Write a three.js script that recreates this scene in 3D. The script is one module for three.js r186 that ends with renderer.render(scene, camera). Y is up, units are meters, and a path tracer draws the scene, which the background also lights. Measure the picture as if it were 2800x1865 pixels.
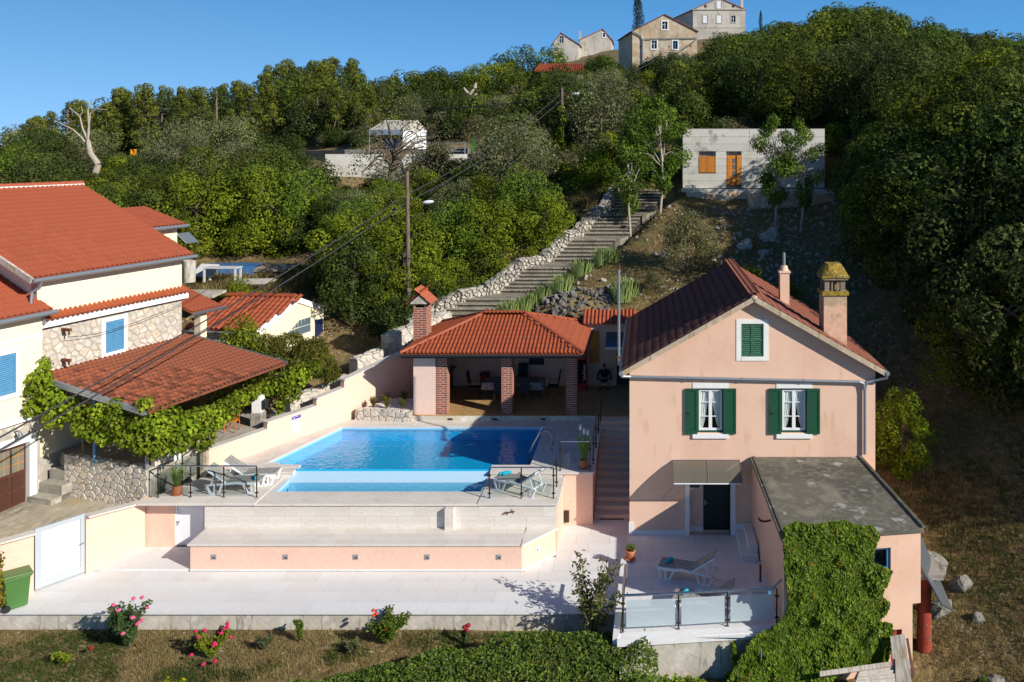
import * as THREE from 'three';
import { mergeGeometries } from 'three/addons/utils/BufferGeometryUtils.js';
import { MarchingCubes } from 'three/addons/objects/MarchingCubes.js';
import { RoundedBoxGeometry } from 'three/addons/geometries/RoundedBoxGeometry.js';

// ---------- camera, sky, sun, exposure ----------
const scene = new THREE.Scene();
const FOC = 2250, VPX = 1770, VPY = 410, EYE = 14.06;          // the photograph is rectified: facade square to the lens, which is shifted
const camera = new THREE.PerspectiveCamera(2 * Math.atan(932.5 / FOC) * 180 / Math.PI, 2800 / 1865, 0.5, 1500);
camera.position.set(0, EYE, 0);
camera.lookAt(0, EYE, -10);
camera.setViewOffset(2800, 1865, 1400 - VPX, 932.5 - VPY, 2800, 1865);
const renderer = new THREE.WebGLRenderer({ antialias: true });
renderer.toneMapping = THREE.LinearToneMapping;
renderer.toneMappingExposure = 1.16;
renderer.shadowMap.enabled = true;
renderer.shadowMap.type = THREE.PCFSoftShadowMap;
const SUN = new THREE.Vector3(1.61, 1.0, 1.0).normalize();
{
  const W = 512, Hh = 256, a = new Float32Array(W * Hh * 4), d = new THREE.Vector3();
  for (let j = 0; j < Hh; j++) for (let i = 0; i < W; i++) {
    const el = ((j + .5) / Hh - .5) * Math.PI, az = ((i + .5) / W - .5) * 2 * Math.PI;
    d.set(Math.cos(el) * Math.cos(az), Math.sin(el), Math.cos(el) * Math.sin(az));
    const t = Math.max(0, Math.sin(el)), k = Math.pow(1 - t, 3), s = Math.max(0, d.dot(SUN)), o = (j * W + i) * 4;
    const near = .10 * Math.pow(s, 6), side = .5 - .5 * d.x;                     // air is paler towards the sun and out over the sea
    const pale = Math.min(1, Math.pow(1 - t, 8) * (.30 + .62 * side * side));
    a[o] = .010 + .075 * k + .32 * pale + near; a[o + 1] = .045 + .38 * k + .24 * pale + near; a[o + 2] = .17 + .76 * k + .02 * pale + near * .9; a[o + 3] = 1;
  }
  const sky = new THREE.DataTexture(a, W, Hh, THREE.RGBAFormat, THREE.FloatType);
  sky.mapping = THREE.EquirectangularReflectionMapping; sky.magFilter = sky.minFilter = THREE.LinearFilter; sky.needsUpdate = true;
  scene.background = sky; scene.environment = sky;
}
const sun = new THREE.DirectionalLight(new THREE.Color(1, .955, .88), 5);
sun.position.copy(SUN).multiplyScalar(150).add(new THREE.Vector3(0, 5, -45));
sun.target.position.set(0, 5, -45);
sun.castShadow = true; sun.shadow.mapSize.set(4096, 4096);
Object.assign(sun.shadow.camera, { left: -90, right: 90, top: 70, bottom: -70, near: 1, far: 400 });
scene.add(sun, sun.target);

// ---------- helpers: random numbers, noise ----------
function rng(seed) { let s = seed >>> 0; return () => { s = s + 0x6D2B79F5 | 0; let t = Math.imul(s ^ s >>> 15, 1 | s); t = t + Math.imul(t ^ t >>> 7, 61 | t) ^ t; return ((t ^ t >>> 14) >>> 0) / 4294967296; }; }
const hash = (x, y, s = 0) => { let h = Math.imul(x | 0, 374761393) + Math.imul(y | 0, 668265263) + Math.imul(s | 0, 974634541) | 0; h = Math.imul(h ^ h >>> 13, 1274126177); return ((h ^ h >>> 16) >>> 0) / 4294967296; };
const sm = t => t * t * (3 - 2 * t), lerp = (a, b, t) => a + (b - a) * t, clamp = (x, a = 0, b = 1) => Math.min(b, Math.max(a, x));
const step = (a, b, x) => sm(clamp((x - a) / (b - a)));
function vnoise(x, y, per = 1 << 20, s = 0, py = per) {
  const xi = Math.floor(x), yi = Math.floor(y), u = sm(x - xi), v = sm(y - yi), m = n => ((n % per) + per) % per, w = n => ((n % py) + py) % py;
  const a = hash(m(xi), w(yi), s), b = hash(m(xi + 1), w(yi), s), c = hash(m(xi), w(yi + 1), s), d = hash(m(xi + 1), w(yi + 1), s);
  return lerp(lerp(a, b, u), lerp(c, d, u), v);
}
function fbm(x, y, per, oct = 4, s = 0, py = per) { let a = .5, t = 0, n = 0; for (let i = 0; i < oct; i++) { t += a * vnoise(x, y, per, s + i * 17, py); n += a; a *= .5; x *= 2; y *= 2; per *= 2; py *= 2; } return t / n; }

// ---------- helpers: textures and materials (uv in metres; a texture repeats every `m` metres) ----------
const lin = c => { c /= 255; return c <= .04045 ? c / 12.92 : Math.pow((c + .055) / 1.055, 2.4); };
function dataTex(n, fn, srgb, m) {
  const a = new Uint8Array(n * n * 4);
  for (let j = 0; j < n; j++) for (let i = 0; i < n; i++) { const c = fn(i / n, j / n), o = (j * n + i) * 4; a[o] = clamp(c[0], 0, 255); a[o + 1] = clamp(c[1], 0, 255); a[o + 2] = clamp(c[2], 0, 255); a[o + 3] = 255; }
  const t = new THREE.DataTexture(a, n, n);
  t.wrapS = t.wrapT = THREE.RepeatWrapping; t.magFilter = THREE.LinearFilter; t.minFilter = THREE.LinearMipmapLinearFilter; t.generateMipmaps = true;
  if (srgb) t.colorSpace = THREE.SRGBColorSpace;
  t.repeat.set(1 / m, 1 / m); t.needsUpdate = true; return t;
}
// spots: [cells across, octaves, threshold low, high, colour, strength, seed, stretch]
function surfTex(base, spots, m = 3, n = 512) {
  return dataTex(n, (u, v) => {
    let c = base.slice();
    for (const [k, oct, lo, hi, col, st, s = 1, sx = 1] of spots) {
      const f = st * step(lo, hi, fbm(u * k * sx, v * k, k * sx, oct, s, k));       // sx widens the lattice for vertical or horizontal streaks
      for (let q = 0; q < 3; q++) c[q] = lerp(c[q], col[q], f);
    }
    return c;
  }, true, m);
}
function bumpTex(k, oct, m, s = 5, n = 256) { return dataTex(n, (u, v) => { const g = 255 * fbm(u * k, v * k, k, oct, s); return [g, g, g]; }, false, m); }
const MATS = {};
function mat(key, o) { const { cls = 'MeshStandardMaterial', ...r } = o; const M = new THREE[cls](r); M.name = key; MATS[key] = M; return M; }
const tint = (M, k, g = k, b = k) => { const c = M.clone(); c.color.setRGB(M.color.r * k, M.color.g * g, M.color.b * b); return c; };
const sr = (r, g, b) => new THREE.Color().setRGB(lin(r), lin(g), lin(b));
const bFine = bumpTex(64, 3, 1.2), bRough = bumpTex(16, 5, 1.5, 9), bWood = dataTex(256, (u, v) => { const g = 255 * fbm(u * 48, v * 3, 48, 3, 3); return [g, g, g]; }, false, 1);

// ---------- helpers: geometry ((x, y, d): d is metres away from the camera's plane, so z = -d) ----------
const V = (x, y, d) => new THREE.Vector3(x, y, -d);
const at = (px, py, d) => V((px - VPX) / FOC * d, EYE - (py - VPY) / FOC * d, d);   // a point of the survey: where a photo pixel lies at depth d
const onY = (px, py, y) => at(px, py, FOC * (EYE - y) / (py - VPY));
function boxUV(g) {
  g = g.index ? g.toNonIndexed() : g;
  const p = g.attributes.position, n = p.count, uv = new Float32Array(n * 2), a = new THREE.Vector3(), b = new THREE.Vector3(), c = new THREE.Vector3();
  for (let i = 0; i < n; i += 3) {
    a.fromBufferAttribute(p, i); b.fromBufferAttribute(p, i + 1); c.fromBufferAttribute(p, i + 2);
    const N = b.clone().sub(a).cross(c.clone().sub(a)), X = Math.abs(N.x), Y = Math.abs(N.y), Z = Math.abs(N.z);
    [a, b, c].forEach((q, k) => { const o = (i + k) * 2; if (Y >= X && Y >= Z) { uv[o] = q.x; uv[o + 1] = q.z; } else if (X > Z) { uv[o] = q.z; uv[o + 1] = q.y; } else { uv[o] = q.x; uv[o + 1] = q.y; } });
  }
  g.setAttribute('uv', new THREE.BufferAttribute(uv, 2)); return g;
}
const clean = g => { g = g.index ? g.toNonIndexed() : g; for (const k of Object.keys(g.attributes)) if (!['position', 'normal', 'uv', 'color'].includes(k)) g.deleteAttribute(k); return g; };
const mrg = l => l.length === 1 ? clean(l[0]) : mergeGeometries(l.map(clean));
const box = (x0, x1, y0, y1, d0, d1) => new THREE.BoxGeometry(Math.abs(x1 - x0), Math.abs(y1 - y0), Math.abs(d1 - d0)).translate((x0 + x1) / 2, (y0 + y1) / 2, -(d0 + d1) / 2);
const rbox = (x0, x1, y0, y1, d0, d1, r = .02) => new RoundedBoxGeometry(Math.abs(x1 - x0), Math.abs(y1 - y0), Math.abs(d1 - d0), 2, r).translate((x0 + x1) / 2, (y0 + y1) / 2, -(d0 + d1) / 2);
function frame(dir, up = new THREE.Vector3(0, 1, 0)) { const x = dir.clone().normalize(); let z = x.clone().cross(up); if (z.lengthSq() < 1e-6) z = x.clone().cross(new THREE.Vector3(0, 0, 1)); z.normalize(); const y = z.clone().cross(x); return new THREE.Matrix4().makeBasis(x, y, z); }
function beam(a, b, w, h) { const L = a.distanceTo(b), g = new THREE.BoxGeometry(L, h, w); g.applyMatrix4(frame(b.clone().sub(a)).setPosition(a.clone().add(b).multiplyScalar(.5))); return g; }
function cyl(a, b, r0, r1 = r0, n = 8, open = false) { const L = a.distanceTo(b), g = new THREE.CylinderGeometry(r1, r0, L, n, 1, open); g.rotateZ(-Math.PI / 2); g.applyMatrix4(frame(b.clone().sub(a)).setPosition(a.clone().add(b).multiplyScalar(.5))); return g; }
const pipe = (pts, r, n = 8) => mrg([...pts.slice(1).map((p, i) => cyl(pts[i], p, r, r, n)), ...pts.slice(1, -1).map(p => new THREE.SphereGeometry(r * 1.01, n, 6).translate(p.x, p.y, p.z))]);
const tube = (pts, r, seg = 24, n = 6) => new THREE.TubeGeometry(new THREE.CatmullRomCurve3(pts), seg, r, n);
const turn = (prof, n = 20) => new THREE.LatheGeometry(prof.map(p => new THREE.Vector2(p[0], p[1])), n);
function tri(list) { const g = new THREE.BufferGeometry(), p = []; for (const t of list) for (const v of t) p.push(v.x, v.y, v.z); g.setAttribute('position', new THREE.Float32BufferAttribute(p, 3)); g.computeVertexNormals(); g.setAttribute('uv', new THREE.Float32BufferAttribute(new Float32Array(p.length / 3 * 2), 2)); return g; }
const quad = (a, b, c, d) => [[a, b, c], [a, c, d]];
// a polygon in plan, from y0 up to y1 (each a number, or one per corner)
function prism(pl, y0, y1) {
  let area = 0; pl.forEach((p, i) => { const q = pl[(i + 1) % pl.length]; area += p[0] * q[1] - q[0] * p[1]; });
  if (area < 0) pl = pl.slice().reverse(), y0 = Array.isArray(y0) ? y0.slice().reverse() : y0, y1 = Array.isArray(y1) ? y1.slice().reverse() : y1;
  const lo = pl.map((p, i) => V(p[0], Array.isArray(y0) ? y0[i] : y0, p[1])), hi = pl.map((p, i) => V(p[0], Array.isArray(y1) ? y1[i] : y1, p[1])), t = [];
  for (const f of THREE.ShapeUtils.triangulateShape(pl.map(p => new THREE.Vector2(p[0], p[1])), [])) { t.push([hi[f[0]], hi[f[1]], hi[f[2]]]); t.push([lo[f[0]], lo[f[2]], lo[f[1]]]); }
  pl.forEach((p, i) => { const j = (i + 1) % pl.length; t.push(...quad(lo[i], lo[j], hi[j], hi[i])); });
  return tri(t);
}
// a slab of thickness t below the quad or polygon of points (their own heights), pushed along -n
function slab(pts, t) {
  const n = pts[1].clone().sub(pts[0]).cross(pts[2].clone().sub(pts[0])).normalize().multiplyScalar(-t), lo = pts.map(p => p.clone().add(n)), T = [];
  for (let i = 1; i < pts.length - 1; i++) { T.push([pts[0], pts[i], pts[i + 1]]); T.push([lo[0], lo[i + 1], lo[i]]); }
  pts.forEach((p, i) => { const j = (i + 1) % pts.length; T.push(...quad(lo[i], lo[j], pts[j], p)); });
  return tri(T);
}
const seg = (a, b, w, y0, y1, side = 0) => { const dx = b[0] - a[0], dd = b[1] - a[1], L = Math.hypot(dx, dd), nx = -dd / L * w, nd = dx / L * w, o = side - .5; return prism([[a[0] + nx * o, a[1] + nd * o], [b[0] + nx * o, b[1] + nd * o], [b[0] + nx * (o + 1), b[1] + nd * (o + 1)], [a[0] + nx * (o + 1), a[1] + nd * (o + 1)]], y0, Array.isArray(y1) ? [y1[0], y1[1], y1[1], y1[0]] : y1); };

// ---------- helpers: things and parts ----------
const taken = {};
const numbered = n => { const k = taken[n] = (taken[n] ?? -1) + 1; return k ? n + '_' + String(k).padStart(3, '0') : n; };
const BASE = new WeakMap();
function thing(name, label, category, p = [0, 0, 0], group) {
  const o = new THREE.Group(); o.name = numbered(name); scene.add(o); const b = V(p[0], p[1], p[2]); o.position.copy(b); BASE.set(o, b);
  o.userData = { label, category }; if (group) o.userData.group = group; return o;
}
const baseOf = o => { let b = new THREE.Vector3(); for (let q = o; q; q = q.parent) if (BASE.has(q)) { b = BASE.get(q); break; } return b; };
// a part: geometry is given in world metres and stored relative to the thing's base
function part(parent, name, geo, m, label) {
  let g = Array.isArray(geo) ? mrg(geo) : clean(geo);
  const b = baseOf(parent); if (!g.userData.uvOwn) g = boxUV(g);
  g = g.clone().translate(-b.x, -b.y, -b.z);
  const o = new THREE.Mesh(g, m); o.name = name; o.castShadow = o.receiveShadow = true; if (label) o.userData.label = label; parent.add(o); return o;
}
function single(name, geo, m, label, category, group) {
  let g = Array.isArray(geo) ? mrg(geo) : clean(geo); if (!g.userData.uvOwn) g = boxUV(g);
  g.computeBoundingBox(); const c = g.boundingBox, b = new THREE.Vector3((c.min.x + c.max.x) / 2, c.min.y, (c.min.z + c.max.z) / 2);
  g = g.clone().translate(-b.x, -b.y, -b.z); const o = new THREE.Mesh(g, m); o.position.copy(b); BASE.set(o, b); o.name = numbered(name); o.castShadow = o.receiveShadow = true;
  o.userData = { label, category }; if (group) o.userData.group = group; scene.add(o); return o;
}
function struct(name, geo, m, label) { const o = single(name, geo, m, label, undefined); delete o.userData.category; if (!label) delete o.userData.label; o.userData.kind = 'structure'; return o; }
function copy(o, p, turnY, label, s = 1) { const c = o.clone(); c.name = numbered(o.name.replace(/_\d{3}$/, '')); c.position.copy(V(p[0], p[1], p[2])); c.rotation.y = turnY; c.scale.setScalar(s); c.userData = { ...o.userData, ...(label ? { label } : {}) }; scene.add(c); return c; }
// alike small pieces that share one geometry: the `most` first ones are parts, the rest one part of kind stuff
function pieces(parent, name, geo, mats, list, most = 300) {
  const b = baseOf(parent), m4 = new THREE.Matrix4();
  list.slice(0, most).forEach((M, i) => { const o = new THREE.Mesh(geo, mats[Math.floor(hash(i, 7, 3) * mats.length)]); o.name = name; o.castShadow = o.receiveShadow = true; m4.copy(M); m4.elements[12] -= b.x; m4.elements[13] -= b.y; m4.elements[14] -= b.z; m4.decompose(o.position, o.quaternion, o.scale); parent.add(o); });
  const rest = list.slice(most);
  if (rest.length) { const o = new THREE.Mesh(mergeGeometries(rest.map(M => geo.clone().applyMatrix4(M).translate(-b.x, -b.y, -b.z))), mats[0]); o.name = name + '_field'; o.userData.kind = 'stuff'; o.castShadow = o.receiveShadow = true; parent.add(o); }
}

// ---------- materials ----------
const BR = [120, 105, 85];
const peach = mat('peach plaster', { map: surfTex([230, 191, 169], [[4, 4, .45, .8, [224, 184, 160], .5, 2], [64, 2, .3, .8, [234, 200, 178], .5, 5], [24, 3, .55, .9, [217, 176, 152], .3, 12]], 4), roughness: .92, bumpMap: bFine, bumpScale: .004 });
const pink = mat('pink house plaster', { map: surfTex([227, 189, 162], [[3, 5, .45, .8, [216, 172, 146], .7, 3], [5, 4, .5, .85, [233, 197, 175], .6, 31], [40, 3, .3, .8, [230, 192, 170], .4, 7], [6, 4, .62, .9, [206, 162, 130], .6, 13, 3]], 5), roughness: .95, bumpMap: bFine, bumpScale: .002 });
const cream = mat('cream plaster', { map: surfTex([238, 224, 192], [[4, 4, .4, .8, [232, 216, 182], .5, 4], [48, 2, .3, .8, [241, 230, 203], .4, 7]], 4), roughness: .93, bumpMap: bFine, bumpScale: .003 });
const whitewash = mat('white plaster', { map: surfTex([232, 230, 224], [[6, 4, .5, .85, [216, 213, 205], .5, 8], [40, 2, .4, .8, [238, 236, 231], .5, 6]], 3), roughness: .9, bumpMap: bFine, bumpScale: .002 });
const whiteMetal = mat('white painted metal', { color: sr(228, 229, 230), roughness: .38 });
const slabLight = mat('pale limestone slabs', { map: surfTex([214, 206, 196], [[5, 5, .4, .8, [199, 189, 176], .7, 3], [32, 3, .35, .8, [222, 216, 208], .6, 8], [9, 4, .6, .85, [208, 190, 166], .5, 21]], 2.5), roughness: .72, bumpMap: bFine, bumpScale: .002 });
const slabTones = [slabLight, tint(slabLight, 1.03), tint(slabLight, .97, .965, .955), tint(slabLight, 1.0, .99, .97), tint(slabLight, 1.05)];
const paving = mat('white stone paving', { map: surfTex([220, 219, 216], [[6, 5, .35, .8, [209, 207, 202], .6, 4], [48, 3, .4, .8, [228, 227, 225], .6, 9], [10, 5, .62, .85, [215, 202, 188], .45, 22]], 4), roughness: .78, bumpMap: bFine, bumpScale: .002 });
const pavingTones = [paving, tint(paving, 1.03), tint(paving, .965, .96, .955), tint(paving, 1.0, .985, .97)];
const concrete = mat('weathered concrete', { map: surfTex([186, 178, 164], [[3, 5, .42, .75, [150, 144, 128], .8, 3], [18, 4, .5, .8, [205, 199, 188], .7, 8], [7, 5, .6, .8, [120, 116, 104], .6, 15, 6], [5, 4, .6, .85, [182, 162, 128], .7, 27]], 4), roughness: .95, bumpMap: bRough, bumpScale: .01 });
const cabinConcrete = mat('board marked concrete', { map: surfTex([198, 194, 184], [[3, 5, .42, .75, [180, 175, 160], .8, 3], [18, 4, .5, .8, [204, 202, 196], .6, 8], [9, 5, .62, .85, [128, 128, 122], .7, 15]], 5), roughness: .95, bumpMap: bRough, bumpScale: .006 });
const flatRoof = mat('bitumen grey flat roof', { map: surfTex([104, 100, 88], [[3, 5, .4, .75, [80, 78, 69], .8, 3], [28, 4, .45, .75, [128, 122, 104], .7, 8], [6, 5, .58, .75, [146, 138, 118], .6, 15], [12, 5, .66, .78, [172, 170, 162], .8, 27]], 5), roughness: .96, bumpMap: bRough, bumpScale: .012 });
const darkStone = mat('grey step stone', { map: surfTex([132, 124, 108], [[6, 5, .42, .75, [100, 94, 80], .8, 3], [30, 4, .5, .8, [158, 150, 134], .8, 8]], 3), roughness: .95, bumpMap: bRough, bumpScale: .02 });
const mortar = mat('grey mortar', { map: surfTex([172, 165, 153], [[10, 4, .4, .8, [150, 143, 132], .8, 3]], 2), roughness: .97, bumpMap: bRough, bumpScale: .01 });
const whiteMortar = mat('pale brick mortar', { color: sr(190, 178, 164), roughness: .95, bumpMap: bFine, bumpScale: .004 });
const rock = mat('limestone', { map: surfTex([202, 193, 178], [[6, 5, .4, .75, [180, 170, 154], .8, 3], [30, 4, .5, .8, [222, 213, 200], .7, 8], [8, 4, .64, .85, [204, 166, 128], .6, 33]], 1.6), roughness: .93, bumpMap: bRough, bumpScale: .02 });
const rockTones = [rock, tint(rock, 1.07), tint(rock, .88), tint(rock, 1, .95, .87), tint(rock, .94, .97, 1)];
const greyRock = mat('dry wall limestone', { map: surfTex([176, 168, 154], [[6, 5, .4, .75, [132, 126, 114], .8, 3], [30, 4, .5, .8, [206, 200, 188], .8, 8], [9, 4, .6, .85, [98, 94, 84], .6, 33]], 1.2), roughness: .95, bumpMap: bRough, bumpScale: .03 });
const greyRockTones = [greyRock, tint(greyRock, 1.15), tint(greyRock, .75), tint(greyRock, 1.02, .97, .9)];
const redRockTones = [tint(rock, 1, .88, .78), tint(rock, 1.02, .97, .92), tint(rock, .9, .66, .5), tint(rock, .8), tint(rock, 1, .8, .66)];
const clay = (key, base, spots, rough = .82) => mat(key, { map: surfTex(base, spots, .9, 256), roughness: rough, bumpMap: bFine, bumpScale: .003 });
const tileNew = clay('red glazed clay', [152, 76, 44], [[6, 4, .4, .8, [136, 64, 36], .7, 2], [24, 3, .5, .85, [164, 86, 54], .5, 5]], .6);
const tileHouse = clay('brick red clay', [164, 84, 54], [[6, 4, .4, .8, [152, 74, 46], .7, 2], [24, 3, .6, .9, [166, 90, 62], .5, 5]], .8);
const tileOld = clay('weathered clay', [154, 84, 54], [[5, 5, .46, .72, [92, 64, 50], .85, 2], [20, 4, .5, .8, [172, 106, 80], .6, 5]], .9);
const tileDark = clay('mottled shade dark clay', [122, 68, 50], [[5, 5, .4, .7, [72, 46, 38], .85, 2], [20, 4, .5, .8, [162, 92, 66], .5, 5], [9, 4, .66, .8, [52, 42, 38], .7, 9]], .92);  // base colour darkened to carry the left slope's shade, under the clay's own mottling
const tones = (M, ks) => ks.map(k => tint(M, ...(Array.isArray(k) ? k : [k])));
const tileNewT = tones(tileNew, [1, .93, 1.08, [1.04, .98, .92]]), tileHouseT = tones(tileHouse, [1, .95, 1.05]), tileOldT = tones(tileOld, [1.05, .72, 1.3, [.6, .55, .52], [1.3, 1.2, 1.05], .85, 1.1]), tileDarkT = tones(tileDark, [1, .8, 1.15, .66]);
const brickM = clay('red brick', [150, 80, 58], [[8, 4, .4, .8, [122, 60, 44], .8, 2], [28, 3, .5, .85, [176, 104, 78], .7, 5]], .9), brickT = tones(brickM, [1, .85, 1.15, [1.12, 1, .9], .72]);
const gutterM = mat('zinc gutter', { color: sr(150, 158, 164), roughness: .42, metalness: .55 });
const steel = mat('stainless steel', { color: sr(190, 192, 195), roughness: .22, metalness: 1 });
const darkSteel = mat('dark anodised post', { color: sr(74, 68, 56), roughness: .35, metalness: .8 });
const black = mat('black painted metal', { color: sr(38, 38, 40), roughness: .5 });
const greenPaint = mat('dark green paint', { map: surfTex([22, 78, 52], [[12, 4, .4, .8, [15, 66, 44], .6, 2]], 1, 256), roughness: .5, bumpMap: bWood, bumpScale: .002 });
const greenFaded = mat('faded green paint', { map: surfTex([48, 100, 76], [[12, 4, .4, .8, [36, 84, 64], .8, 2], [40, 3, .66, .85, [112, 132, 110], .8, 6]], 1, 256), roughness: .7, bumpMap: bWood, bumpScale: .002 });
const darkGreen = mat('black green door paint', { color: sr(16, 38, 30), roughness: .45, bumpMap: bWood, bumpScale: .002 });
const bluePaint = mat('sky blue paint', { map: surfTex([84, 142, 180], [[12, 4, .4, .8, [72, 128, 168], .6, 2]], 1, 256), roughness: .55 });
const orangeWood = mat('honey varnished wood', { map: surfTex([206, 134, 44], [[10, 4, .4, .8, [184, 110, 30], .7, 2, 4]], 1, 256), roughness: .5, bumpMap: bWood, bumpScale: .002 });
const brownWood = mat('brown stained wood', { map: surfTex([84, 48, 32], [[10, 4, .4, .8, [64, 36, 24], .7, 2, 4]], 1, 256), roughness: .6, bumpMap: bWood, bumpScale: .003 });
const greyWood = mat('weathered grey timber', { map: surfTex([176, 168, 156], [[6, 5, .4, .75, [138, 128, 114], .8, 2, 6], [4, 4, .6, .85, [150, 120, 88], .5, 8]], 1.2, 256), roughness: .95, bumpMap: bWood, bumpScale: .006 });
const poleWood = mat('creosoted pole', { map: surfTex([118, 104, 86], [[6, 5, .4, .75, [84, 74, 62], .8, 2, 6]], 1.2, 256), roughness: .95, bumpMap: bWood, bumpScale: .006 });
const terracotta = mat('terracotta', { map: surfTex([200, 122, 76], [[6, 4, .4, .8, [182, 104, 62], .8, 2]], .8, 256), roughness: .85 });
const woodFloor = mat('tan patterned floor', { map: surfTex([178, 142, 92], [[18, 4, .4, .75, [150, 116, 72], .8, 2], [6, 4, .45, .8, [192, 160, 112], .5, 8]], 2), roughness: .6 });
const pane = mat('clear pane', { cls: 'MeshPhysicalMaterial', color: sr(235, 242, 240), transmission: 1, thickness: 0, roughness: .02, ior: 1.45, side: THREE.DoubleSide });
const smokedPane = mat('smoked pane', { cls: 'MeshPhysicalMaterial', color: sr(214, 221, 221), transmission: 1, thickness: 0, roughness: .03, ior: 1.45, side: THREE.DoubleSide });
const frosted = mat('frosted glass', { cls: 'MeshPhysicalMaterial', color: sr(206, 220, 224), transmission: .45, thickness: 0, roughness: .75, side: THREE.DoubleSide });
const canopyM = mat('smoked polycarbonate', { cls: 'MeshPhysicalMaterial', color: sr(136, 130, 116), transmission: .5, thickness: 0, roughness: .3, side: THREE.DoubleSide });
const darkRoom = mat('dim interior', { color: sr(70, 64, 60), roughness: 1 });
const curtainM = mat('white net curtain', { cls: 'MeshPhysicalMaterial', color: sr(238, 238, 234), transmission: .12, thickness: 0, roughness: 1, side: THREE.DoubleSide });
const plasticWhite = mat('white moulded plastic', { color: sr(232, 234, 236), roughness: .4 });
const cushionM = mat('mottled grey cushion', { map: surfTex([150, 148, 140], [[16, 4, .4, .75, [112, 112, 108], .8, 2], [40, 3, .5, .8, [176, 176, 168], .6, 6]], .8, 256), roughness: .95 });
const towelM = mat('turquoise towelling', { color: sr(24, 160, 184), roughness: .95, bumpMap: bFine, bumpScale: .01 });
const rustM = mat('rust', { map: surfTex([120, 66, 40], [[12, 4, .4, .75, [78, 44, 30], .8, 2]], .6, 256), roughness: .95 });
const redPaint = mat('flaking red paint', { map: surfTex([150, 58, 38], [[10, 5, .5, .75, [112, 46, 32], .7, 2], [12, 5, .68, .76, [96, 84, 60], .9, 9], [26, 3, .72, .82, [200, 150, 120], .6, 5]], 1.4), roughness: .8, bumpMap: bRough, bumpScale: .006 });
const soil = mat('dry grass and earth', { map: surfTex([122, 102, 62], [[5, 5, .38, .72, [96, 84, 46], .8, 3], [26, 4, .4, .75, [142, 118, 76], .8, 8], [7, 5, .52, .72, [84, 92, 40], .7, 15], [40, 3, .5, .8, [88, 70, 44], .7, 27], [60, 2, .74, .86, [196, 184, 160], .7, 41]], 7, 1024), roughness: 1, bumpMap: bRough, bumpScale: .05 });
const lining = mat('pale blue pool liner', { map: surfTex([28, 180, 220], [[8, 4, .4, .8, [22, 170, 214], .5, 2]], 2, 256), roughness: .5 });
const weirM = mat('white pool membrane', { map: surfTex([172, 202, 220], [[20, 3, .4, .8, [162, 194, 214], .5, 2]], 1, 256), roughness: .45 });
const waveB = dataTex(512, (u, v) => { const w = Math.abs(fbm(u * 10, v * 12, 10, 3, 41, 12) - .5) * 2, g = 255 * (.45 * fbm(u * 18, v * 22, 18, 3, 9, 22) + .55 * (1 - w)); return [g, g, g]; }, false, 2.6);
const water = mat('pool water', { cls: 'MeshPhysicalMaterial', color: sr(196, 241, 250), transmission: 1, thickness: 0, roughness: .05, ior: 1.33, bumpMap: waveB, bumpScale: .02, side: THREE.DoubleSide });
const tarpBlue = mat('blue tarpaulin', { color: sr(44, 98, 146), roughness: .75 });
const tentGrey = mat('grey canvas', { color: sr(172, 166, 152), roughness: .9 });
const binGreen = mat('green bin plastic', { color: sr(74, 116, 58), roughness: .45 });
const oldPlaster = mat('old ochre plaster', { map: surfTex([196, 172, 138], [[4, 5, .4, .72, [166, 148, 120], .8, 3], [12, 5, .5, .75, [208, 196, 176], .7, 8], [7, 5, .62, .8, [140, 124, 102], .6, 15, 3]], 9), roughness: .96, bumpMap: bRough, bumpScale: .02 });
const greyPlaster = mat('old grey plaster', { map: surfTex([196, 188, 174], [[4, 5, .4, .72, [172, 164, 152], .8, 3], [7, 5, .58, .8, [140, 134, 124], .7, 15, 4]], 9), roughness: .96, bumpMap: bRough, bumpScale: .02 });
const skinM = mat('skin', { color: sr(190, 140, 112), roughness: .7 }), navy = mat('navy cotton', { color: sr(26, 32, 54), roughness: .95 }), shortsM = mat('dark shorts', { color: sr(54, 52, 54), roughness: .95 });
const redM = mat('red plastic', { color: sr(176, 26, 24), roughness: .4 }), whiteP = mat('white print', { color: sr(226, 226, 226), roughness: .5 });
const cable = mat('black cable', { color: sr(54, 52, 56), roughness: .7 });
const bark = mat('bark', { map: surfTex([112, 98, 80], [[8, 5, .4, .75, [74, 64, 52], .8, 2, 4]], 1, 256), roughness: 1, bumpMap: bRough, bumpScale: .02 });
const paleBark = mat('bleached wood', { map: surfTex([176, 164, 148], [[8, 5, .4, .75, [138, 124, 106], .8, 2, 4]], 1, 256), roughness: 1, bumpMap: bRough, bumpScale: .02 });

// ---------- builders: tiles, bricks, stones ----------
function tileGeo(w, l, h = .05, flat = false) {
  const n = 8, prof = i => { const t = i / n; return flat ? (t < .12 || t > .88 ? .018 : 0) : h * Math.pow(Math.max(0, Math.sin(Math.PI * clamp(t / .72))), .8); }, T = [], L = l * 1.16, li = .028;
  const p = (i, z, dy) => new THREE.Vector3((i / n - .5) * w, prof(i) + dy, z);
  for (let i = 0; i < n; i++) {
    T.push(...quad(p(i, 0, li), p(i + 1, 0, li), p(i + 1, -L, .004), p(i, -L, .004)));
    T.push(...quad(p(i, 0, li - .024), p(i + 1, 0, li - .024), p(i + 1, 0, li), p(i, 0, li)));
  }
  const g = tri(T); const pos = g.attributes.position, uv = g.attributes.uv; for (let i = 0; i < pos.count; i++) uv.setXY(i, pos.getX(i), pos.getZ(i)); return g;
}
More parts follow.
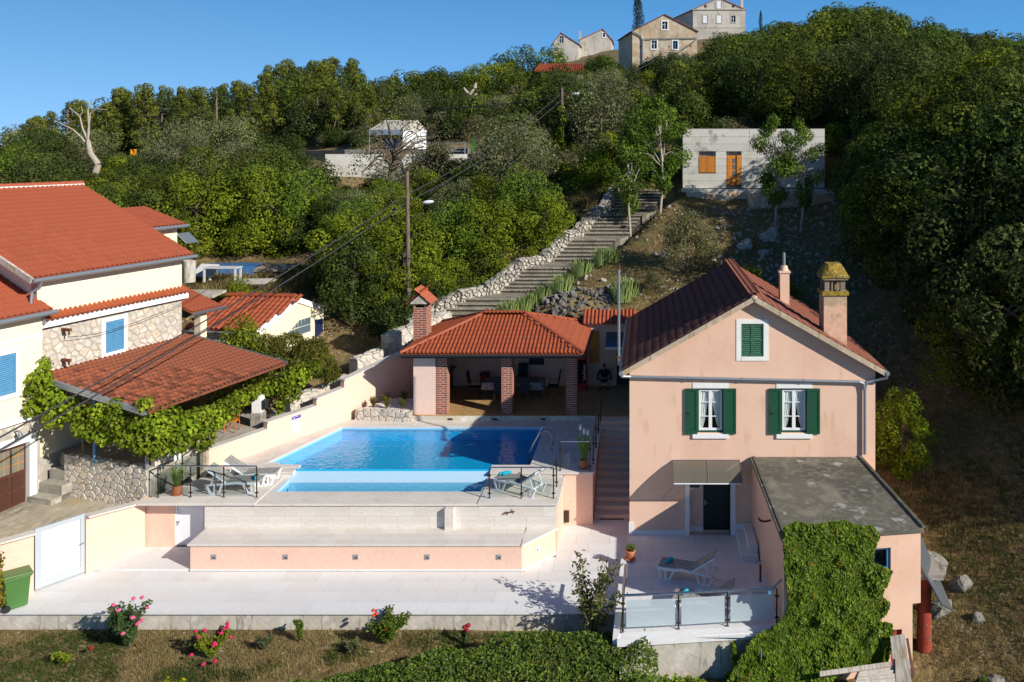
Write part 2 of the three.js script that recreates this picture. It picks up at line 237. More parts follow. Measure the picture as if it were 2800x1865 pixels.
// tiles over the plane o + u * a + v * b (v runs up the slope), where inside(a, b)
function tileRoof(parent, o, u, v, U, Vv, { w = .2, l = .36, h, flat, mats, most = 300, inside = () => true, name = 'roof_tile' }) {
  u = u.clone().normalize(); v = v.clone().normalize(); const n = u.clone().cross(v).normalize(); if (n.y < 0) n.negate();
  const bx = new THREE.Vector3().crossVectors(n, v.clone().negate()), list = [], nu = Math.round(U / w), nv = Math.ceil(Vv / l), ww = U / nu; // bx is +-u
  for (let j = 0; j < nv; j++) for (let i = 0; i < nu; i++) {
    const a = (i + .5) * ww, b = j * l; if (!inside(a, b + l * .4)) continue;
    const k = hash(i, j, 5) - .5, p = o.clone().addScaledVector(u, a).addScaledVector(v, b + (hash(i, j, 9) - .5) * .012).addScaledVector(n, .02 + k * .006);
    list.push(new THREE.Matrix4().makeBasis(bx.clone().multiplyScalar(ww / w), n, v.clone().negate().addScaledVector(bx, k * .02)).setPosition(p));
  }
  const eye = new THREE.Vector3(0, EYE, 0), q = new THREE.Vector3();
  list.forEach(M => M.far = q.setFromMatrixPosition(M).distanceTo(eye)); list.sort((x, y) => x.far - y.far);
  const near = list.slice(0, most), rest = list.slice(most);
  pieces(parent, name, tileGeo(w, l, h, flat), mats, near, most);
  if (rest.length) pieces(parent, name, tileGeo(w, l, h, flat), mats, rest, 0);
}
function ridgeCaps(parent, a, b, mats, len = .38, r = .12, name = 'ridge_tile') {
  const L = a.distanceTo(b), n = Math.max(1, Math.round(L / len)), g = new THREE.CylinderGeometry(r, r * .86, len * 1.12, 9, 1, true, -Math.PI / 2, Math.PI); g.rotateZ(-Math.PI / 2); g.rotateX(-Math.PI / 2);
  const g2 = clean(g.clone()); const box3 = new THREE.Box3().setFromBufferAttribute(g2.attributes.position); if (box3.max.y < r * .5) g2.rotateX(Math.PI);
  const list = []; for (let i = 0; i < n; i++) { const p = a.clone().lerp(b, (i + .5) / n); list.push(frame(b.clone().sub(a)).setPosition(p)); }
  mats = mats.map(m => { const c = m.clone(); c.side = THREE.DoubleSide; return c; });
  pieces(parent, name, g2, mats, list);
}
const unitBrick = (() => { const g = clean(new RoundedBoxGeometry(1, 1, 1, 1, .06)); return g; })();
function brickPier(parent, x0, x1, d0, d1, y0, y1, ch = .1, skipTop = 0) {
  part(parent, 'mortar', box(x0 + .012, x1 - .012, y0, y1, d0 + .012, d1 - .012), whiteMortar);
  const list = [], B = .115, n = Math.round((y1 - y0) / ch), c = (y1 - y0) / n, j = .018;
  const put = (a, b, y, e, f) => { const M = new THREE.Matrix4().makeScale(b - a - j, c - j, f - e - j); M.setPosition((a + b) / 2, y + c / 2, -(e + f) / 2); list.push(M); };
  for (let i = 0; i < n; i++) {
    const y = y0 + i * c, k = i % 2 ? .36 : .64, xm = lerp(x0, x1, k), dm = lerp(d0, d1, 1 - k);
    put(x0, xm, y, d0, d0 + B); put(xm, x1, y, d0, d0 + B); put(x0, xm, y, d1 - B, d1); put(xm, x1, y, d1 - B, d1);
    put(x1 - B, x1, y, d0 + B, dm); put(x1 - B, x1, y, dm, d1 - B); put(x0, x0 + B, y, d0 + B, d1 - B);
  }
  pieces(parent, 'brick', unitBrick, brickT, list);
}
const clipHalf = (poly, px, py, nx, ny) => { const out = []; poly.forEach((a, i) => { const b = poly[(i + 1) % poly.length], da = (a[0] - px) * nx + (a[1] - py) * ny, db = (b[0] - px) * nx + (b[1] - py) * ny; if (da <= 0) out.push(a); if (da * db < 0) { const t = da / (da - db); out.push([a[0] + (b[0] - a[0]) * t, a[1] + (b[1] - a[1]) * t]); } }); return out; };
// irregular stones on a wall face: o is its lower left corner seen from outside, u to the right, n outwards
function stoneFace(parent, o, u, n, W, Hh, { cw = .42, ch = .3, mats = rockTones, joint = .035, bulge = .035, seed = 1, holes = [], top = null, most = 300, jitter = .8, name = 'stone', upv = new THREE.Vector3(0, 1, 0) } = {}) {
  const nx = Math.max(1, Math.round(W / cw)), ny = Math.max(1, Math.round(Hh / ch)), R = rng(seed * 7919 + 13), S = [];
  cw = W / nx; ch = Hh / ny;
  for (let j = -1; j <= ny; j++) { S[j + 1] = []; for (let i = -1; i <= nx; i++) S[j + 1][i + 1] = [(i + .5 + (j % 2 ? .25 : -.25) + (R() - .5) * jitter) * cw, (j + .5 + (R() - .5) * jitter) * ch]; }
  const b = baseOf(parent); let made = 0, spare = [];
  for (let j = 0; j < ny; j++) for (let i = 0; i < nx; i++) {
    const s = S[j + 1][i + 1]; let P = [[s[0] - 2 * cw, s[1] - 2 * ch], [s[0] + 2 * cw, s[1] - 2 * ch], [s[0] + 2 * cw, s[1] + 2 * ch], [s[0] - 2 * cw, s[1] + 2 * ch]];
    for (let b2 = -1; b2 <= 1; b2++) for (let a2 = -2; a2 <= 2; a2++) { if (!a2 && !b2) continue; const q = (S[j + 1 + b2] || [])[i + 1 + a2]; if (!q) continue; const dx = q[0] - s[0], dy = q[1] - s[1], L = Math.hypot(dx, dy) || 1; P = clipHalf(P, (s[0] + q[0]) / 2 - dx / L * joint / 2, (s[1] + q[1]) / 2 - dy / L * joint / 2, dx / L, dy / L); }
    P = clipHalf(P, 0, 0, -1, 0); P = clipHalf(P, W, 0, 1, 0); P = clipHalf(P, 0, 0, 0, -1); P = clipHalf(P, 0, top ? top(s[0]) : Hh, 0, 1);
    for (const [hx0, hx1, hy0, hy1] of holes) { if (!P.length) break; const lo = [Math.min(...P.map(p => p[0])), Math.min(...P.map(p => p[1]))], hi = [Math.max(...P.map(p => p[0])), Math.max(...P.map(p => p[1]))]; if (hi[0] <= hx0 || lo[0] >= hx1 || hi[1] <= hy0 || lo[1] >= hy1) continue; if (s[0] > hx0 && s[0] < hx1 && s[1] > hy0 && s[1] < hy1) { P = []; break; } if (s[0] <= hx0) P = clipHalf(P, hx0, 0, 1, 0); else if (s[0] >= hx1) P = clipHalf(P, hx1, 0, -1, 0); else if (s[1] <= hy0) P = clipHalf(P, 0, hy0, 0, 1); else P = clipHalf(P, 0, hy1, 0, -1); }
    if (P.length < 3) continue;
    let area = 0; P.forEach((p, k) => { const q = P[(k + 1) % P.length]; area += p[0] * q[1] - q[0] * p[1]; }); if (Math.abs(area) < .008) continue;
    const C = []; P.forEach((p, k) => { const q = P[(k + 1) % P.length], L = Math.hypot(q[0] - p[0], q[1] - p[1]); if (L < .03) { C.push(p); return; } const k0 = .06 + .16 * R(), k1 = .06 + .16 * R(); C.push([lerp(p[0], q[0], k0), lerp(p[1], q[1], k0)], [lerp(p[0], q[0], 1 - k1), lerp(p[1], q[1], 1 - k1)]); });
    const cx = C.reduce((t, p) => t + p[0], 0) / C.length, cy = C.reduce((t, p) => t + p[1], 0) / C.length, hb = bulge * (.6 + .8 * R()), tl = [(R() - .5) * .1, (R() - .5) * .1];
    const w3 = (x, y, z) => o.clone().addScaledVector(u, x).addScaledVector(upv, y).addScaledVector(n, z), T = [];
    const outer = C.map(p => w3(p[0], p[1], -.01)), inner = C.map(p => { const x = lerp(p[0], cx, .1), y = lerp(p[1], cy, .1); return w3(x, y, hb + (x - cx) * tl[0] + (y - cy) * tl[1]); }), mid = w3(cx, cy, hb * (1 + .1 * R()));
    C.forEach((p, k) => { const q = (k + 1) % C.length; T.push(...quad(outer[k], outer[q], inner[q], inner[k])); T.push([inner[k], inner[q], mid]); });
    let g = boxUV(tri(T)); const uo = g.attributes.uv, ou = R() * 3; for (let k = 0; k < uo.count; k++) uo.setXY(k, uo.getX(k) + ou, uo.getY(k)); g.translate(-b.x, -b.y, -b.z);
    if (made++ < most) { const m = new THREE.Mesh(g, mats[Math.floor(R() * mats.length)]); m.name = name; m.castShadow = m.receiveShadow = true; parent.add(m); } else spare.push(g);
  }
  if (spare.length) { const m = new THREE.Mesh(mergeGeometries(spare), mats[0]); m.name = name + '_field'; m.userData.kind = 'stuff'; m.castShadow = m.receiveShadow = true; parent.add(m); }
}
// a straight masonry wall along a plan segment, stones on the given sides
function masonry(name, label, a, b, w, y0, y1, opt = {}, category = 'stone wall', group) {
  const dx = b[0] - a[0], dd = b[1] - a[1], L = Math.hypot(dx, dd), t = thing(name, label, category, [(a[0] + b[0]) / 2, y0, (a[1] + b[1]) / 2], group);
  const yb = Array.isArray(y1) ? y1 : [y1, y1];
  part(t, 'core', seg(a, b, w, y0, yb), opt.core || mortar);
  const u = new THREE.Vector3(dx / L, 0, -dd / L), n = new THREE.Vector3(-dd / L, 0, -dx / L); // n points to the right of a->b in plan seen from above with d up... chosen so that it faces the camera for a running left to right
  const nn = n.z > 0 || opt.flip ? n : n.negate(), front = V(a[0], y0, a[1]).addScaledVector(nn, w / 2), right = u.clone().cross(nn).y < 0 ? u.clone() : u.clone();
  const top = x => lerp(yb[0], yb[1], x / L) - y0;
  stoneFace(t, front, right, nn, L, Math.max(...yb) - y0, { top, ...opt });
  // stones capping the top
  stoneFace(t, V(a[0], yb[0], a[1]).addScaledVector(nn, w / 2), u.clone().setY((yb[1] - yb[0]) / L).normalize(), new THREE.Vector3(0, 1, 0), L, w, { cw: .4, ch: .3, mats: opt.mats, seed: (opt.seed || 1) + 50, bulge: .05, upv: nn.clone().negate(), name: 'cap_stone' });
  return t;
}

// ---------- terrain ----------
const CTRL = [[-24, 18, -.9], [-24, 24.6, -.52], [-10, 18, -1.2], [-10, 24.6, -.56], [0, 18, -1.6], [-1, 24, -.8], [4, 21, -1.6], [8, 21.5, -1.7], [10, 19, -1.6], [9.2, 24.5, -.75], [13, 24, .3], [16, 24, 1.6], [20, 24, 3.8], [12, 28, 1.4], [16, 30, 3.8], [11, 33, 2.6], [9.4, 29, .6], [22, 30, 7], [30, 30, 11], [35, 18, 9], [20, 17, 1], [10.5, 37, 3.8], [10, 41, 6.2], [14, 41, 7.6], [20, 42, 10], [30, 44, 13], [42, 50, 17],
  [4, 40, 5.4], [0, 41, 5.3], [-5, 43, 5.2], [-8, 44, 5.2], [6, 46, 8], [2, 46, 7.6], [0, 50, 9.3], [5, 49.5, 9.2], [5, 52.5, 10.3], [10, 52, 10.3], [-1, 54, 11], [13, 52, 11], [10, 60, 14.4], [5, 60, 14.2], [0, 60, 13.4], [23, 50, 12.5],
  [-10, 43, 4.9], [-13, 40, 3.7], [-15, 36, 2.6], [-18.5, 30, 1.25], [-20.6, 27.5, 1.05], [-23, 26.4, .9], [-27, 26.6, 1], [-24, 29, 1.2], [-30, 32, 2], [-19, 36, 2.8], [-20, 40, 3.8], [-25, 44, 6], [-30, 46, 6.4], [-25, 50, 6.8], [-20, 50, 7], [-14, 46, 5.6], [-15, 52, 8], [-8, 50, 8], [-25, 58, 9], [-35, 55, 9], [-40, 60, 11.1], [-50, 62, 10.4],
  [-19, 69, 10.2], [-19, 74, 13.9], [-14, 76, 14.4], [-5, 65, 13.2], [-8, 72, 14.5], [0, 70, 16], [8, 72, 17.6], [20, 70, 18], [32, 70, 18], [0, 85, 19], [-15, 90, 18], [-28, 76, 13.6], [-40, 80, 12.6], [-59, 92, 12.2], [-75, 90, 9],
  [-3, 115, 23.6], [3, 128, 26.4], [0, 136, 26.8], [12, 130, 29], [15, 172, 37.4], [-13, 172, 33.8], [24, 100, 25.4], [41, 100, 23], [62, 100, 22], [32, 122, 27.5], [55, 130, 23], [-14, 120, 23], [-30, 120, 20.5], [-54, 130, 19.5], [-78, 120, 13.6], [-92, 118, 10.5], [-112, 118, 6], [-20, 160, 29], [-60, 165, 15], [-120, 165, 0], [40, 175, 30], [90, 130, 16], [-60, 30, 4], [-60, 60, 8], [60, 60, 16], [60, 20, 10], [-60, 10, -1], [60, 0, 3], [0, 0, -3], [-20, 8, -2]];
const RBF = (() => {
  const n = CTRL.length, A = CTRL.map((p, i) => CTRL.map(q => Math.sqrt((p[0] - q[0]) ** 2 + (p[1] - q[1]) ** 2 + 4)).concat([p[2]])); CTRL.forEach((p, i) => A[i][i] -= .25);
  for (let i = 0; i < n; i++) { let k = i; for (let j = i + 1; j < n; j++) if (Math.abs(A[j][i]) > Math.abs(A[k][i])) k = j;[A[i], A[k]] = [A[k], A[i]]; for (let j = 0; j < n; j++) if (j !== i) { const f = A[j][i] / A[i][i]; if (f) for (let c = i; c <= n; c++) A[j][c] -= f * A[i][c]; } }
  return A.map((r, i) => r[n] / r[i]);
})();
const STEPS = [[-10.6, 42.6, 4.9], [-8.4, 44.6, 6.05], [-7.2, 45.8, 6.1], [-5.6, 47.2, 7.35], [-4.4, 48.6, 7.45], [-3.2, 50.0, 8.65], [-2.6, 50.9, 8.75], [-1.6, 52.4, 9.95], [-1.0, 53.2, 10.1], [-.4, 55.0, 11.4]];
const nearSteps = (x, d) => { let b = 9, y = 0; for (let i = 0; i < STEPS.length - 1; i++) { const [ax, ad, ay] = STEPS[i], [cx, cd, cy] = STEPS[i + 1], t = (d - ad) / (cd - ad); if (t < -.02 || t > 1.02) continue; const q = Math.abs(x - lerp(ax, cx, t)); if (q < b) { b = q; y = lerp(ay, cy, t); } } return [b, y]; };
const bx = d => -33.43 + .545 * d;                                  // the property's left boundary in plan
const inPoly = (x, d, P) => { let c = false; for (let i = 0, j = P.length - 1; i < P.length; j = i++) if ((P[i][1] > d) !== (P[j][1] > d) && x < (P[j][0] - P[i][0]) * (d - P[i][1]) / (P[j][1] - P[i][1]) + P[i][0]) c = !c; return c; };
const BUILT = [[-27, 25.35], [4.4, 25.35], [4.4, 24.2], [7.3, 24.4], [7.4, 29.9], [7.9, 38], [-.2, 38], [-.4, 42], [-11.2, 42.2], [bx(37) - .7, 37], [bx(29) - .6, 29], [-20, 27], [-21.6, 25.9], [-27, 25.9]];   // under the slabs the ground is dug away
function ground(x, d) {
  if (d > 260 || d < -10 || Math.abs(x) > 170) { const t = clamp(Math.max(d - 260, -10 - d, Math.abs(x) - 170) / 300); return lerp(8, -20, t); }
  let y = 0; for (let i = 0; i < CTRL.length; i++) y += RBF[i] * Math.sqrt((x - CTRL[i][0]) ** 2 + (d - CTRL[i][1]) ** 2 + 4);
  if (inPoly(x, d, BUILT)) return Math.min(y, -.9);
  const k = d > 40 ? .5 : .12; y += k * (fbm(x * .25 + 50, d * .25 + 50, 1 << 16, 4, 77) - .5) * 2;
  if (x < -17 && d < 31.4 && d > 25 && x > -24.5) y = Math.min(y, 1.02);
  if (d < 25.35 && x < 4.2) y = Math.min(y, -.5 - (25.35 - d) * .05);
  if (d > 42 && d < 55.5) { const [b, sy] = nearSteps(x, d); if (b < 3.2) y = lerp(Math.min(y, sy - .5), y, step(2.1, 3.2, b)); }
  const e = Math.max(d - 190, Math.abs(x) - 120); if (e > 0) y = lerp(y, 8, clamp(e / 70)); return y;
}
{
  const xs = [], ds = []; const push = (A, a, b, s) => { for (let v = a; v < b - 1e-6; v += s) A.push(v); };
  push(xs, -900, -170, 120); push(xs, -170, -60, 5); push(xs, -60, -32, 2); push(xs, -32, 20, .7); push(xs, 20, 60, 2); push(xs, 60, 170, 5); push(xs, 170, 901, 120);
  push(ds, -600, -10, 100); push(ds, -10, 18, 3); push(ds, 18, 62, .7); push(ds, 62, 110, 1.6); push(ds, 110, 260, 5); push(ds, 260, 901, 120);
  const P = [], I = [], uv = []; ds.forEach(d => xs.forEach(x => { P.push(x, ground(x, d), -d); uv.push(x, d); })); const n = xs.length;
  for (let j = 0; j < ds.length - 1; j++) for (let i = 0; i < n - 1; i++) { const a = j * n + i; I.push(a, a + 1, a + n + 1, a, a + n + 1, a + n); }
  const g = new THREE.BufferGeometry(); g.setAttribute('position', new THREE.Float32BufferAttribute(P, 3)); g.setAttribute('uv', new THREE.Float32BufferAttribute(uv, 2)); g.setIndex(I); g.computeVertexNormals();
  const o = new THREE.Mesh(g, soil); o.name = 'ground'; o.userData = { kind: 'structure', label: 'dry grassy hillside and garden earth' }; o.receiveShadow = o.castShadow = true; scene.add(o);
}

// ---------- pool terrace ----------
const YD = 1.98, YL = 1.80;                                          // upper deck, lower front deck
// slabs laid in courses over a plan rectangle or wall face, as parts of their setting
function layer(parent, name, list, mats) { pieces(parent, name, unitSlab, mats, list); }
const unitSlab = clean(new THREE.BoxGeometry(1, 1, 1));
function floorSlabs(x0, x1, d0, d1, y, t, w, l, j = .006, keep = () => true) { const out = [], n = Math.max(1, Math.round((d1 - d0) / l)), ll = (d1 - d0) / n; for (let r = 0; r < n; r++) { let x = x0 - (r % 2 ? w * .5 : w * .1); while (x < x1) { const a = Math.max(x, x0), b = Math.min(x + w, x1); if (b - a > .05 && keep((a + b) / 2, d0 + (r + .5) * ll)) out.push(new THREE.Matrix4().makeScale(b - a - j, t, ll - j).setPosition((a + b) / 2, y - t / 2, -(d0 + (r + .5) * ll))); x += w; } } return out; }
{
  const pav = struct('pavement', [box(-24, -.64, -.5, -.03, 25.03, 32.6)], mortar, 'white stone paved forecourt below the pool');
  layer(pav, 'paving_slab', [...floorSlabs(-21, -.66, 24.95, 27.42, 0, .035, 1.2, .62), ...floorSlabs(-3.16, -.66, 27.42, 31.4, 0, .035, 1.2, .62), ...floorSlabs(-4.1, -3.16, 27.42, 28.4, 0, .035, 1.2, .62), ...floorSlabs(-19.4, -15.3, 27.42, 28.6, 0, .035, 1.2, .62, .006, (x, d) => x > bx(d) - .5)], pavingTones);
  part(pav, 'alcove_floor', prism([[-18.72, 27.5], [-15.27, 27.5], [-15.27, 29.03], [-17.87, 29.03]], -.2, .06), paving);
  part(pav, 'hatch_cover', box(-3.0 + .35, -3.0 + 1.0, -.01, .006, 27.95, 28.6), pavingTones[1]);
  const rw = thing('retaining_wall', 'stained grey concrete wall below the white forecourt, behind the roses', 'wall', [-12, -1.5, 25.2]);
  part(rw, 'wall_face', box(-24, -.8, -1.6, -.055, 25.02, 25.4), tint(concrete, 1.1));
}
{
  const b = thing('pool_bench', 'long peach bench with pale stone seat in front of the pool wall', 'bench', [-9.5, 0, 28]);
  part(b, 'body', prism([[-15.25, 27.46], [-4.19, 27.46], [-3.19, 28.62], [-15.28, 28.62]], -.2, .86), peach);
  part(b, 'plinth', [box(-15.26, -4.18, 0, .07, 27.44, 27.5), seg([-4.19, 27.445], [-3.18, 28.61], .03, 0, .07)], pavingTones[1]);
  const edge = (x, d) => x < -4.12 + (d - 27.42) * .86;
  const sl = [...floorSlabs(-15.33, -4.2, 27.4, 28.63, .92, .06, .62, .41)];
  layer(b, 'seat_slab', sl, slabTones);
  part(b, 'seat_end_slab', prism([[-4.2, 27.4], [-4.13, 27.4], [-3.1, 28.63], [-4.2, 28.63]], .86, .92), slabTones[1]);
  const lights = [[585, 27.45], [781, 27.45], [973, 27.45], [1168.5, 27.45], [1364.6, 27.45]];
  lights.forEach(([px], i) => { const x = (px - VPX) / FOC * 27.45, l = thing('step_light', ['steel square wall light at the left end of the peach bench', 'steel square wall light on the bench, second from its left end', 'steel square wall light at the middle of the peach bench', 'steel square wall light on the bench, second from its corner', 'steel square wall light on the bench nearest its angled corner'][i], 'wall light', [x, .42, 27.45], 'recessed lights in the bench front'); fixture(l, x); });
  function fixture(l, x) { part(l, 'cover', [box(x - .08, x + .08, .52, .56, 27.435, 27.46), box(x - .08, x + .08, .40, .435, 27.435, 27.46), box(x - .08, x - .045, .435, .52, 27.435, 27.46), box(x + .045, x + .08, .435, .52, 27.435, 27.46), box(x - .045, x + .045, .485, .52, 27.438, 27.46)], steel); part(l, 'lens', box(x - .045, x + .045, .435, .485, 27.452, 27.462), black); }
  const l6 = thing('step_light', 'small white light on the angled end of the bench', 'wall light', [-3.72, .4, 28], 'recessed lights in the bench front'); part(l6, 'cover', beam(V(-3.78, .48, 27.925), V(-3.66, .48, 28.065), .03, .14), whiteMetal); part(l6, 'lens', beam(V(-3.745, .48, 27.95), V(-3.72, .48, 27.98), .045, .06), black);
}
{
  const w = thing('pool_wall', 'pale stone clad front wall of the raised pool', 'wall', [-9.3, .9, 28.8]);
  part(w, 'core', [box(-15.36, -3.19, -.3, 1.7, 28.66, 29.4)], mortar);
  const list = []; for (let r = 0; r < 2; r++) { let x = -15.4 - (r ? .55 : 0); while (x < -3.16) { const a = Math.max(x, -15.4), e = Math.min(x + 1.12, -3.16); if (e - a > .05) list.push(new THREE.Matrix4().makeScale(e - a - .006, .395, .05).setPosition((a + e) / 2, .92 + .2 + r * .4, -28.645)); x += 1.12; } }
  layer(w, 'cladding_slab', list, slabTones);
  part(w, 'left_return', box(-15.41, -15.37, 0, 1.72, 28.63, 29.03), peach);
  part(w, 'fin', box(-7.0, -6.7, .92, 1.66, 28.42, 28.64), slabTones[0], 'small stone fin standing out from the wall');
  part(w, 'right_side', [prism([[-3.19, 28.63], [-3.14, 28.63], [-3.14, 30.84], [-3.19, 30.84]], -.2, 1.72)], peach);
  const lz = thing('bronze_lizard', 'small dark metal lizard ornament on the pale pool wall', 'ornament', [-4.5, 1.4, 28.6]);
  part(lz, 'body', [tube([V(-5.02, 1.4, 28.6), V(-4.9, 1.47, 28.58), V(-4.8, 1.46, 28.58), V(-4.7, 1.5, 28.58), V(-4.62, 1.49, 28.6)], .022, 16), ...[[-4.92, 1.47, -4.98, 1.38], [-4.88, 1.47, -4.86, 1.36], [-4.72, 1.5, -4.64, 1.42], [-4.7, 1.5, -4.72, 1.56]].map(([a, b, c, d]) => cyl(V(a, b, 28.59), V(c, d, 28.6), .012, .008, 5))], rustM);
  const al = thing('alcove_wall', 'peach wall with the low white door under the left deck', 'wall', [-16.6, 0, 29.2]);
  part(al, 'wall_face', [prism([[-17.9, 29.04], [-16.68, 29.04], [-16.68, 29.3], [-17.9, 29.3]], -.2, 1.73), box(-16.68, -15.56, 1.56, 1.73, 29.04, 29.3), box(-15.56, -15.3, -.2, 1.73, 29.04, 29.3)], peach);
  const dr = part(al, 'door', box(-16.66, -15.58, .08, 1.54, 29.1, 29.15), whiteMetal);
  part(dr, 'frame', [box(-16.68, -16.6, .06, 1.56, 29.06, 29.12), box(-15.64, -15.56, .06, 1.56, 29.06, 29.12), box(-16.6, -15.64, 1.48, 1.56, 29.06, 29.12), box(-16.55, -15.7, .16, .2, 29.085, 29.1), box(-16.55, -15.7, 1.4, 1.43, 29.085, 29.1), box(-16.55, -16.52, .2, 1.4, 29.085, 29.1), box(-15.73, -15.7, .2, 1.4, 29.085, 29.1)], whiteMetal);
  part(dr, 'handle', [box(-16.6, -16.48, .93, .955, 29.02, 29.04), box(-16.6, -16.575, .8, .97, 29.04, 29.06)], steel);
}
// decks, basins and water
const POOL = [[-13.33, 35.86], [-14.75, 31.6], [-13.28, 31.5], [-13.28, 31.1], [-5.92, 31.1], [-5.92, 31.5], [-4.42, 31.5], [-4.5, 35.86]];
{
  const dk = struct('pool_deck', [prism([[-16.65, 30.87], [-13.3, 30.87], [-13.28, 31.5], [-14.75, 31.6], [-13.33, 35.86], [-13.33, 36.8], [-13.4, 36.8]], YD - .07, YD), prism([[-13.33, 35.86], [-4.5, 35.86], [-4.5, 36.8], [-13.33, 36.8]], YD - .07, YD), prism([[-4.5, 35.86], [-4.42, 31.5], [-5.92, 31.5], [-5.92, 30.8], [-2.0, 30.8], [-2.0, 36.8], [-4.5, 36.8]], YD - .07, YD), prism([[-5.92, 30.82], [-5.9, 28.55], [-3.1, 28.55], [-3.1, 30.82]], YL - .08, YL), prism([[-17.7, 28.54], [-13.6, 28.54], [-13.6, 30.9], [-16.62, 30.9]], YL - .08, YL)], slabTones[2], 'pale stone slab deck around the pool');
  const right = [...floorSlabs(-4.1, -2.0, 30.79, 36.8, YD + .012, .02, .62, .62), ...floorSlabs(-5.9, -4.1, 30.79, 31.47, YD + .012, .02, .9, .7), ...floorSlabs(-4.42, -4.1, 31.47, 36.8, YD + .012, .02, .4, .62)];
  const far = floorSlabs(-13.3, -4.45, 35.95, 36.8, YD + .012, .02, .62, .43), left = floorSlabs(-17, -13.05, 30.95, 36.8, YD + .012, .02, .62, .42, .006, (x, d) => { const pe = d < 31.6 ? -13.6 : lerp(-14.75, -13.33, (d - 31.6) / 4.26); return x > bx(d) + .2 && x < pe - .3; });
  const low = [...floorSlabs(-5.88, -3.1, 28.54, 30.8, YL + .012, .02, .93, .56), ...floorSlabs(-17, -13.62, 28.54, 30.85, YL + .012, .02, .8, .58, .006, (x, d) => x > bx(d) + .05)];
  layer(dk, 'deck_slab', [...right, ...far, ...left, ...low], slabTones);
  part(dk, 'coping', [prism([[-14.95, 31.66], [-14.7, 31.6], [-13.3, 35.9], [-13.5, 36.0]], YD - .05, YD + .02), box(-13.6, -4.2, YD - .05, YD + .022, 35.84, 36.0), box(-4.48, -4.2, YD - .05, YD + .021, 31.45, 35.84), box(-5.95, -4.2, YD - .05, YD + .023, 31.25, 31.5), prism([[-14.95, 31.62], [-13.26, 31.52], [-13.26, 31.3], [-14.95, 31.3]], YD - .05, YD + .023), box(-13.75, -5.75, YL - .1, YL - .02, 28.56, 29.58), box(-13.75, -13.44, YL - .09, YL - .022, 29.58, 30.9), box(-5.98, -5.75, YL - .09, YL - .022, 29.58, 30.9)], slabTones[3]);
  part(dk, 'deck_riser', [box(-16.4, -13.3, 1.6, YD - .075, 30.9, 31.2), box(-5.9, -3.16, 1.6, YD - .075, 30.84, 31.2)], slabTones[0]);
  const bl = thing('stair_block', 'peach block beside the stairs carrying the upper deck', 'wall', [-2.6, 0, 31]);
  part(bl, 'body', prism([[-3.14, 30.86], [-2.05, 30.86], [-2.05, 36.7], [-4.2, 36.7], [-4.2, 31.6], [-3.14, 31.6]], -.3, YD - .07), peach);
  part(bl, 'power_box', box(-3.12, -2.93, .12, .55, 30.78, 30.86), darkSteel);
  const ba = thing('swimming_pool', 'large rectangular swimming pool with turquoise water and overflow edge', 'swimming pool', [-9, 0, 33]);
  const wall = (P, y0, y1) => tri(P.flatMap((a, i) => { const b = P[(i + 1) % P.length]; return quad(V(a[0], y0, a[1]), V(b[0], y0, b[1]), V(b[0], y1, b[1]), V(a[0], y1, a[1])); }));
  const floorG = (P, y) => prism(P, y - .2, y), LOW = [[-13.46, 29.57], [-5.96, 29.57], [-5.96, 30.95], [-13.46, 30.95]];
  part(ba, 'liner', [floorG(POOL, 1.42), wall(POOL, 1.2, YD + .01), floorG(LOW, .9), wall(LOW, .7, YL - .03)], lining);
  part(ba, 'overflow_weir', [prism([[-13.42, 30.72], [-5.92, 30.72], [-5.92, 31.12], [-13.42, 31.12]], .6, [1.66, 1.66, YD - .05, YD - .05])], weirM);
  part(ba, 'pool_edge_trim', [box(-13.4, -4.46, YD - .12, YD - .005, 35.8, 35.88), prism([[-14.78, 31.6], [-14.66, 31.6], [-13.24, 35.86], [-13.36, 35.86]], YD - .12, YD - .006), prism([[-13.46, 29.57], [-13.36, 29.57], [-13.36, 30.7], [-13.46, 30.7]], 1.5, YL - .03)], weirM);
  const shp = P => { const g = new THREE.ShapeGeometry(new THREE.Shape(P.map(p => new THREE.Vector2(p[0], p[1])))); g.rotateX(-Math.PI / 2); return g; };
  part(ba, 'water', [shp(POOL).translate(0, YD - .06, 0), shp(LOW).translate(0, 1.63, 0)], water);
  const ld = thing('pool_ladder', 'chrome pool ladder on the right side of the pool', 'ladder', [-4.3, YD, 33.6]);
  for (const d of [33.1, 33.7]) { part(ld, 'handrail', tube([V(-3.85, YD, d), V(-3.85, YD + .55, d), V(-4.0, YD + .74, d), V(-4.25, YD + .72, d), V(-4.5, YD + .35, d), V(-4.75, YD - .2, d), V(-4.8, YD - .9, d)], .024, 40, 8), steel); part(ld, 'foot_plate', cyl(V(-3.85, YD, d), V(-3.85, YD + .03, d), .06), steel); }
  for (const y of [1.7, 1.4]) part(ld, 'rung', box(-4.8, -4.72, y, y + .04, 33.1, 33.7), steel);
}
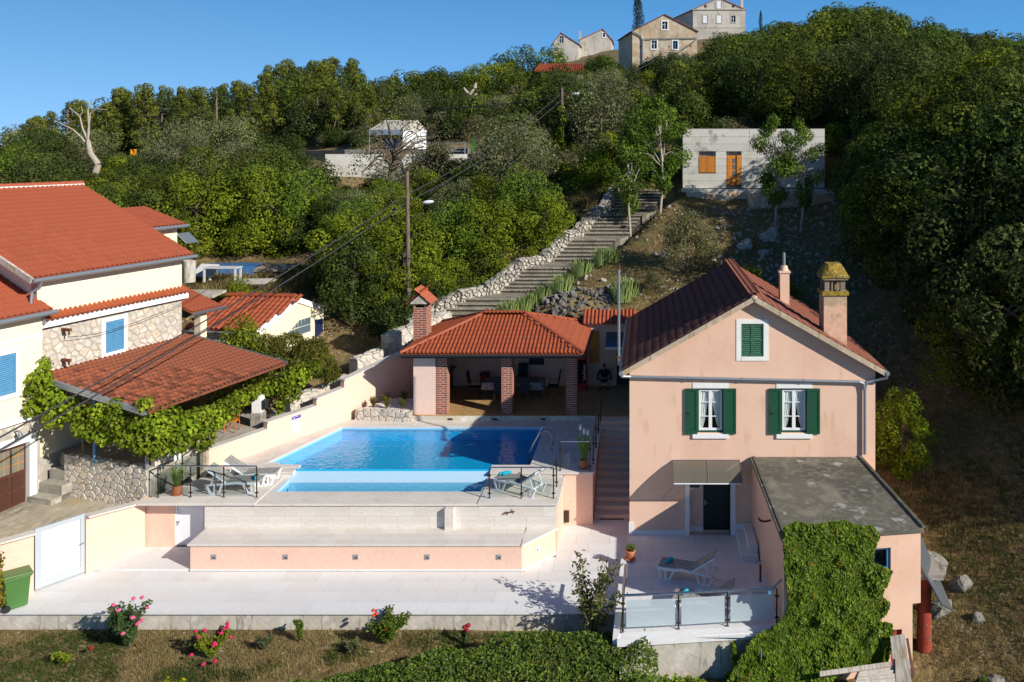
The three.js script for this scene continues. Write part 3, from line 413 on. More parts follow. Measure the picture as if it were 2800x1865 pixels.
// glass balustrades: posts, rails and panes along a run of points
function balustrade(label, pts, h, { glass = smokedPane, gh = [.12, .9], postM = darkSteel, railM = steel, base = 0, name = 'glass_balustrade', skip = [], rr = .026 }) {
  const t = thing(name, label, 'balustrade', [pts[0][0], pts[0][1], pts[0][2]]);
  part(t, 'top_rail', pipe(pts.map(p => V(p[0], p[1] + h, p[2])), rr, 8), railM);
  pts.forEach((p, i) => { if (skip.includes(i)) return; const o = part(t, 'post', cyl(V(...p), V(p[0], p[1] + h - .02, p[2]), .024, .024, 8), postM); part(o, 'foot', cyl(V(...p), V(p[0], p[1] + .03, p[2]), .05, .045, 10), steel); part(o, 'clamp', [box(p[0] - .06, p[0] + .06, p[1] + .17, p[1] + .21, p[2] - .02, p[2] + .02), box(p[0] - .06, p[0] + .06, p[1] + .8, p[1] + .84, p[2] - .02, p[2] + .02)], postM); });
  for (let i = 0; i < pts.length - 1; i++) { const a = V(...pts[i]), b = V(...pts[i + 1]), g = a.clone().lerp(b, .06), e = a.clone().lerp(b, .94), m = y => new THREE.Vector3(0, y, 0); part(t, 'glass_pane', tri(quad(g.clone().add(m(gh[0])), e.clone().add(m(gh[0])), e.clone().add(m(gh[1])), g.clone().add(m(gh[1])))), glass); }
  return t;
}
balustrade('smoked glass balustrade round the left deck with the single lounger', [[bx(31.0) - .02, YL + .18, 31.0], [-16.95, YL, 30.0], [-17.25, YL, 29.0], [-16.1, YL, 29.0], [-14.93, YL, 29.0], [-13.76, YL, 28.98]], 1.12, { skip: [0] });
balustrade('clear glass balustrade round the deck beside the stairs with the lounger', [[-5.55, YL, 28.92], [-4.43, YL, 28.92], [-3.3, YL, 28.92], [-3.3, YL, 29.9]], 1.1, { glass: pane });
balustrade('clear glass balustrade on the upper deck beside the tall grass pot', [[-3.28, YD, 30.95], [-2.16, YD, 30.95]], 1.12, { gh: [.1, .92], glass: pane });
balustrade('steel handrail with glass along the top of the stair side', [[-2.08, YD, 31.6], [-2.08, YD, 33.3], [-2.08, YD, 35.0], [-2.08, YD, 36.5]], 1.1, { gh: [.1, .9], glass: pane });
// outside stairs between the pool and the house
{
  const s = thing('stairs', 'peach stone stairs climbing between the pool deck and the pink house', 'stairs', [-1.3, 0, 33.5]);
  const n = 13, y1 = 2.2; for (let i = 0; i < n; i++) { const d = 31.35 + i * .392, y = (i + 1) * y1 / n; part(s, 'step', [box(-2.02, -.65, -.3, y - .035, d, 36.75)], i % 2 ? peach : peach); part(s, 'tread', rbox(-2.03, -.645, y - .034, y, d - .03, d + .4, .008), tint(paving, .96, .82, .68)); }
  single('doormat', [(() => { const g = new THREE.CylinderGeometry(.46, .46, .02, 24, 1, false, Math.PI / 2, Math.PI); g.scale(1, 1, .62); g.rotateY(-Math.PI / 2); g.rotateY(Math.PI / 2); g.translate(-1.35, .011, -31.28); g.rotateY(0); return clean(g); })()], rustM, 'half round brown doormat at the foot of the stairs', 'doormat');
}
// left boundary wall with its stepped top, and the gate
{
  const w = thing('boundary_wall', 'long stepped peach boundary wall along the left side of the pool', 'wall', [-14.5, 1, 35]);
  const S = [[31.0, 33.2, 2.81, 2.81], [33.2, 35.3, 3.1, 3.1], [35.3, 36.6, 3.42, 3.5], [36.6, 42.5, 3.86, 4.75]];
  S.forEach(([a, b, ya, yb]) => { part(w, 'wall_face', seg([bx(a), a], [bx(b), b], .24, .2, [ya - .05, yb - .05], .5), peach); part(w, 'coping', seg([bx(a) + .04, a - .06], [bx(b) + .04, b], .36, [ya - .05, yb - .05, yb - .05, ya - .05], [ya, yb], .45), slabTones[2]); });
  part(w, 'end_pillar', box(bx(31) - .22, bx(31) + .02, 1.6, 2.8, 30.82, 31.0), tint(rock, .8, .7, .62));
  const cv = document.createElement('canvas'); cv.width = 256; cv.height = 448; const c = cv.getContext('2d'); c.fillStyle = '#f2f2f4'; c.fillRect(0, 0, 256, 448); c.fillStyle = '#4a2a86'; c.fillRect(0, 0, 256, 96); c.fillStyle = '#d8c8f4'; c.fillRect(18, 24, 66, 14); c.fillRect(92, 24, 118, 14); c.fillRect(18, 60, 70, 12); c.fillStyle = '#d6d6de'; c.fillRect(60, 112, 120, 8);
  c.fillStyle = '#8a8a96'; for (let i = 0; i < 4; i++) for (let j = 0; j < 4; j++) { c.fillRect(28 + i * 54, 124 + j * 76, 26, 30); c.fillRect(22 + i * 54, 164 + j * 76, 38, 6); }
  const tx = new THREE.CanvasTexture(cv); tx.colorSpace = THREE.SRGBColorSpace; const sm2 = mat('printed notice', { map: tx, roughness: .5 });
  const d0 = 34.2, d1 = 34.58, o = thing('pool_rules_sign', 'white rules notice with a purple header on the peach wall', 'sign', [bx(34.4), 2.3, 34.4]);
  const a = V(bx(d0) + .02, 2.3, d0), b = V(bx(d1) + .02, 2.3, d1), up = new THREE.Vector3(0, .66, 0); const G = tri(quad(a, b, b.clone().add(up), a.clone().add(up))); G.setAttribute('uv', new THREE.Float32BufferAttribute([0, 0, 1, 0, 1, 1, 0, 0, 1, 1, 0, 1], 2)); G.userData.uvOwn = true; const pm = new THREE.Mesh(G.translate(-bx(34.4), -2.3, 34.4), sm2); pm.name = 'printed_sheet'; o.add(pm);
  part(o, 'backing', seg([bx(d0) + .005, d0], [bx(d1) + .005, d1], .01, 2.29, 2.97, .5), whiteP);

  const f = thing('front_boundary_wall', 'peach wall with stone coping running to the white gate', 'wall', [-18.4, 0, 28.2]);
  const A = [-17.87, 29.06], B = [-18.8, 27.39], C = [-19.62, 26.25], E = [-20.9, 24.9];
  part(f, 'wall_face', seg(A, B, .22, -.3, [1.66, 1.88], .5), peach); part(f, 'coping', seg([A[0] + .05, A[1] + .02], [B[0] + .05, B[1] - .03], .34, [1.66, 1.88, 1.88, 1.66], [1.72, 1.94], .45), slabTones[2]);
  const f2 = thing('front_boundary_wall', 'short peach wall with coping between the white gate and the bin', 'wall', [-20.2, 0, 25.6]);
  part(f2, 'wall_face', seg(C, E, .22, -.3, 1.88, .5), peach); part(f2, 'coping', seg([C[0] + .05, C[1]], [E[0] + .05, E[1]], .34, 1.88, 1.94, .45), slabTones[2]);
  const gt = thing('garden_gate', 'white metal gate with a solid panel in the peach wall', 'gate', [-19.2, 0, 26.8]);
  const P = t => [lerp(B[0] + .06, C[0] + .06, t), lerp(B[1], C[1], t)], gs = (t0, t1, y0, y1, w = .06) => seg(P(t0), P(t1), w, y0, y1, .5);
  part(gt, 'panel', gs(.08, .88, .24, 1.86, .03), mat('pale grey gate panel', { color: sr(206, 210, 214), roughness: .4 })); part(gt, 'gate_frame', [gs(.0, .09, .04, 1.98, .07), gs(.88, 1, .04, 1.98, .08), gs(.09, .88, .04, .25, .066), gs(.09, .88, 1.84, 1.97, .066)], mat('grey white gate frame', { color: sr(176, 182, 188), roughness: .4 }));
  const hd = P(.07); part(gt, 'handle', [cyl(V(hd[0] + .04, 1.02, hd[1]), V(hd[0] + .1, 1.02, hd[1]), .012), cyl(V(hd[0] + .1, 1.02, hd[1]), V(hd[0] + .03, 1.0, hd[1] - .14), .012), box(hd[0] + .035, hd[0] + .05, .84, .92, hd[1] - .03, hd[1] + .02)], black);
}

// ---------- pink house ----------
const HD = 29.6;                                                    // depth of its facade
function wallWithHoles(pts, holes, d, t) { const s = new THREE.Shape(pts.map(p => new THREE.Vector2(...p))); for (const [a, b, c, e] of holes) s.holes.push(new THREE.Path([[a, c], [a, e], [b, e], [b, c]].map(p => new THREE.Vector2(...p)))); return new THREE.ExtrudeGeometry(s, { depth: t, bevelEnabled: false }).translate(0, 0, -d - t); }
function louvres(parent, x0, x1, y0, y1, d, m, n = 14, fr = .05) {   // one louvred shutter leaf, facing the camera
  const s = part(parent, 'shutter', [box(x0, x0 + fr, y0, y1, d, d + .04), box(x1 - fr, x1, y0, y1, d, d + .04), box(x0 + fr, x1 - fr, y0, y0 + fr * 1.4, d, d + .04), box(x0 + fr, x1 - fr, y1 - fr * 1.2, y1, d, d + .04), box(x0 + fr, x1 - fr, (y0 + y1) / 2 - .03, (y0 + y1) / 2 + .03, d, d + .04)], m);
  for (let i = 0; i < n; i++) { const y = lerp(y0 + fr * 1.4, y1 - fr * 1.2, (i + .5) / n), h = (y1 - y0) / n * .55; part(s, 'slat', slab([V(x0 + fr, y - h / 2, d + .004), V(x1 - fr, y - h / 2, d + .004), V(x1 - fr, y + h / 2, d + .036), V(x0 + fr, y + h / 2, d + .036)], .008), m); }
  return s;
}
{
  const h = thing('pink_house', 'two storey pink house with gabled tile roof and dark green shutters', 'house', [3.8, 0, 34]);
  const X0 = -.64, X1 = 8.2, XR = 3.81, YE = 6.22, YR = 8.62, win = [[1.8, 2.75, 3.88, 5.47], [4.81, 5.76, 3.88, 5.47], [3.38, 4.18, 6.63, 7.81], [1.51, 2.99, .2, 2.5]];
  part(h, 'wall', wallWithHoles([[X0, -.6], [X1, -.6], [X1, YE], [XR, YR], [X0, YE]], win, HD, .35), pink, 'sunlit pink plaster gable wall');
  part(h, 'wall', box(X0, X0 + .35, -.6, YE, HD + .35, 38.2), pink); part(h, 'wall', box(X1 - .35, X1, -.6, YE, HD + .35, 38.2), pink);
  part(h, 'wall', wallWithHoles([[X0 + .35, -.6], [X1 - .35, -.6], [X1 - .35, YE], [XR, YR], [X0 + .35, YE]], [], 38.2, .3), pink);
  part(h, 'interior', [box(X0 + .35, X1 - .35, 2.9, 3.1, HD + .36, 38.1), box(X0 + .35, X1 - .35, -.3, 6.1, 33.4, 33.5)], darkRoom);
  part(h, 'plinth', [box(X0, 1.36, .2, .4, HD - .03, HD), box(3.17, 3.74, .2, .62, HD - .03, HD), box(X0 - .02, X0 + .14, .2, .68, HD - .05, HD)], pavingTones[1]);
  // windows
  win.slice(0, 2).forEach(([a, b, c, e], i) => {
    const w = part(h, 'window', [box(a, a + .05, c, e, HD + .06, HD + .12), box(b - .05, b, c, e, HD + .06, HD + .12), box(a + .05, b - .05, e - .04, e, HD + .06, HD + .12), box(a + .05, b - .05, c, c + .06, HD + .06, HD + .12)], greenPaint);
    const x = [a + .06, (a + b) / 2, b - .06]; part(w, 'sash', [...[0, 1].flatMap(k => [box(x[k], x[k] + .06, c + .07, e - .05, HD + .08, HD + .13), box(x[k + 1] - .06, x[k + 1], c + .07, e - .05, HD + .08, HD + .13), box(x[k] + .06, x[k + 1] - .06, e - .11, e - .05, HD + .082, HD + .128), box(x[k] + .06, x[k + 1] - .06, c + .07, c + .15, HD + .082, HD + .128), ...[.36, .68].map(f => box(x[k] + .06, x[k + 1] - .06, lerp(c, e, f) - .014, lerp(c, e, f) + .014, HD + .09, HD + .12))])], whiteMetal);
    for (const k of [0, 1]) for (const [f, g] of [[.1, .35], [.37, .67], [.69, .92]]) part(w, 'pane', tri(quad(V(x[k] + .06, lerp(c, e, f), HD + .105), V(x[k + 1] - .06, lerp(c, e, f), HD + .105), V(x[k + 1] - .06, lerp(c, e, g), HD + .105), V(x[k] + .06, lerp(c, e, g), HD + .105))), pane);
    for (const s of [-1, 1]) { const xe = s < 0 ? a + .07 : b - .07, mid = (a + b) / 2, T = []; for (let k = 0; k < 12; k++) for (let j = 0; j < 8; j++) { const P = (kk, jj) => { const t = kk / 12, v = jj / 8, wd = (mid - a - .07) * lerp(.3, 1, Math.pow(v, .8)); return V(xe - s * wd * t, lerp(c + .1, e - .06, v), HD + .15 + .015 * Math.sin(t * 26)); }; T.push(...quad(P(k, j), P(k + 1, j), P(k + 1, j + 1), P(k, j + 1))); } part(w, 'curtain', tri(T), curtainM); }
    for (const s of [-1, 1]) {                                        // shutters folded back against the wall
      const xa = s < 0 ? a - .44 : b, xb = s < 0 ? a : b + .44, sh = part(h, 'shutter', [box(xa, xb, c - .02, e + .02, HD - .055, HD - .025)], greenPaint);
      part(sh, 'frame', [box(xa, xa + .07, c - .02, e + .02, HD - .075, HD - .055), box(xb - .07, xb, c - .02, e + .02, HD - .075, HD - .055), box(xa + .07, xb - .07, e - .07, e + .02, HD - .075, HD - .055), box(xa + .07, xb - .07, c - .02, c + .1, HD - .075, HD - .055)], greenPaint);
      if (s < 0) part(sh, 'latch', [box(xa + .02, xa + .16, lerp(c, e, .46), lerp(c, e, .46) + .02, HD - .095, HD - .075), box(xa + .04, xa + .07, lerp(c, e, .46) - .02, lerp(c, e, .46) + .05, HD - .09, HD - .075)], black);
    }
    part(h, 'lintel', box(a - .17, b + .17, 5.49, 5.68, HD - .02, HD + .06), whitewash); part(h, 'sill', box(a - .17, b + .17, 3.7, 3.86, HD - .07, HD + .1), whitewash);
  });
  const gw = part(h, 'gable_window', [box(3.2, 3.38, 6.48, 7.97, HD - .02, HD + .1), box(4.18, 4.36, 6.48, 7.97, HD - .02, HD + .1), box(3.38, 4.18, 7.81, 7.97, HD - .022, HD + .1), box(3.38, 4.18, 6.48, 6.63, HD - .03, HD + .1)], whitewash);
  louvres(gw, 3.39, 3.78, 6.65, 7.8, HD + .01, greenFaded); louvres(gw, 3.785, 4.17, 6.65, 7.8, HD + .01, greenFaded);
  // entrance
  part(h, 'entrance_recess', [wallWithHoles([[1.45, .1], [3.05, .1], [3.05, 2.6], [1.45, 2.6]], [[1.53, 1.89, 1.8, 2.44], [2.03, 2.99, .24, 2.44]], HD + .3, .12)], peach);
  part(h, 'entrance_frame', [box(1.36, 1.52, .2, 2.66, HD - .03, HD + .3), box(2.99, 3.17, .2, 2.66, HD - .03, HD + .3), box(1.52, 2.99, 2.5, 2.66, HD - .03, HD + .3), box(1.52, 2.03, .2, .38, HD + .27, HD + .3)], whitewash);
  const dr = part(h, 'door', [box(2.03, 2.99, .24, 2.44, HD + .33, HD + .38)], darkGreen); part(dr, 'door_panel', [box(2.1, 2.46, .4, 2.3, HD + .315, HD + .33), box(2.52, 2.92, .4, 2.3, HD + .315, HD + .33)], darkGreen); part(dr, 'handle', [box(2.08, 2.2, 1.24, 1.27, HD + .27, HD + .29), box(2.08, 2.11, 1.15, 1.35, HD + .29, HD + .315)], steel);
  const sw = part(h, 'window', [box(1.53, 1.58, 1.8, 2.44, HD + .28, HD + .34), box(1.84, 1.89, 1.8, 2.44, HD + .28, HD + .34), box(1.58, 1.84, 1.8, 1.87, HD + .28, HD + .34), box(1.58, 1.84, 2.38, 2.44, HD + .28, HD + .34)], greenPaint); part(sw, 'pane', box(1.58, 1.84, 1.87, 2.38, HD + .31, HD + .32), mat('blue curtained pane', { color: sr(70, 130, 170), roughness: .12 }));
  // roof
  const rise = (8.86 - 6.2) / 4.66, L = Math.hypot(4.66, 2.66), F = 29.36, Bk = 38.45, up = V(0, .06, 0);
  part(h, 'roof', [slab([V(-.86, 6.14, F), V(3.81, 8.8, F), V(3.81, 8.8, Bk), V(-.86, 6.14, Bk)], .07), slab([V(3.81, 8.8, F), V(8.48, 6.14, F), V(8.48, 6.14, Bk), V(3.81, 8.8, Bk)], .07)], tileDark);
  const rl = part(h, 'roof_slope', box(3.7, 3.9, 8.6, 8.7, 30, 38), tileDark);
  tileRoof(h, V(-.88, 6.16, Bk), V(0, 0, F).sub(V(0, 0, Bk)), V(4.69, 2.67, 0), Bk - F, L, { w: .24, l: .33, h: .03, mats: tileDarkT });
  tileRoof(h, V(8.5, 6.16, F), V(0, 0, Bk).sub(V(0, 0, F)), V(-4.69, 2.67, 0), Bk - F, L, { w: .24, l: .33, h: .03, mats: tones(tileDark, [1.3, 1.1, 1.5, 1.2]), most: 200 });  // paler copies of the same tiles: sunlight put into this slope's colour
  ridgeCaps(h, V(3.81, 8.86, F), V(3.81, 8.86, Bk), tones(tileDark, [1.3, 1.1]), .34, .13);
  for (const s of [-1, 1]) part(h, 'verge', [beam(V(3.81, 8.75, F - .02), V(3.81 + s * 4.7, 6.08, F - .02), .1, .17)], tint(concrete, 1, .86, .7)); part(h, 'verge_apex', (() => new THREE.SphereGeometry(.13, 10, 8).scale(1, .8, .6).translate(3.81, 8.78, -F + .02))(), tint(concrete, .95, .78, .62));
  for (const s of [-1, 1]) part(h, 'gutter', [pipe([V(3.81 + s * 4.75, 6.1, F - .1), V(3.81 + s * 4.75, 6.1, Bk)], .075, 10)], gutterM);
  part(h, 'downpipe', [pipe([V(-.94, 6.06, F - .05), V(-.9, 5.98, F), V(-.6, 5.93, HD - .1), V(7.6, 5.74, HD - .1), V(7.75, 5.68, HD - .1), V(7.8, 5.4, HD - .1), V(7.8, 3.15, HD - .1)], .055, 8), pipe([V(8.56, 6.06, F - .05), V(8.52, 5.92, F), V(8.1, 5.78, HD - .1), V(7.85, 5.72, HD - .1), V(7.8, 5.45, HD - .1)], .055, 8)], gutterM);
  for (const x of [1.45, 3.4, 5.6]) part(h, 'pipe_bracket', cyl(V(x, 5.74 + (7.6 - x) * .0225, HD - .1), V(x + .03, 5.74 + (7.6 - x) * .0225, HD - .1), .07, .07, 10), gutterM);
  const moss = mat('mossy cap tiles', { map: surfTex([150, 128, 40], [[8, 5, .4, .7, [112, 88, 44], .8, 2], [20, 4, .5, .8, [176, 150, 44], .8, 5], [10, 4, .68, .8, [150, 144, 124], .8, 9]], 1.2, 256), roughness: 1, bumpMap: bRough, bumpScale: .04 });
  const worn = mat('worn pink chimney plaster', { map: surfTex([218, 176, 148], [[4, 5, .5, .62, [168, 148, 120], .9, 3], [12, 4, .4, .8, [204, 160, 132], .6, 8]], 2, 512), roughness: .96, bumpMap: bRough, bumpScale: .005 });
  const ch = part(h, 'chimney', [box(6.46, 7.3, 6.5, 8.74, 30.1, 30.94)], worn, 'tall pink chimney with mossy tiled lantern');
  part(ch, 'chimney_ledge', [box(6.4, 7.36, 8.74, 8.88, 30.04, 31)], moss);
  part(ch, 'lantern', [[6.5, 30.14], [7.08, 30.14], [6.5, 30.72], [7.08, 30.72]].flatMap(([x, d]) => [0, 1, 2, 3].map(k => box(x + .004 * (k % 2), x + .17, 8.88 + k * .105, 8.975 + k * .105, d, d + .17))).concat([box(6.75, 6.8, 8.88, 9.3, 30.16, 30.2), box(6.95, 7.0, 8.88, 9.3, 30.16, 30.2)]), tint(concrete, .62, .52, .42));
  part(ch, 'lantern_lid', [box(6.42, 7.34, 9.3, 9.38, 30.06, 30.98), box(6.6, 7.2, 8.88, 9.3, 30.5, 30.55)], tint(concrete, .55, .45, .36));
  part(ch, 'cap', [prism([[6.38, 30.02], [7.38, 30.02], [7.38, 31.02], [6.38, 31.02]], 9.38, 9.45), (() => { const g = new THREE.CylinderGeometry(.36, .68, .42, 4, 1); g.rotateY(Math.PI / 4); return g.translate(6.88, 9.66, -30.52); })()], moss);
  part(ch, 'flashing', [beam(V(6.3, 6.98, 29.9), V(7.5, 6.35, 29.9), .3, .05)], gutterM);
  const c2 = part(h, 'chimney', [box(5.33, 5.7, 7.3, 9.12, 33, 33.4)], pink, 'slim pink chimney with a steel flue'); part(c2, 'chimney_top', [box(5.29, 5.74, 9.12, 9.2, 32.96, 33.44), new THREE.CylinderGeometry(.13, .18, .2, 10).translate(5.515, 9.3, -33.2)], pink); part(c2, 'flue', cyl(V(5.515, 9.3, 33.2), V(5.515, 9.92, 33.2), .06), gutterM);
  const fl = thing('stove_flue', 'tall thin grey flue pipe beside the pink house eaves', 'flue pipe', [-1.05, 5, 31.5]); part(fl, 'pipe', pipe([V(-1.07, 5.95, 31), V(-1.07, 9.55, 31)], .05, 8), gutterM); part(fl, 'cowl', cyl(V(-1.07, 9.55, 31), V(-1.07, 9.7, 31), .04, .07), rustM); part(fl, 'bracket', [box(-1.1, -.64, 6.0, 6.04, 30.98, 31.02), box(-1.14, -1.0, 6.2, 6.3, 30.94, 31.06)], rustM);
  // canopy over the door
  const cn = thing('door_canopy', 'smoked plastic door canopy over the green front door', 'canopy', [2.2, 2.5, 29]);
  const cp = (x, t) => V(x, 2.9 - .44 * t * t, HD - .02 - 1.0 * t), T = []; for (let k = 0; k < 8; k++) T.push(...quad(cp(.92, k / 8), cp(3.3, k / 8), cp(3.3, (k + 1) / 8), cp(.92, (k + 1) / 8))); part(cn, 'sheet', tri(T), canopyM);
  for (const x of [.92, 2.12, 3.3]) part(cn, 'rib', pipe([0, .25, .5, .75, 1].map(t => cp(x, t)), .02, 6), tint(gutterM, .5)); part(cn, 'front_bar', pipe([cp(.92, 1), cp(3.3, 1)], .022, 6), whiteMetal); part(cn, 'wall_rail', pipe([cp(.92, 0), cp(3.3, 0)], .02, 6), tint(gutterM, .5));
}
// ---------- annex with the flat roof, and the terrace ----------
{
  const a = thing('annex', 'pink annex with a flat grey concrete roof joined to the pink house', 'annex', [5.8, -2, 26.5]), P = [[3.76, 29.58], [7.6, 29.58], [8.0, 24.05], [3.9, 23.48]];
  part(a, 'wall', prism([[3.76, 29.58], [3.96, 29.58], [4.1, 23.72], [3.9, 23.48]], -2.6, 2.9), pink); part(a, 'wall', [prism([[7.3, 29.58], [7.58, 29.58], [7.98, 24.05], [7.7, 24.2]], .82, 2.9)], pink);
  const fr = (x, dx = 0) => 23.48 + (x - 3.9) / 4.1 * .57 + dx, wl = (x0, x1, y0, y1) => prism([[x0, fr(x0)], [x1, fr(x1)], [x1, fr(x1) + .25], [x0, fr(x0) + .25]], y0, y1);
  part(a, 'wall', [wl(3.9, 6.42, -2.6, 2.9), wl(6.42, 7.08, -2.6, 1.86), wl(6.42, 7.08, 2.5, 2.9), wl(7.08, 7.74, .1, 2.9), wl(7.74, 7.99, .82, 2.9), wl(7.42, 7.74, -2.6, .1)], pink, 'sunlit pink front wall half covered in ivy');
  part(a, 'basement_panel', wl(7.08, 7.42, -1.0, .08).translate(0, 0, -.1), redPaint);
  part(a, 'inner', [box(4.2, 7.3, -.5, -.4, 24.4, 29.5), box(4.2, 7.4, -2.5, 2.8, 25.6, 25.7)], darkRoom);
  part(a, 'roof', [prism([[3.7, 29.56], [7.62, 29.56], [8.06, 24.0], [3.82, 23.4]], 2.9, 3.03)], flatRoof);
  part(a, 'roof_edge', [seg([7.58, 29.56], [8.02, 24.0], .1, 3.03, 3.09, .5), seg([3.78, 29.56], [3.9, 23.42], .08, 3.03, 3.06, .5)], tint(flatRoof, .8));
  const w = part(a, 'window', [[6.42, 6.47, 1.86, 2.5], [7.03, 7.08, 1.86, 2.5], [6.47, 7.03, 2.44, 2.5], [6.47, 7.03, 1.86, 1.92]].map(q => wl(...q).translate(0, 0, -.06)), bluePaint); part(w, 'pane', box(6.47, 7.03, 1.92, 2.44, 24.1, 24.11), mat('dark reflecting pane', { color: sr(28, 36, 38), roughness: .08 })); part(w, 'sill', wl(6.4, 7.1, 1.8, 1.86).translate(0, 0, .04), whitewash); part(w, 'open_sash', beam(V(6.98, 1.95, 23.95), V(6.98, 2.42, 23.95), .03, .05), bluePaint);
  part(a, 'drain_spout', tube([V(3.78, 2.72, 25.2), V(3.6, 2.68, 25.2), V(3.45, 2.72, 25.2), V(3.4, 2.8, 25.2)], .03, 12), rustM);
  part(a, 'wall_lamp', [cyl(V(3.86, 1.75, 23.6), V(3.5, 1.5, 23.45), .022, .022, 6), box(3.44, 3.52, 1.42, 1.52, 23.4, 23.5)], bluePaint);
  const t = struct('terrace', [prism([[-.66, 29.58], [3.76, 29.58], [3.9, 23.72], [-.78, 23.25]], -2.6, .185)], concrete, 'shaded paved terrace in front of the pink house');
  layer(t, 'paving_slab', floorSlabs(-.7, 3.86, 23.4, 29.58, .22, .035, .95, .62, .006, (x, d) => x < 3.76 + (29.6 - d) * .02), pavingTones);
  part(t, 'front_curb', seg([-.85, 23.18], [3.9, 23.66], .34, .05, .235, .5), pavingTones[1]); part(t, 'side_curb', seg([-.8, 23.3], [-.7, 28.0], .18, -.2, .27, .5), pavingTones[1]);
  part(t, 'hatch_cover', box(2.15, 2.85, .2, .232, 25.3, 26.05), pavingTones[2]);
  part(t, 'step', [box(3.17, 3.74, .2, .42, 27.7, 29.56), box(3.45, 3.745, .42, .68, 27.9, 29.56)], paving);
  part(t, 'drain_plinth', box(3.25, 3.85, .2, .32, 25.6, 26.5), paving); part(t, 'drain_pipe', cyl(V(3.6, .3, 26.2), V(3.6, .85, 26.2), .035), rustM);
  balustrade('frosted glass balustrade along the front of the terrace', [[-.68, .22, 25.35], [-.7, .22, 23.62], [.9, .22, 23.75], [2.33, .22, 23.9], [3.78, .22, 24.03]], 1.05, { glass: frosted, gh: [.13, .9], name: 'frosted_balustrade', skip: [0], rr: .038 });
  scene.getObjectByName('frosted_balustrade').children.filter(c => c.name === 'glass_pane')[0].removeFromParent();
  // lean-to beside the annex
  const l = thing('lean_to', 'dark sheet roof lean-to on a red post beside the annex', 'lean-to', [8.5, -1, 25]);
  part(l, 'red_post', (() => { const g = new THREE.CylinderGeometry(.2, .22, 2.2, 12); return g.translate(8.28, .2, -24.6); })(), redPaint); part(l, 'roof_sheet', slab([at(2519, 1464, 25.8), at(2518, 1546, 24.4), at(2577, 1654, 23.7), at(2606, 1668, 24.3)], .04), tint(gutterM, .55)); part(l, 'platform', [prism([[7.75, 24.3], [8.75, 24.3], [8.75, 26.5], [7.75, 26.5]], 1.35, 1.5), box(7.75, 8.6, 1.15, 1.35, 24.5, 24.7)], tint(concrete, .7)); part(l, 'rear_wall', box(7.7, 8.9, -1.6, 1.35, 26.3, 26.5), tint(concrete, .5));
}
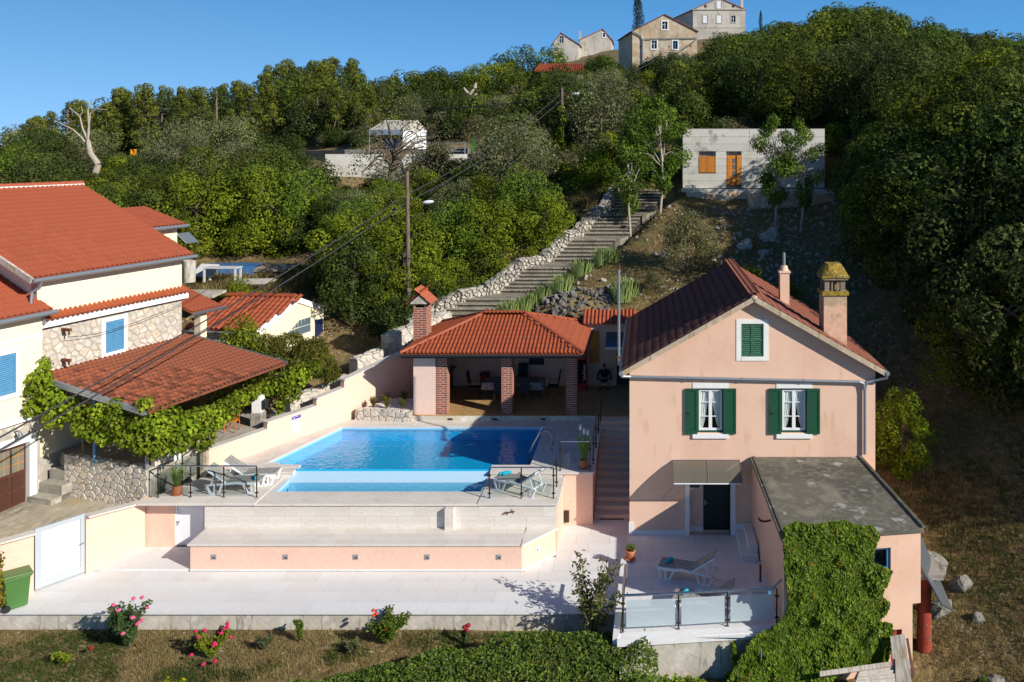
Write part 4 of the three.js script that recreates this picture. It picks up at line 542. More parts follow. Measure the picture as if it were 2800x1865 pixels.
// ---------- pool pavilion ----------
{
  const p = thing('pool_pavilion', 'open pool pavilion with red hipped tile roof on brick pillars', 'pavilion', [-6.8, 2.2, 39]), Y = 2.2, YT = 4.78;
  part(p, 'floor', [prism([[-11.0, 36.72], [-.66, 36.72], [-.66, 41.5], [-11.0, 41.5]], 1.2, Y - .001)], woodFloor);
  part(p, 'floor_edge', [box(-9.55, -2.02, 1.9, Y - .003, 36.68, 36.72), box(-10.5, -9.5, 1.9, Y - .01, 36.67, 36.72)], tint(concrete, 1.25));
  for (const x of [-8.9, -6.9, -4.75]) part(p, 'floor_light', box(x, x + .22, 2.02, 2.1, 36.665, 36.68), black);
  part(p, 'curved_step', [(() => { const g = new THREE.CylinderGeometry(.95, .98, .16, 28, 1, false, Math.PI, Math.PI / 2 * 2); g.rotateY(-Math.PI / 2); return g.translate(-2.1, YD + .09, -36.7); })()], slabTones[0]);
  [[-9.48, -8.97], [-6.56, -6.05], [-3.66, -3.15]].forEach(([a, b], i) => { const c = part(p, 'brick_pillar', box(a + .03, b - .03, Y, YT, 36.93, 37.37), whiteMortar); BASE.set(c, baseOf(p)); brickPier(c, a, b, 36.9, 37.4, Y, YT); });
  part(p, 'side_panel', box(-10.48, -9.5, 1.9, YT, 36.86, 37.15), tint(peach, .98, 1.04, 1.1), 'plain pale peach panel left of the pillars');
  part(p, 'side_wall', box(-10.5, -10.3, 1.9, YT, 37.15, 41.4), peach); part(p, 'back_wall', [box(-10.5, -3.2, 1.9, YT + .3, 41.42, 41.65)], peach);
  const pipeM = mat('tan interior plaster', { color: sr(214, 156, 112), roughness: .9 });
  part(p, 'beam', [box(-10.5, -3.0, YT, YT + .2, 36.95, 37.35), box(-10.5, -3.0, YT, YT + .2, 41.2, 41.42), ...[-9.22, -6.3, -3.4].map(x => box(x - .08, x + .08, YT + .02, YT + .18, 37.3, 41.3))], brownWood);
  const E = [[-10.92, 36.38], [-2.82, 36.38], [-2.82, 42.7], [-10.92, 42.7]], ye = 5.03, yr = 6.16, R0 = V(-7.85, yr, 39.54), R1 = V(-5.9, yr, 39.54), c = E.map(q => V(q[0], ye, q[1]));
  part(p, 'roof_deck', [slab([c[0], c[1], R1, R0], .05), slab([c[1], c[2], R1], .05), slab([c[2], c[3], R0, R1], .05), slab([c[3], c[0], R0], .05)], tileNew);
  const sl = (o, e, ap0, ap1, w, most) => { const u = e.clone().sub(o), U = u.length(); u.normalize(); const q = ap0.clone().sub(o), a0 = q.dot(u), v = q.clone().addScaledVector(u, -a0), Vv = v.length(), a1 = ap1.clone().sub(o).dot(u); tileRoof(p, o, u, v, U, Vv, { w, l: .36, h: .055, mats: tileNewT, most, inside: (a, b) => { const t = b / Vv; return a > a0 * t - .02 && a < lerp(U, a1, t) + .02; } }); };
  sl(c[0], c[1], R0, R1, .182, 300); sl(c[1], c[2], R1, R1, .19, 60); sl(c[3], c[0], R0, R0, .19, 0); sl(c[2], c[3], R1, R0, .19, 0);
  const hipM = tones(tileNew, [[1.05, 1.02, 1], 1]); for (const [a, b] of [[c[0], R0], [c[1], R1], [c[2], R1], [c[3], R0]]) ridgeCaps(p, a.clone().add(V(0, .06, 0)), b.clone().add(V(0, .06, 0)), hipM, .36, .11, 'hip_tile'); ridgeCaps(p, R0.clone().add(V(0, .07, 0)), R1.clone().add(V(0, .07, 0)), hipM, .36, .12);
  part(p, 'gutter', [pipe([V(-10.95, 4.97, 36.32), V(-2.76, 4.97, 36.32), V(-2.76, 4.97, 42.7)], .055, 8)], black); part(p, 'fascia', [box(-10.9, -2.84, 4.84, 4.98, 36.42, 36.46), box(-2.88, -2.84, 4.84, 4.98, 36.46, 42.6)], black); part(p, 'soffit', box(-10.88, -2.88, 4.82, 4.84, 36.46, 36.95), brownWood);
  const ck = part(p, 'barbecue', [box(-10.28, -9.75, Y, Y + .95, 38.2, 41.3)], brickM); part(ck, 'worktop', box(-10.3, -9.6, Y + .95, Y + 1.0, 38.1, 41.4), tint(concrete, .4)); part(ck, 'hood', box(-10.3, -9.8, Y + 1.5, YT, 38.4, 39.8), brickM);
  const ch = thing('brick_chimney', 'red brick barbecue chimney with a small tiled cap beside the pavilion roof', 'chimney', [-10.7, 5, 39.1]);
  brickPier(ch, -11.02, -10.38, 38.7, 39.6, 4.6, 6.62, .105); brickPier(ch, -11.02, -10.9, 38.7, 39.6, 6.62, 6.83, .105); brickPier(ch, -10.5, -10.38, 38.7, 39.6, 6.62, 6.83, .105); part(ch, 'flue', box(-10.9, -10.5, 6.5, 6.64, 38.8, 39.5), black);
  part(ch, 'cap_gable', [prism([[-11.12, 38.6], [-10.28, 38.6], [-10.28, 39.7], [-11.12, 39.7]], 6.83, 6.87), tri([[V(-11.12, 6.87, 38.6), V(-10.28, 6.87, 38.6), V(-10.7, 7.24, 38.6)], [V(-10.28, 6.87, 39.7), V(-11.12, 6.87, 39.7), V(-10.7, 7.24, 39.7)]])], tint(concrete, 1.1));
  for (const s of [-1, 1]) tileRoof(ch, V(-10.7 + s * .56, 6.8, s > 0 ? 38.52 : 39.78), V(0, 0, s > 0 ? 1 : -1), V(-s * .56, .5, 0), 1.26, .72, { w: .18, l: .34, mats: tones(tileNew, [1.15, 1.3]) });
  ridgeCaps(ch, V(-10.7, 7.3, 38.5), V(-10.7, 7.3, 39.8), tones(tileNew, [1.2]), .35, .1);
  // pink link wall behind, with shutter, canopy and door
  const k = thing('link_wall', 'shaded pink wall with tile coping between pavilion and house', 'wall', [-2, 2.2, 41.6]);
  part(k, 'wall_face', wallWithHoles([[-3.2, 1.9], [-.64, 1.9], [-.64, 5.35], [-3.2, 5.35]], [[-1.55, -.75, 2.2, 4.2]], 41.42, .24), pink); tileRoof(k, V(-3.25, 5.3, 41.2), V(1, 0, 0), V(0, .3, .5), 2.7, .55, { w: .2, l: .5, h: .07, mats: tileNewT, name: 'coping_tile' });
  const st = part(k, 'wooden_shutter', [box(-2.92, -2.42, 3.35, 4.95, 41.36, 41.42)], orangeWood); for (let i = 0; i < 12; i++) part(st, 'slat', box(-2.88, -2.46, 3.42 + i * .125, 3.42 + i * .125 + .1, 41.34, 41.36), orangeWood);
  const dd = part(k, 'door', box(-1.55, -.75, 2.2, 4.2, 41.5, 41.55), darkGreen); part(dd, 'handle', box(-1.48, -1.38, 3.2, 3.23, 41.46, 41.5), steel); part(k, 'canopy_slab', [box(-2.05, -.7, 4.28, 4.4, 40.3, 41.42)], whitewash); part(k, 'canopy_cover', slab([V(-2.05, 4.42, 40.3), V(-.7, 4.42, 40.3), V(-.7, 4.9, 41.42), V(-2.05, 4.9, 41.42)], .04), tint(gutterM, .5));
  // planter
  const pl = masonry('planter', 'low stone planter with white gravel beside the pavilion', [-13.05, 36.95], [-10.5, 36.62], .3, 1.9, 2.42, { cw: .36, ch: .22, seed: 4 }, 'planter');
  part(pl, 'gravel', prism([[-12.95, 37.05], [-10.5, 36.75], [-10.5, 38.6], [-12.0, 38.6]], 1.9, 2.4), mat('white gravel', { map: surfTex([226, 222, 218], [[60, 2, .5, .7, [176, 170, 164], .8, 3]], .8, 256), roughness: .95, bumpMap: bRough, bumpScale: .03 }));
}

// ---------- house on the left, its veranda and yard ----------
const LW = [-22.47, 30.3], LD = [.2812, .9597], LN = [.9597, -.2812];                 // wall corner, along the wall, outwards
const lp = (s, o = 0) => [LW[0] + LD[0] * s + LN[0] * o, LW[1] + LD[1] * s + LN[1] * o];
const L3 = (s, o, y) => V(...[lp(s, o)[0], y, lp(s, o)[1]]);
const lbox = (s0, s1, o0, o1, y0, y1) => prism([lp(s0, o0), lp(s1, o0), lp(s1, o1), lp(s0, o1)], y0, y1);
const uL = new THREE.Vector3(LD[0], 0, -LD[1]), nL = new THREE.Vector3(LN[0], 0, -LN[1]);
{
  const h = thing('stone_house', 'cream and stone house with blue shutters and large red tile roof', 'house', [-25, 1.2, 33]);
  const W = 12.4, yE = 9.42, yR = 12.45;
  part(h, 'wall', lbox(0, 6.46, -.3, 0, 7.9, yE), cream); part(h, 'wall', lbox(0, 6.46, -W, -W + .3, 1, yE), cream);
  part(h, 'wall', [lbox(0, 6.46, -.3, -.02, .8, 7.9)], mortar, 'rubble stone wall');
  for (const [s0, s1] of [[0, .3], [6.16, 6.46]]) part(h, 'gable', (() => { const a = L3(s0, 0, 4), b = L3(s0, -W, 4), c = L3(s0, -W, yE), m = L3(s0, -W / 2, yR - .1), e = L3(s0, 0, yE), off = uL.clone().multiplyScalar(s1 - s0), T = []; const q = [a, b, c, m, e]; for (let i = 1; i < 4; i++) { T.push([q[0], q[i], q[i + 1]]); T.push([q[0].clone().add(off), q[i + 1].clone().add(off), q[i].clone().add(off)]); } return tri(T); })(), cream);
  const hole = [2.55, 3.75, 5.72 - 4.3, 7.36 - 4.3];
  stoneFace(h, L3(.02, -.02, 4.3), uL, nL, 6.42, 3.17, { cw: .36, ch: .22, seed: 11, holes: [hole], joint: .045, bulge: .018 });
  part(h, 'band', [lbox(-.1, 6.62, -.02, .22, 7.49, 7.78)], whitewash); part(h, 'band_shadow_gap', lbox(-.05, 6.58, -.02, .12, 7.44, 7.49), brownWood);
  tileRoof(h, L3(0, .34, 7.74), uL, nL.clone().multiplyScalar(-.36).setY(.22), 6.6, .42, { w: .2, l: .42, h: .075, mats: tones(tileNew, [[1.2, 1.25, 1.2], [1.12, 1.15, 1.1]]), name: 'pent_tile' });
  const fr = part(h, 'window', [lbox(2.56, 2.74, -.05, .04, 5.74, 7.34), lbox(3.56, 3.74, -.05, .04, 5.74, 7.34), lbox(2.74, 3.56, -.05, .042, 7.17, 7.34), lbox(2.74, 3.56, -.05, .05, 5.74, 5.92)], whitewash);
  const blueLeaf = (par, s0, s1, y0, y1, o, n = 15) => { const f = .06, sh = part(par, 'shutter', [lbox(s0, s0 + f, o, o + .04, y0, y1), lbox(s1 - f, s1, o, o + .04, y0, y1), lbox(s0 + f, s1 - f, o, o + .04, y0, y0 + .14), lbox(s0 + f, s1 - f, o, o + .04, y1 - .1, y1)], bluePaint); for (let i = 0; i < n; i++) { const y = lerp(y0 + .14, y1 - .1, (i + .5) / n), k = (y1 - y0) / n * .55; part(sh, 'slat', slab([L3(s0 + f, o + .036, y - k / 2), L3(s1 - f, o + .036, y - k / 2), L3(s1 - f, o + .004, y + k / 2), L3(s0 + f, o + .004, y + k / 2)], .01), bluePaint); } };
  blueLeaf(fr, 2.75, 3.145, 5.93, 7.16, .0); blueLeaf(fr, 3.155, 3.55, 5.93, 7.16, .0); part(fr, 'dark_backing', lbox(2.74, 3.56, -.04, -.03, 5.92, 7.17), darkRoom);
  // main roof
  const ov = .34, e0 = L3(-.45, ov, yE - .02), e1 = L3(6.8, ov, yE - .02), r0 = L3(-.45, -W / 2, yR), r1 = L3(6.8, -W / 2, yR), b0 = L3(-.45, -W - ov, yE), b1 = L3(6.8, -W - ov, yE);
  part(h, 'roof', [slab([e0, e1, r1, r0], .08), slab([b1, b0, r0, r1], .08)], tileHouse);
  tileRoof(h, e0, e1.clone().sub(e0), r0.clone().sub(e0), e0.distanceTo(e1), e0.distanceTo(r0), { w: .21, l: .37, h: .045, mats: tileHouseT });
  ridgeCaps(h, r0.clone().add(V(0, .05, 0)), r1.clone().add(V(0, .05, 0)), tileHouseT, .4, .13); part(h, 'ridge_mortar', beam(r0.clone().add(nL.clone().multiplyScalar(.14)).add(V(0, .01, 0)), r1.clone().add(nL.clone().multiplyScalar(.14)).add(V(0, .01, 0)), .05, .06), whitewash);
  part(h, 'verge_board', [beam(L3(-.48, ov + .05, yE - .1), L3(-.48, -W / 2, yR - .08), .08, .22)], tint(concrete, 1.25)); part(h, 'gutter', [pipe([L3(-.5, ov + .1, yE - .1), L3(6.85, ov + .1, yE - .1)], .085, 10)], gutterM);
  part(h, 'downpipe', [pipe([L3(-.15, ov + .08, yE - .14), L3(-.15, .3, yE - .4), L3(-.25, .08, yE - .55), L3(-.3, .08, yE - 1.05), L3(.0, .3, yE - 1.3), L3(.05, .32, yE - 1.75)], .055, 8)], gutterM);
  // lower wing towards the camera
  part(h, 'wing_wall', [lbox(-9, 0, -.1, .25, 4.36, 8.2), lbox(-9, 0, -6, -.1, 1, 8.2)], cream); part(h, 'wing_sill_band', [lbox(-9, .01, .25, .28, 7.2, 7.32), lbox(-9, .01, .25, .3, 4.3, 4.42)], whitewash);
  part(h, 'wing_base', [lbox(-9, -1.62, -.1, .14, .4, 4.36), lbox(-.18, .0, -.1, .14, .4, 4.36), lbox(-1.62, -.18, -.1, .14, 3.75, 4.36)], mortar);
  stoneFace(h, L3(-6, .14, .9), uL, nL, 6, 3.42, { cw: .4, ch: .26, seed: 12, holes: [[4.25, 5.92, 0, 2.95]], joint: .045, bulge: .018 });
  const w0 = L3(-9, .62, 8.2), w1 = L3(.12, .62, 8.2), w2 = L3(.12, -3.2, 9.95), w3 = L3(-9, -3.2, 9.95);
  part(h, 'wing_roof', slab([w0, w1, w2, w3], .08), tileHouse); tileRoof(h, w0, w1.clone().sub(w0), w3.clone().sub(w0), w0.distanceTo(w1), w0.distanceTo(w3), { w: .21, l: .37, h: .045, mats: tones(tileHouse, [1.08, 1.02]), most: 200 }); part(h, 'wing_gutter', pipe([L3(-9, .72, 8.12), L3(.2, .72, 8.12)], .085, 10), gutterM);
  const wf = part(h, 'window', [lbox(-2.6, -2.42, .25, .31, 5.28, 7.02), lbox(-.98, -.8, .25, .31, 5.28, 7.02), lbox(-2.42, -.98, .25, .312, 6.86, 7.02), lbox(-2.42, -.98, .25, .33, 5.28, 5.44)], whitewash); blueLeaf(wf, -2.41, -1.705, 5.46, 6.85, .27, 16); blueLeaf(wf, -1.695, -.99, 5.46, 6.85, .27, 16); part(wf, 'dark_backing', lbox(-2.42, -.98, .255, .262, 5.44, 6.86), bluePaint);
  const dr = part(h, 'door', [lbox(-1.5, -.42, -.05, 0, 1.2, 3.5)], brownWood); part(dr, 'door_frame', [lbox(-1.75, -1.5, -.1, .2, 1.1, 3.75), lbox(-.42, -.15, -.1, .2, 1.1, 3.75), lbox(-1.5, -.42, -.1, .2, 3.5, 3.78)], whitewash); for (const [a, b] of [[-1.42, -1.0], [-.92, -.5]]) { part(dr, 'door_panel', lbox(a, b, 0, .02, 1.35, 1.8), tint(brownWood, .8)); part(dr, 'door_panel', lbox(a, b, 0, .02, 1.9, 2.35), tint(brownWood, .8)); part(dr, 'door_pane', lbox(a, b, 0, .02, 2.5, 3.35), mat('leaded door pane' + a, { color: sr(120, 118, 104), roughness: .15 })); part(dr, 'lead', [lbox((a + b) / 2 - .01, (a + b) / 2 + .01, .02, .03, 2.5, 3.35), lbox(a, b, .02, .032, 2.78, 2.8), lbox(a, b, .02, .032, 3.06, 3.08)], orangeWood); }
  const lm = thing('door_lamp', 'dark wall lamp above the brown house door', 'wall lamp', [...lp(-.95, .35).slice(0, 1), 3.9, lp(-.95, .35)[1]]); part(lm, 'arm', pipe([L3(-.95, .15, 4.0), L3(-.95, .4, 4.05)], .02, 6), black); part(lm, 'shade', [cyl(L3(-.95, .4, 4.06), L3(-.95, .48, 3.86), .03, .09, 10)], gutterM);
  [[.9, 7.2], [.9, 6.05]].forEach(([s, y], i) => { const q = thing('cable_bracket', ['rusty cable bracket high on the stone wall under the white band', 'rusty cable bracket on the stone wall, the lower of two'][i], 'bracket', [lp(s, .1)[0], y, lp(s, .1)[1]]); part(q, 'arm', [lbox(s, s + .1, 0, .42, y, y + .1)], rustM); for (const k of [.1, .35]) part(q, 'insulator', [cyl(L3(s + .05, k, y), L3(s + .05, k, y - .14), .035, .025, 8)], brownWood); });
  // annexe behind
  const an = thing('rear_extension', 'small cream extension with red tile roof behind the stone house', 'extension', [-19.5, 5, 40]);
  part(an, 'wall', [lbox(6.5, 9.2, -7, -3.1, 3, 10.5)], cream); const a0 = L3(6.5, -2.75, 10.45), a1 = L3(9.4, -2.75, 10.45), a2 = L3(9.4, -5.0, 11.15), a3 = L3(6.5, -5.0, 11.15); part(an, 'roof', slab([a0, a1, a2, a3], .08), tileHouse); tileRoof(an, a0, a1.clone().sub(a0), a3.clone().sub(a0), 2.9, a0.distanceTo(a3), { w: .21, l: .37, h: .045, mats: tileHouseT }); part(an, 'gutter', pipe([L3(6.4, -2.65, 10.38), L3(9.45, -2.65, 10.38)], .08, 8), gutterM); part(an, 'porch_roof', slab([L3(9.2, -2.5, 9.55), L3(9.9, -2.5, 9.55), L3(9.9, -3.1, 10.0), L3(9.2, -3.1, 10.0)], .06), tint(gutterM, .9));
  const pv = thing('side_porch', 'red tiled porch roof on a cream post beside the stone house', 'porch', [-18, 4, 38]);
  const p0 = L3(6.55, .5, 6.85), p1 = L3(8.25, .5, 6.85), p2 = L3(8.25, -1.6, 7.6), p3 = L3(6.55, -1.6, 7.6); part(pv, 'roof', slab([p0, p1, p2, p3], .07), tileHouse); tileRoof(pv, p0, p1.clone().sub(p0), p3.clone().sub(p0), 1.7, p0.distanceTo(p3), { w: .21, l: .37, h: .045, mats: tones(tileHouse, [.9, .85]) }); part(pv, 'gutter', pipe([L3(6.5, .58, 6.78), L3(8.35, .58, 6.78)], .07, 8), tint(gutterM, .6)); part(pv, 'post', lbox(7.2, 7.55, -.05, .3, 2.6, 6.8), cream);
}
{ // veranda on its raised stone terrace
  const t = masonry('veranda_terrace', 'raised stone terrace wall under the vine covered veranda', [-21.5, 30.55], [-17.72, 29.35], .3, .5, 2.72, { cw: .34, ch: .22, seed: 21, joint: .03, bulge: .022, jitter: .7 }, 'stone wall');
  part(t, 'terrace_floor', prism([[-21.6, 30.6], [-17.8, 29.4], [bx(36.2) - .3, 36.2], [-20.9, 36.8], [-22.3, 31.2]], .3, 2.7), tint(concrete, .8));
  const v = thing('veranda', 'veranda with weathered brown tile roof against the stone house', 'veranda', [-18.5, 2.7, 33]);
  const t0 = L3(.05, .03, 5.72), t1 = L3(6.95, .03, 5.72), e1 = L3(6.95, 5.15, 4.86), e0 = L3(.05, 5.15, 4.86);
  part(v, 'roof', slab([e0, e1, t1, t0], .1), tint(tileOld, .7)); tileRoof(v, e0, e1.clone().sub(e0), t0.clone().sub(e0), e0.distanceTo(e1), e0.distanceTo(t0), { w: .2, l: .3, h: .06, mats: tileOldT });
  part(v, 'edge_flashing', [beam(e0.clone().add(V(-.06, -.02, -.0)), t0.clone().add(V(-.06, -.02, 0)), .16, .16)], tint(gutterM, 1)); part(v, 'edge_flashing', [beam(e1.clone(), t1.clone(), .16, .12)], tint(gutterM, .6)); part(v, 'flashing_rib', beam(e0.clone().add(V(-.15, -.07, -.06)), t0.clone().add(V(-.15, -.07, -.06)), .02, .1), gutterM);
  part(v, 'post', [cyl(L3(.3, 4.8, 2.7), L3(.3, 4.8, 4.8), .06)], gutterM); part(v, 'post', [cyl(L3(.3, 2.4, 2.7), L3(.3, 2.4, 5.3), .06)], bluePaint); part(v, 'eave_beam', beam(L3(.1, 4.85, 4.75), L3(6.9, 4.85, 4.75), .1, .14), brownWood);
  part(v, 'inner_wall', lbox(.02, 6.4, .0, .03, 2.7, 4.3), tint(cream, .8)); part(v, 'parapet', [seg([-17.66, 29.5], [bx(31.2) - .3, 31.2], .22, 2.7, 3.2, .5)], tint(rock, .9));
  const pp = thing('gate_pillar', 'short white pillar on a rough stone foot with a black mailbox', 'pillar', [-16.1, 2.6, 34]); part(pp, 'stone_foot', rbox(-16.32, -15.82, 1.9, 3.25, 33.75, 34.2, .06), tint(greyRock, .7)); part(pp, 'white_shaft', box(-16.25, -15.88, 3.25, 3.95, 33.8, 34.15), whitewash); part(pp, 'mailbox', rbox(-15.88, -15.68, 3.4, 3.75, 33.82, 34.1, .03), black);
  const st = thing('house_steps', 'three worn stone steps up to the veranda beside the brown door', 'steps', [-21.8, 1, 30]);
  [[1.5, -.2, 1.25], [1.85, .2, 1.25], [2.2, .6, 1.2], [2.5, 1.0, 1.15]].forEach(([y, s, w], i) => part(st, 'step', lbox(s - .25, s + 1.4, .16, w, .6, y), tint(concrete, .85)));
  const path = (() => { const P = [], I = [], n = 26, m = 18; for (let j = 0; j <= m; j++) for (let i = 0; i <= n; i++) { const d = 24.2 + (31.2 - 24.2) * j / m, x0 = -23.5 + (d - 27) * .29, x1 = (d < 29 ? Math.min(bx(d) - .25, -19.6 + (d - 26.3) * .62) : -17.8), x = lerp(x0, x1, i / n), y = 1.2 + (d - 27) * .03 + .05 * (fbm(x * .8 + 9, d * .8 + 9, 1 << 12, 3, 5) - .5); P.push(V(x, y, d)); } const T = []; for (let j = 0; j < m; j++) for (let i = 0; i < n; i++) { const a = j * (n + 1) + i; T.push(...quad(P[a], P[a + 1], P[a + n + 2], P[a + n + 1])); } return tri(T); })();
  struct('path', path, tint(concrete, .82, .78, .7), 'cracked concrete path before the stone house');
  const ch = thing('cane_chair', 'orange cane chair on the veranda beside the pillar', 'chair', [-16.75, 2.7, 33.2]); const cx = -16.75, cd = 33.2; part(ch, 'seat', cyl(V(cx, 3.14, cd), V(cx, 3.2, cd), .24, .24, 16), tint(orangeWood, .9, .6, .4)); for (const [a, b] of [[-.2, -.18], [.2, -.18], [-.18, .2], [.18, .2]]) part(ch, 'leg', cyl(V(cx + a * 1.1, 2.72, cd + b * 1.1), V(cx + a, 3.16, cd + b), .02), tint(orangeWood, .9, .6, .4)); part(ch, 'backrest', [new THREE.TorusGeometry(.27, .025, 6, 20, Math.PI).rotateX(-Math.PI / 2 + .2).rotateY(.4).translate(cx, 3.58, -cd - .05), ...[-2, -1, 0, 1, 2].map(k => cyl(V(cx + k * .09, 3.2, cd + .2), V(cx + k * .1, 3.56, cd + .26), .014))], tint(orangeWood, .9, .6, .4));
}
// lane walls on the far side of the boundary
masonry('lane_wall', 'flat topped stone garden wall beside the veranda vine', [-15.6, 35.6], [-13.9, 38.2], .5, 1.5, [3.25, 3.6], { seed: 31, cw: .45, ch: .3 });
masonry('lane_wall', 'stone garden wall section stepping up behind the boundary wall', [-13.8, 38.6], [-12.9, 40.2], .55, 2, [4.25, 4.35], { seed: 32, cw: .45, ch: .3 });
masonry('lane_wall', 'broad rough stone wall left of the brick chimney', [-12.9, 40.4], [-10.4, 43.0], .7, 2.5, [4.95, 5.6], { seed: 33, cw: .5, ch: .34 });
{ // shed
  const s = thing('garden_shed', 'cream garden shed with red tile roof and glass block window', 'shed', [-19, 3.4, 40.5]);
  const R0 = V(-21.1, 6.72, 41.3), R1 = V(-17.5, 6.72, 40.95), E0 = V(-21.9, 5.62, 38.9), E1 = V(-18.3, 5.58, 38.45), B0 = V(-20.9, 5.75, 43.4), B1 = V(-17.0, 5.75, 43.4);
  part(s, 'roof', [slab([E0, E1, R1, R0], .07), slab([R0, R1, B1, B0], .07)], tileNew); const u = E1.clone().sub(E0), v = R0.clone().sub(E0); v.addScaledVector(u, -v.dot(u) / u.lengthSq()); const U = u.length();
  tileRoof(s, E0, u, v, U + .8, v.length(), { w: .26, l: .33, h: .07, mats: tones(tileNew, [1, .92, 1.08]), inside: (a, b) => a > .8 * b / v.length() && a < U + .8 * b / v.length() }); ridgeCaps(s, R0.clone().add(V(0, .06, 0)), R1.clone().add(V(0, .06, 0)), tones(tileNew, [1, 1.05]), .36, .15);
  part(s, 'barge_board', [beam(R1.clone().add(V(.05, -.12, 0)), E1.clone().add(V(.05, -.12, 0)), .08, .3)], whitewash); part(s, 'barge_board', beam(R1.clone().add(V(.05, -.1, 0)), B1.clone().add(V(.05, -.1, 0)), .08, .26), whitewash); part(s, 'gutter', pipe([E0.clone().add(V(0, -.1, -.1)), E1.clone().add(V(0, -.1, -.1))], .06, 8), gutterM);
  const g = [V(-18.2, 3.2, 38.9), V(-17.0, 3.2, 43.2), V(-17.0, 5.7, 43.2), V(-17.5, 6.5, 40.95), V(-18.2, 5.55, 38.9)]; part(s, 'gable_wall', slab(g, .2), cream); part(s, 'front_wall', seg([-21.6, 39.3], [-18.2, 38.9], .2, 3, 5.6, .5), tint(whitewash, .92, .96, 1.05));
  const gp = (t, y) => V(lerp(-18.2, -17.0, t) + .03, y, lerp(38.9, 43.2, t)); const bw = part(s, 'window', slab([gp(.38, 4.75), gp(.76, 4.75), gp(.76, 5.55), gp(.38, 5.55)], .04), mat('glass block joints', { color: sr(200, 204, 204), roughness: .6 })); for (let i = 0; i < 7; i++) for (let j = 0; j < 2; j++) { const a = .385 + i * .0535, y = 4.79 + j * .38; part(bw, 'glass_block', slab([gp(a, y), gp(a + .046, y), gp(a + .046, y + .34), gp(a, y + .34)].map(q => q.add(V(.025, 0, 0))), .03), MATS['glass block'] || mat('glass block', { color: sr(86, 104, 112), roughness: .12 })); }
  part(s, 'door', slab([gp(.84, 3.3), gp(.98, 3.3), gp(.98, 5.25), gp(.84, 5.25)], .05), mat('navy door', { color: sr(22, 36, 74), roughness: .5 }));
}

// ---------- plants ----------
const leafMat = (key, rough, tr, sp) => mat(key, { cls: 'MeshPhysicalMaterial', vertexColors: true, roughness: rough, specularIntensity: sp, transmission: tr, thickness: 0, side: THREE.DoubleSide });
const LEAF = leafMat('leaves', .9, .38, .12), GLOSSY = leafMat('glossy leaves', .5, .34, .35), NEEDLE = leafMat('needles', .95, .25, .1);
const PAL = {
  dark: [[.045, .07, .016], [.065, .095, .018], [.085, .115, .02], [.035, .055, .014]], mid: [[.085, .12, .02], [.11, .15, .022], [.065, .095, .018], [.14, .17, .03]], grey: [[.10, .122, .03], [.08, .10, .024], [.125, .145, .04], [.06, .078, .018]], fresh: [[.10, .165, .018], [.135, .21, .02], [.075, .13, .016], [.17, .23, .03]],
  oak: [[.095, .12, .014], [.125, .148, .016], [.155, .172, .02], [.06, .085, .014]], bright: [[.16, .205, .012], [.21, .26, .016], [.12, .165, .012], [.25, .275, .025]],
  olive: [[.185, .20, .085], [.14, .155, .058], [.23, .24, .12], [.11, .12, .04]], pine: [[.14, .155, .02], [.10, .12, .018], [.185, .195, .028], [.075, .092, .018]],
  cypress: [[.028, .042, .014], [.038, .056, .018], [.02, .032, .012]], dull: [[.15, .145, .06], [.115, .115, .05], [.19, .17, .085], [.095, .105, .035]],
  vine: [[.19, .27, .012], [.24, .32, .02], [.14, .21, .012], [.3, .34, .03]], hedge: [[.085, .135, .016], [.12, .18, .018], [.17, .23, .025], [.055, .09, .014]],
  ivy: [[.13, .21, .012], [.17, .26, .015], [.09, .155, .012], [.23, .30, .02]], heath: [[.15, .17, .02], [.11, .135, .02], [.19, .19, .03], [.2, .16, .04]],
  sword: [[.32, .40, .14], [.25, .34, .09], [.38, .45, .2]], dry: [[.36, .27, .11], [.29, .22, .09], [.42, .33, .16], [.2, .17, .06]], rose: [[.07, .125, .035], [.09, .15, .045], [.055, .10, .03]], purple: [[.12, .105, .05], [.09, .115, .03], [.16, .13, .06], [.13, .17, .03]],
};
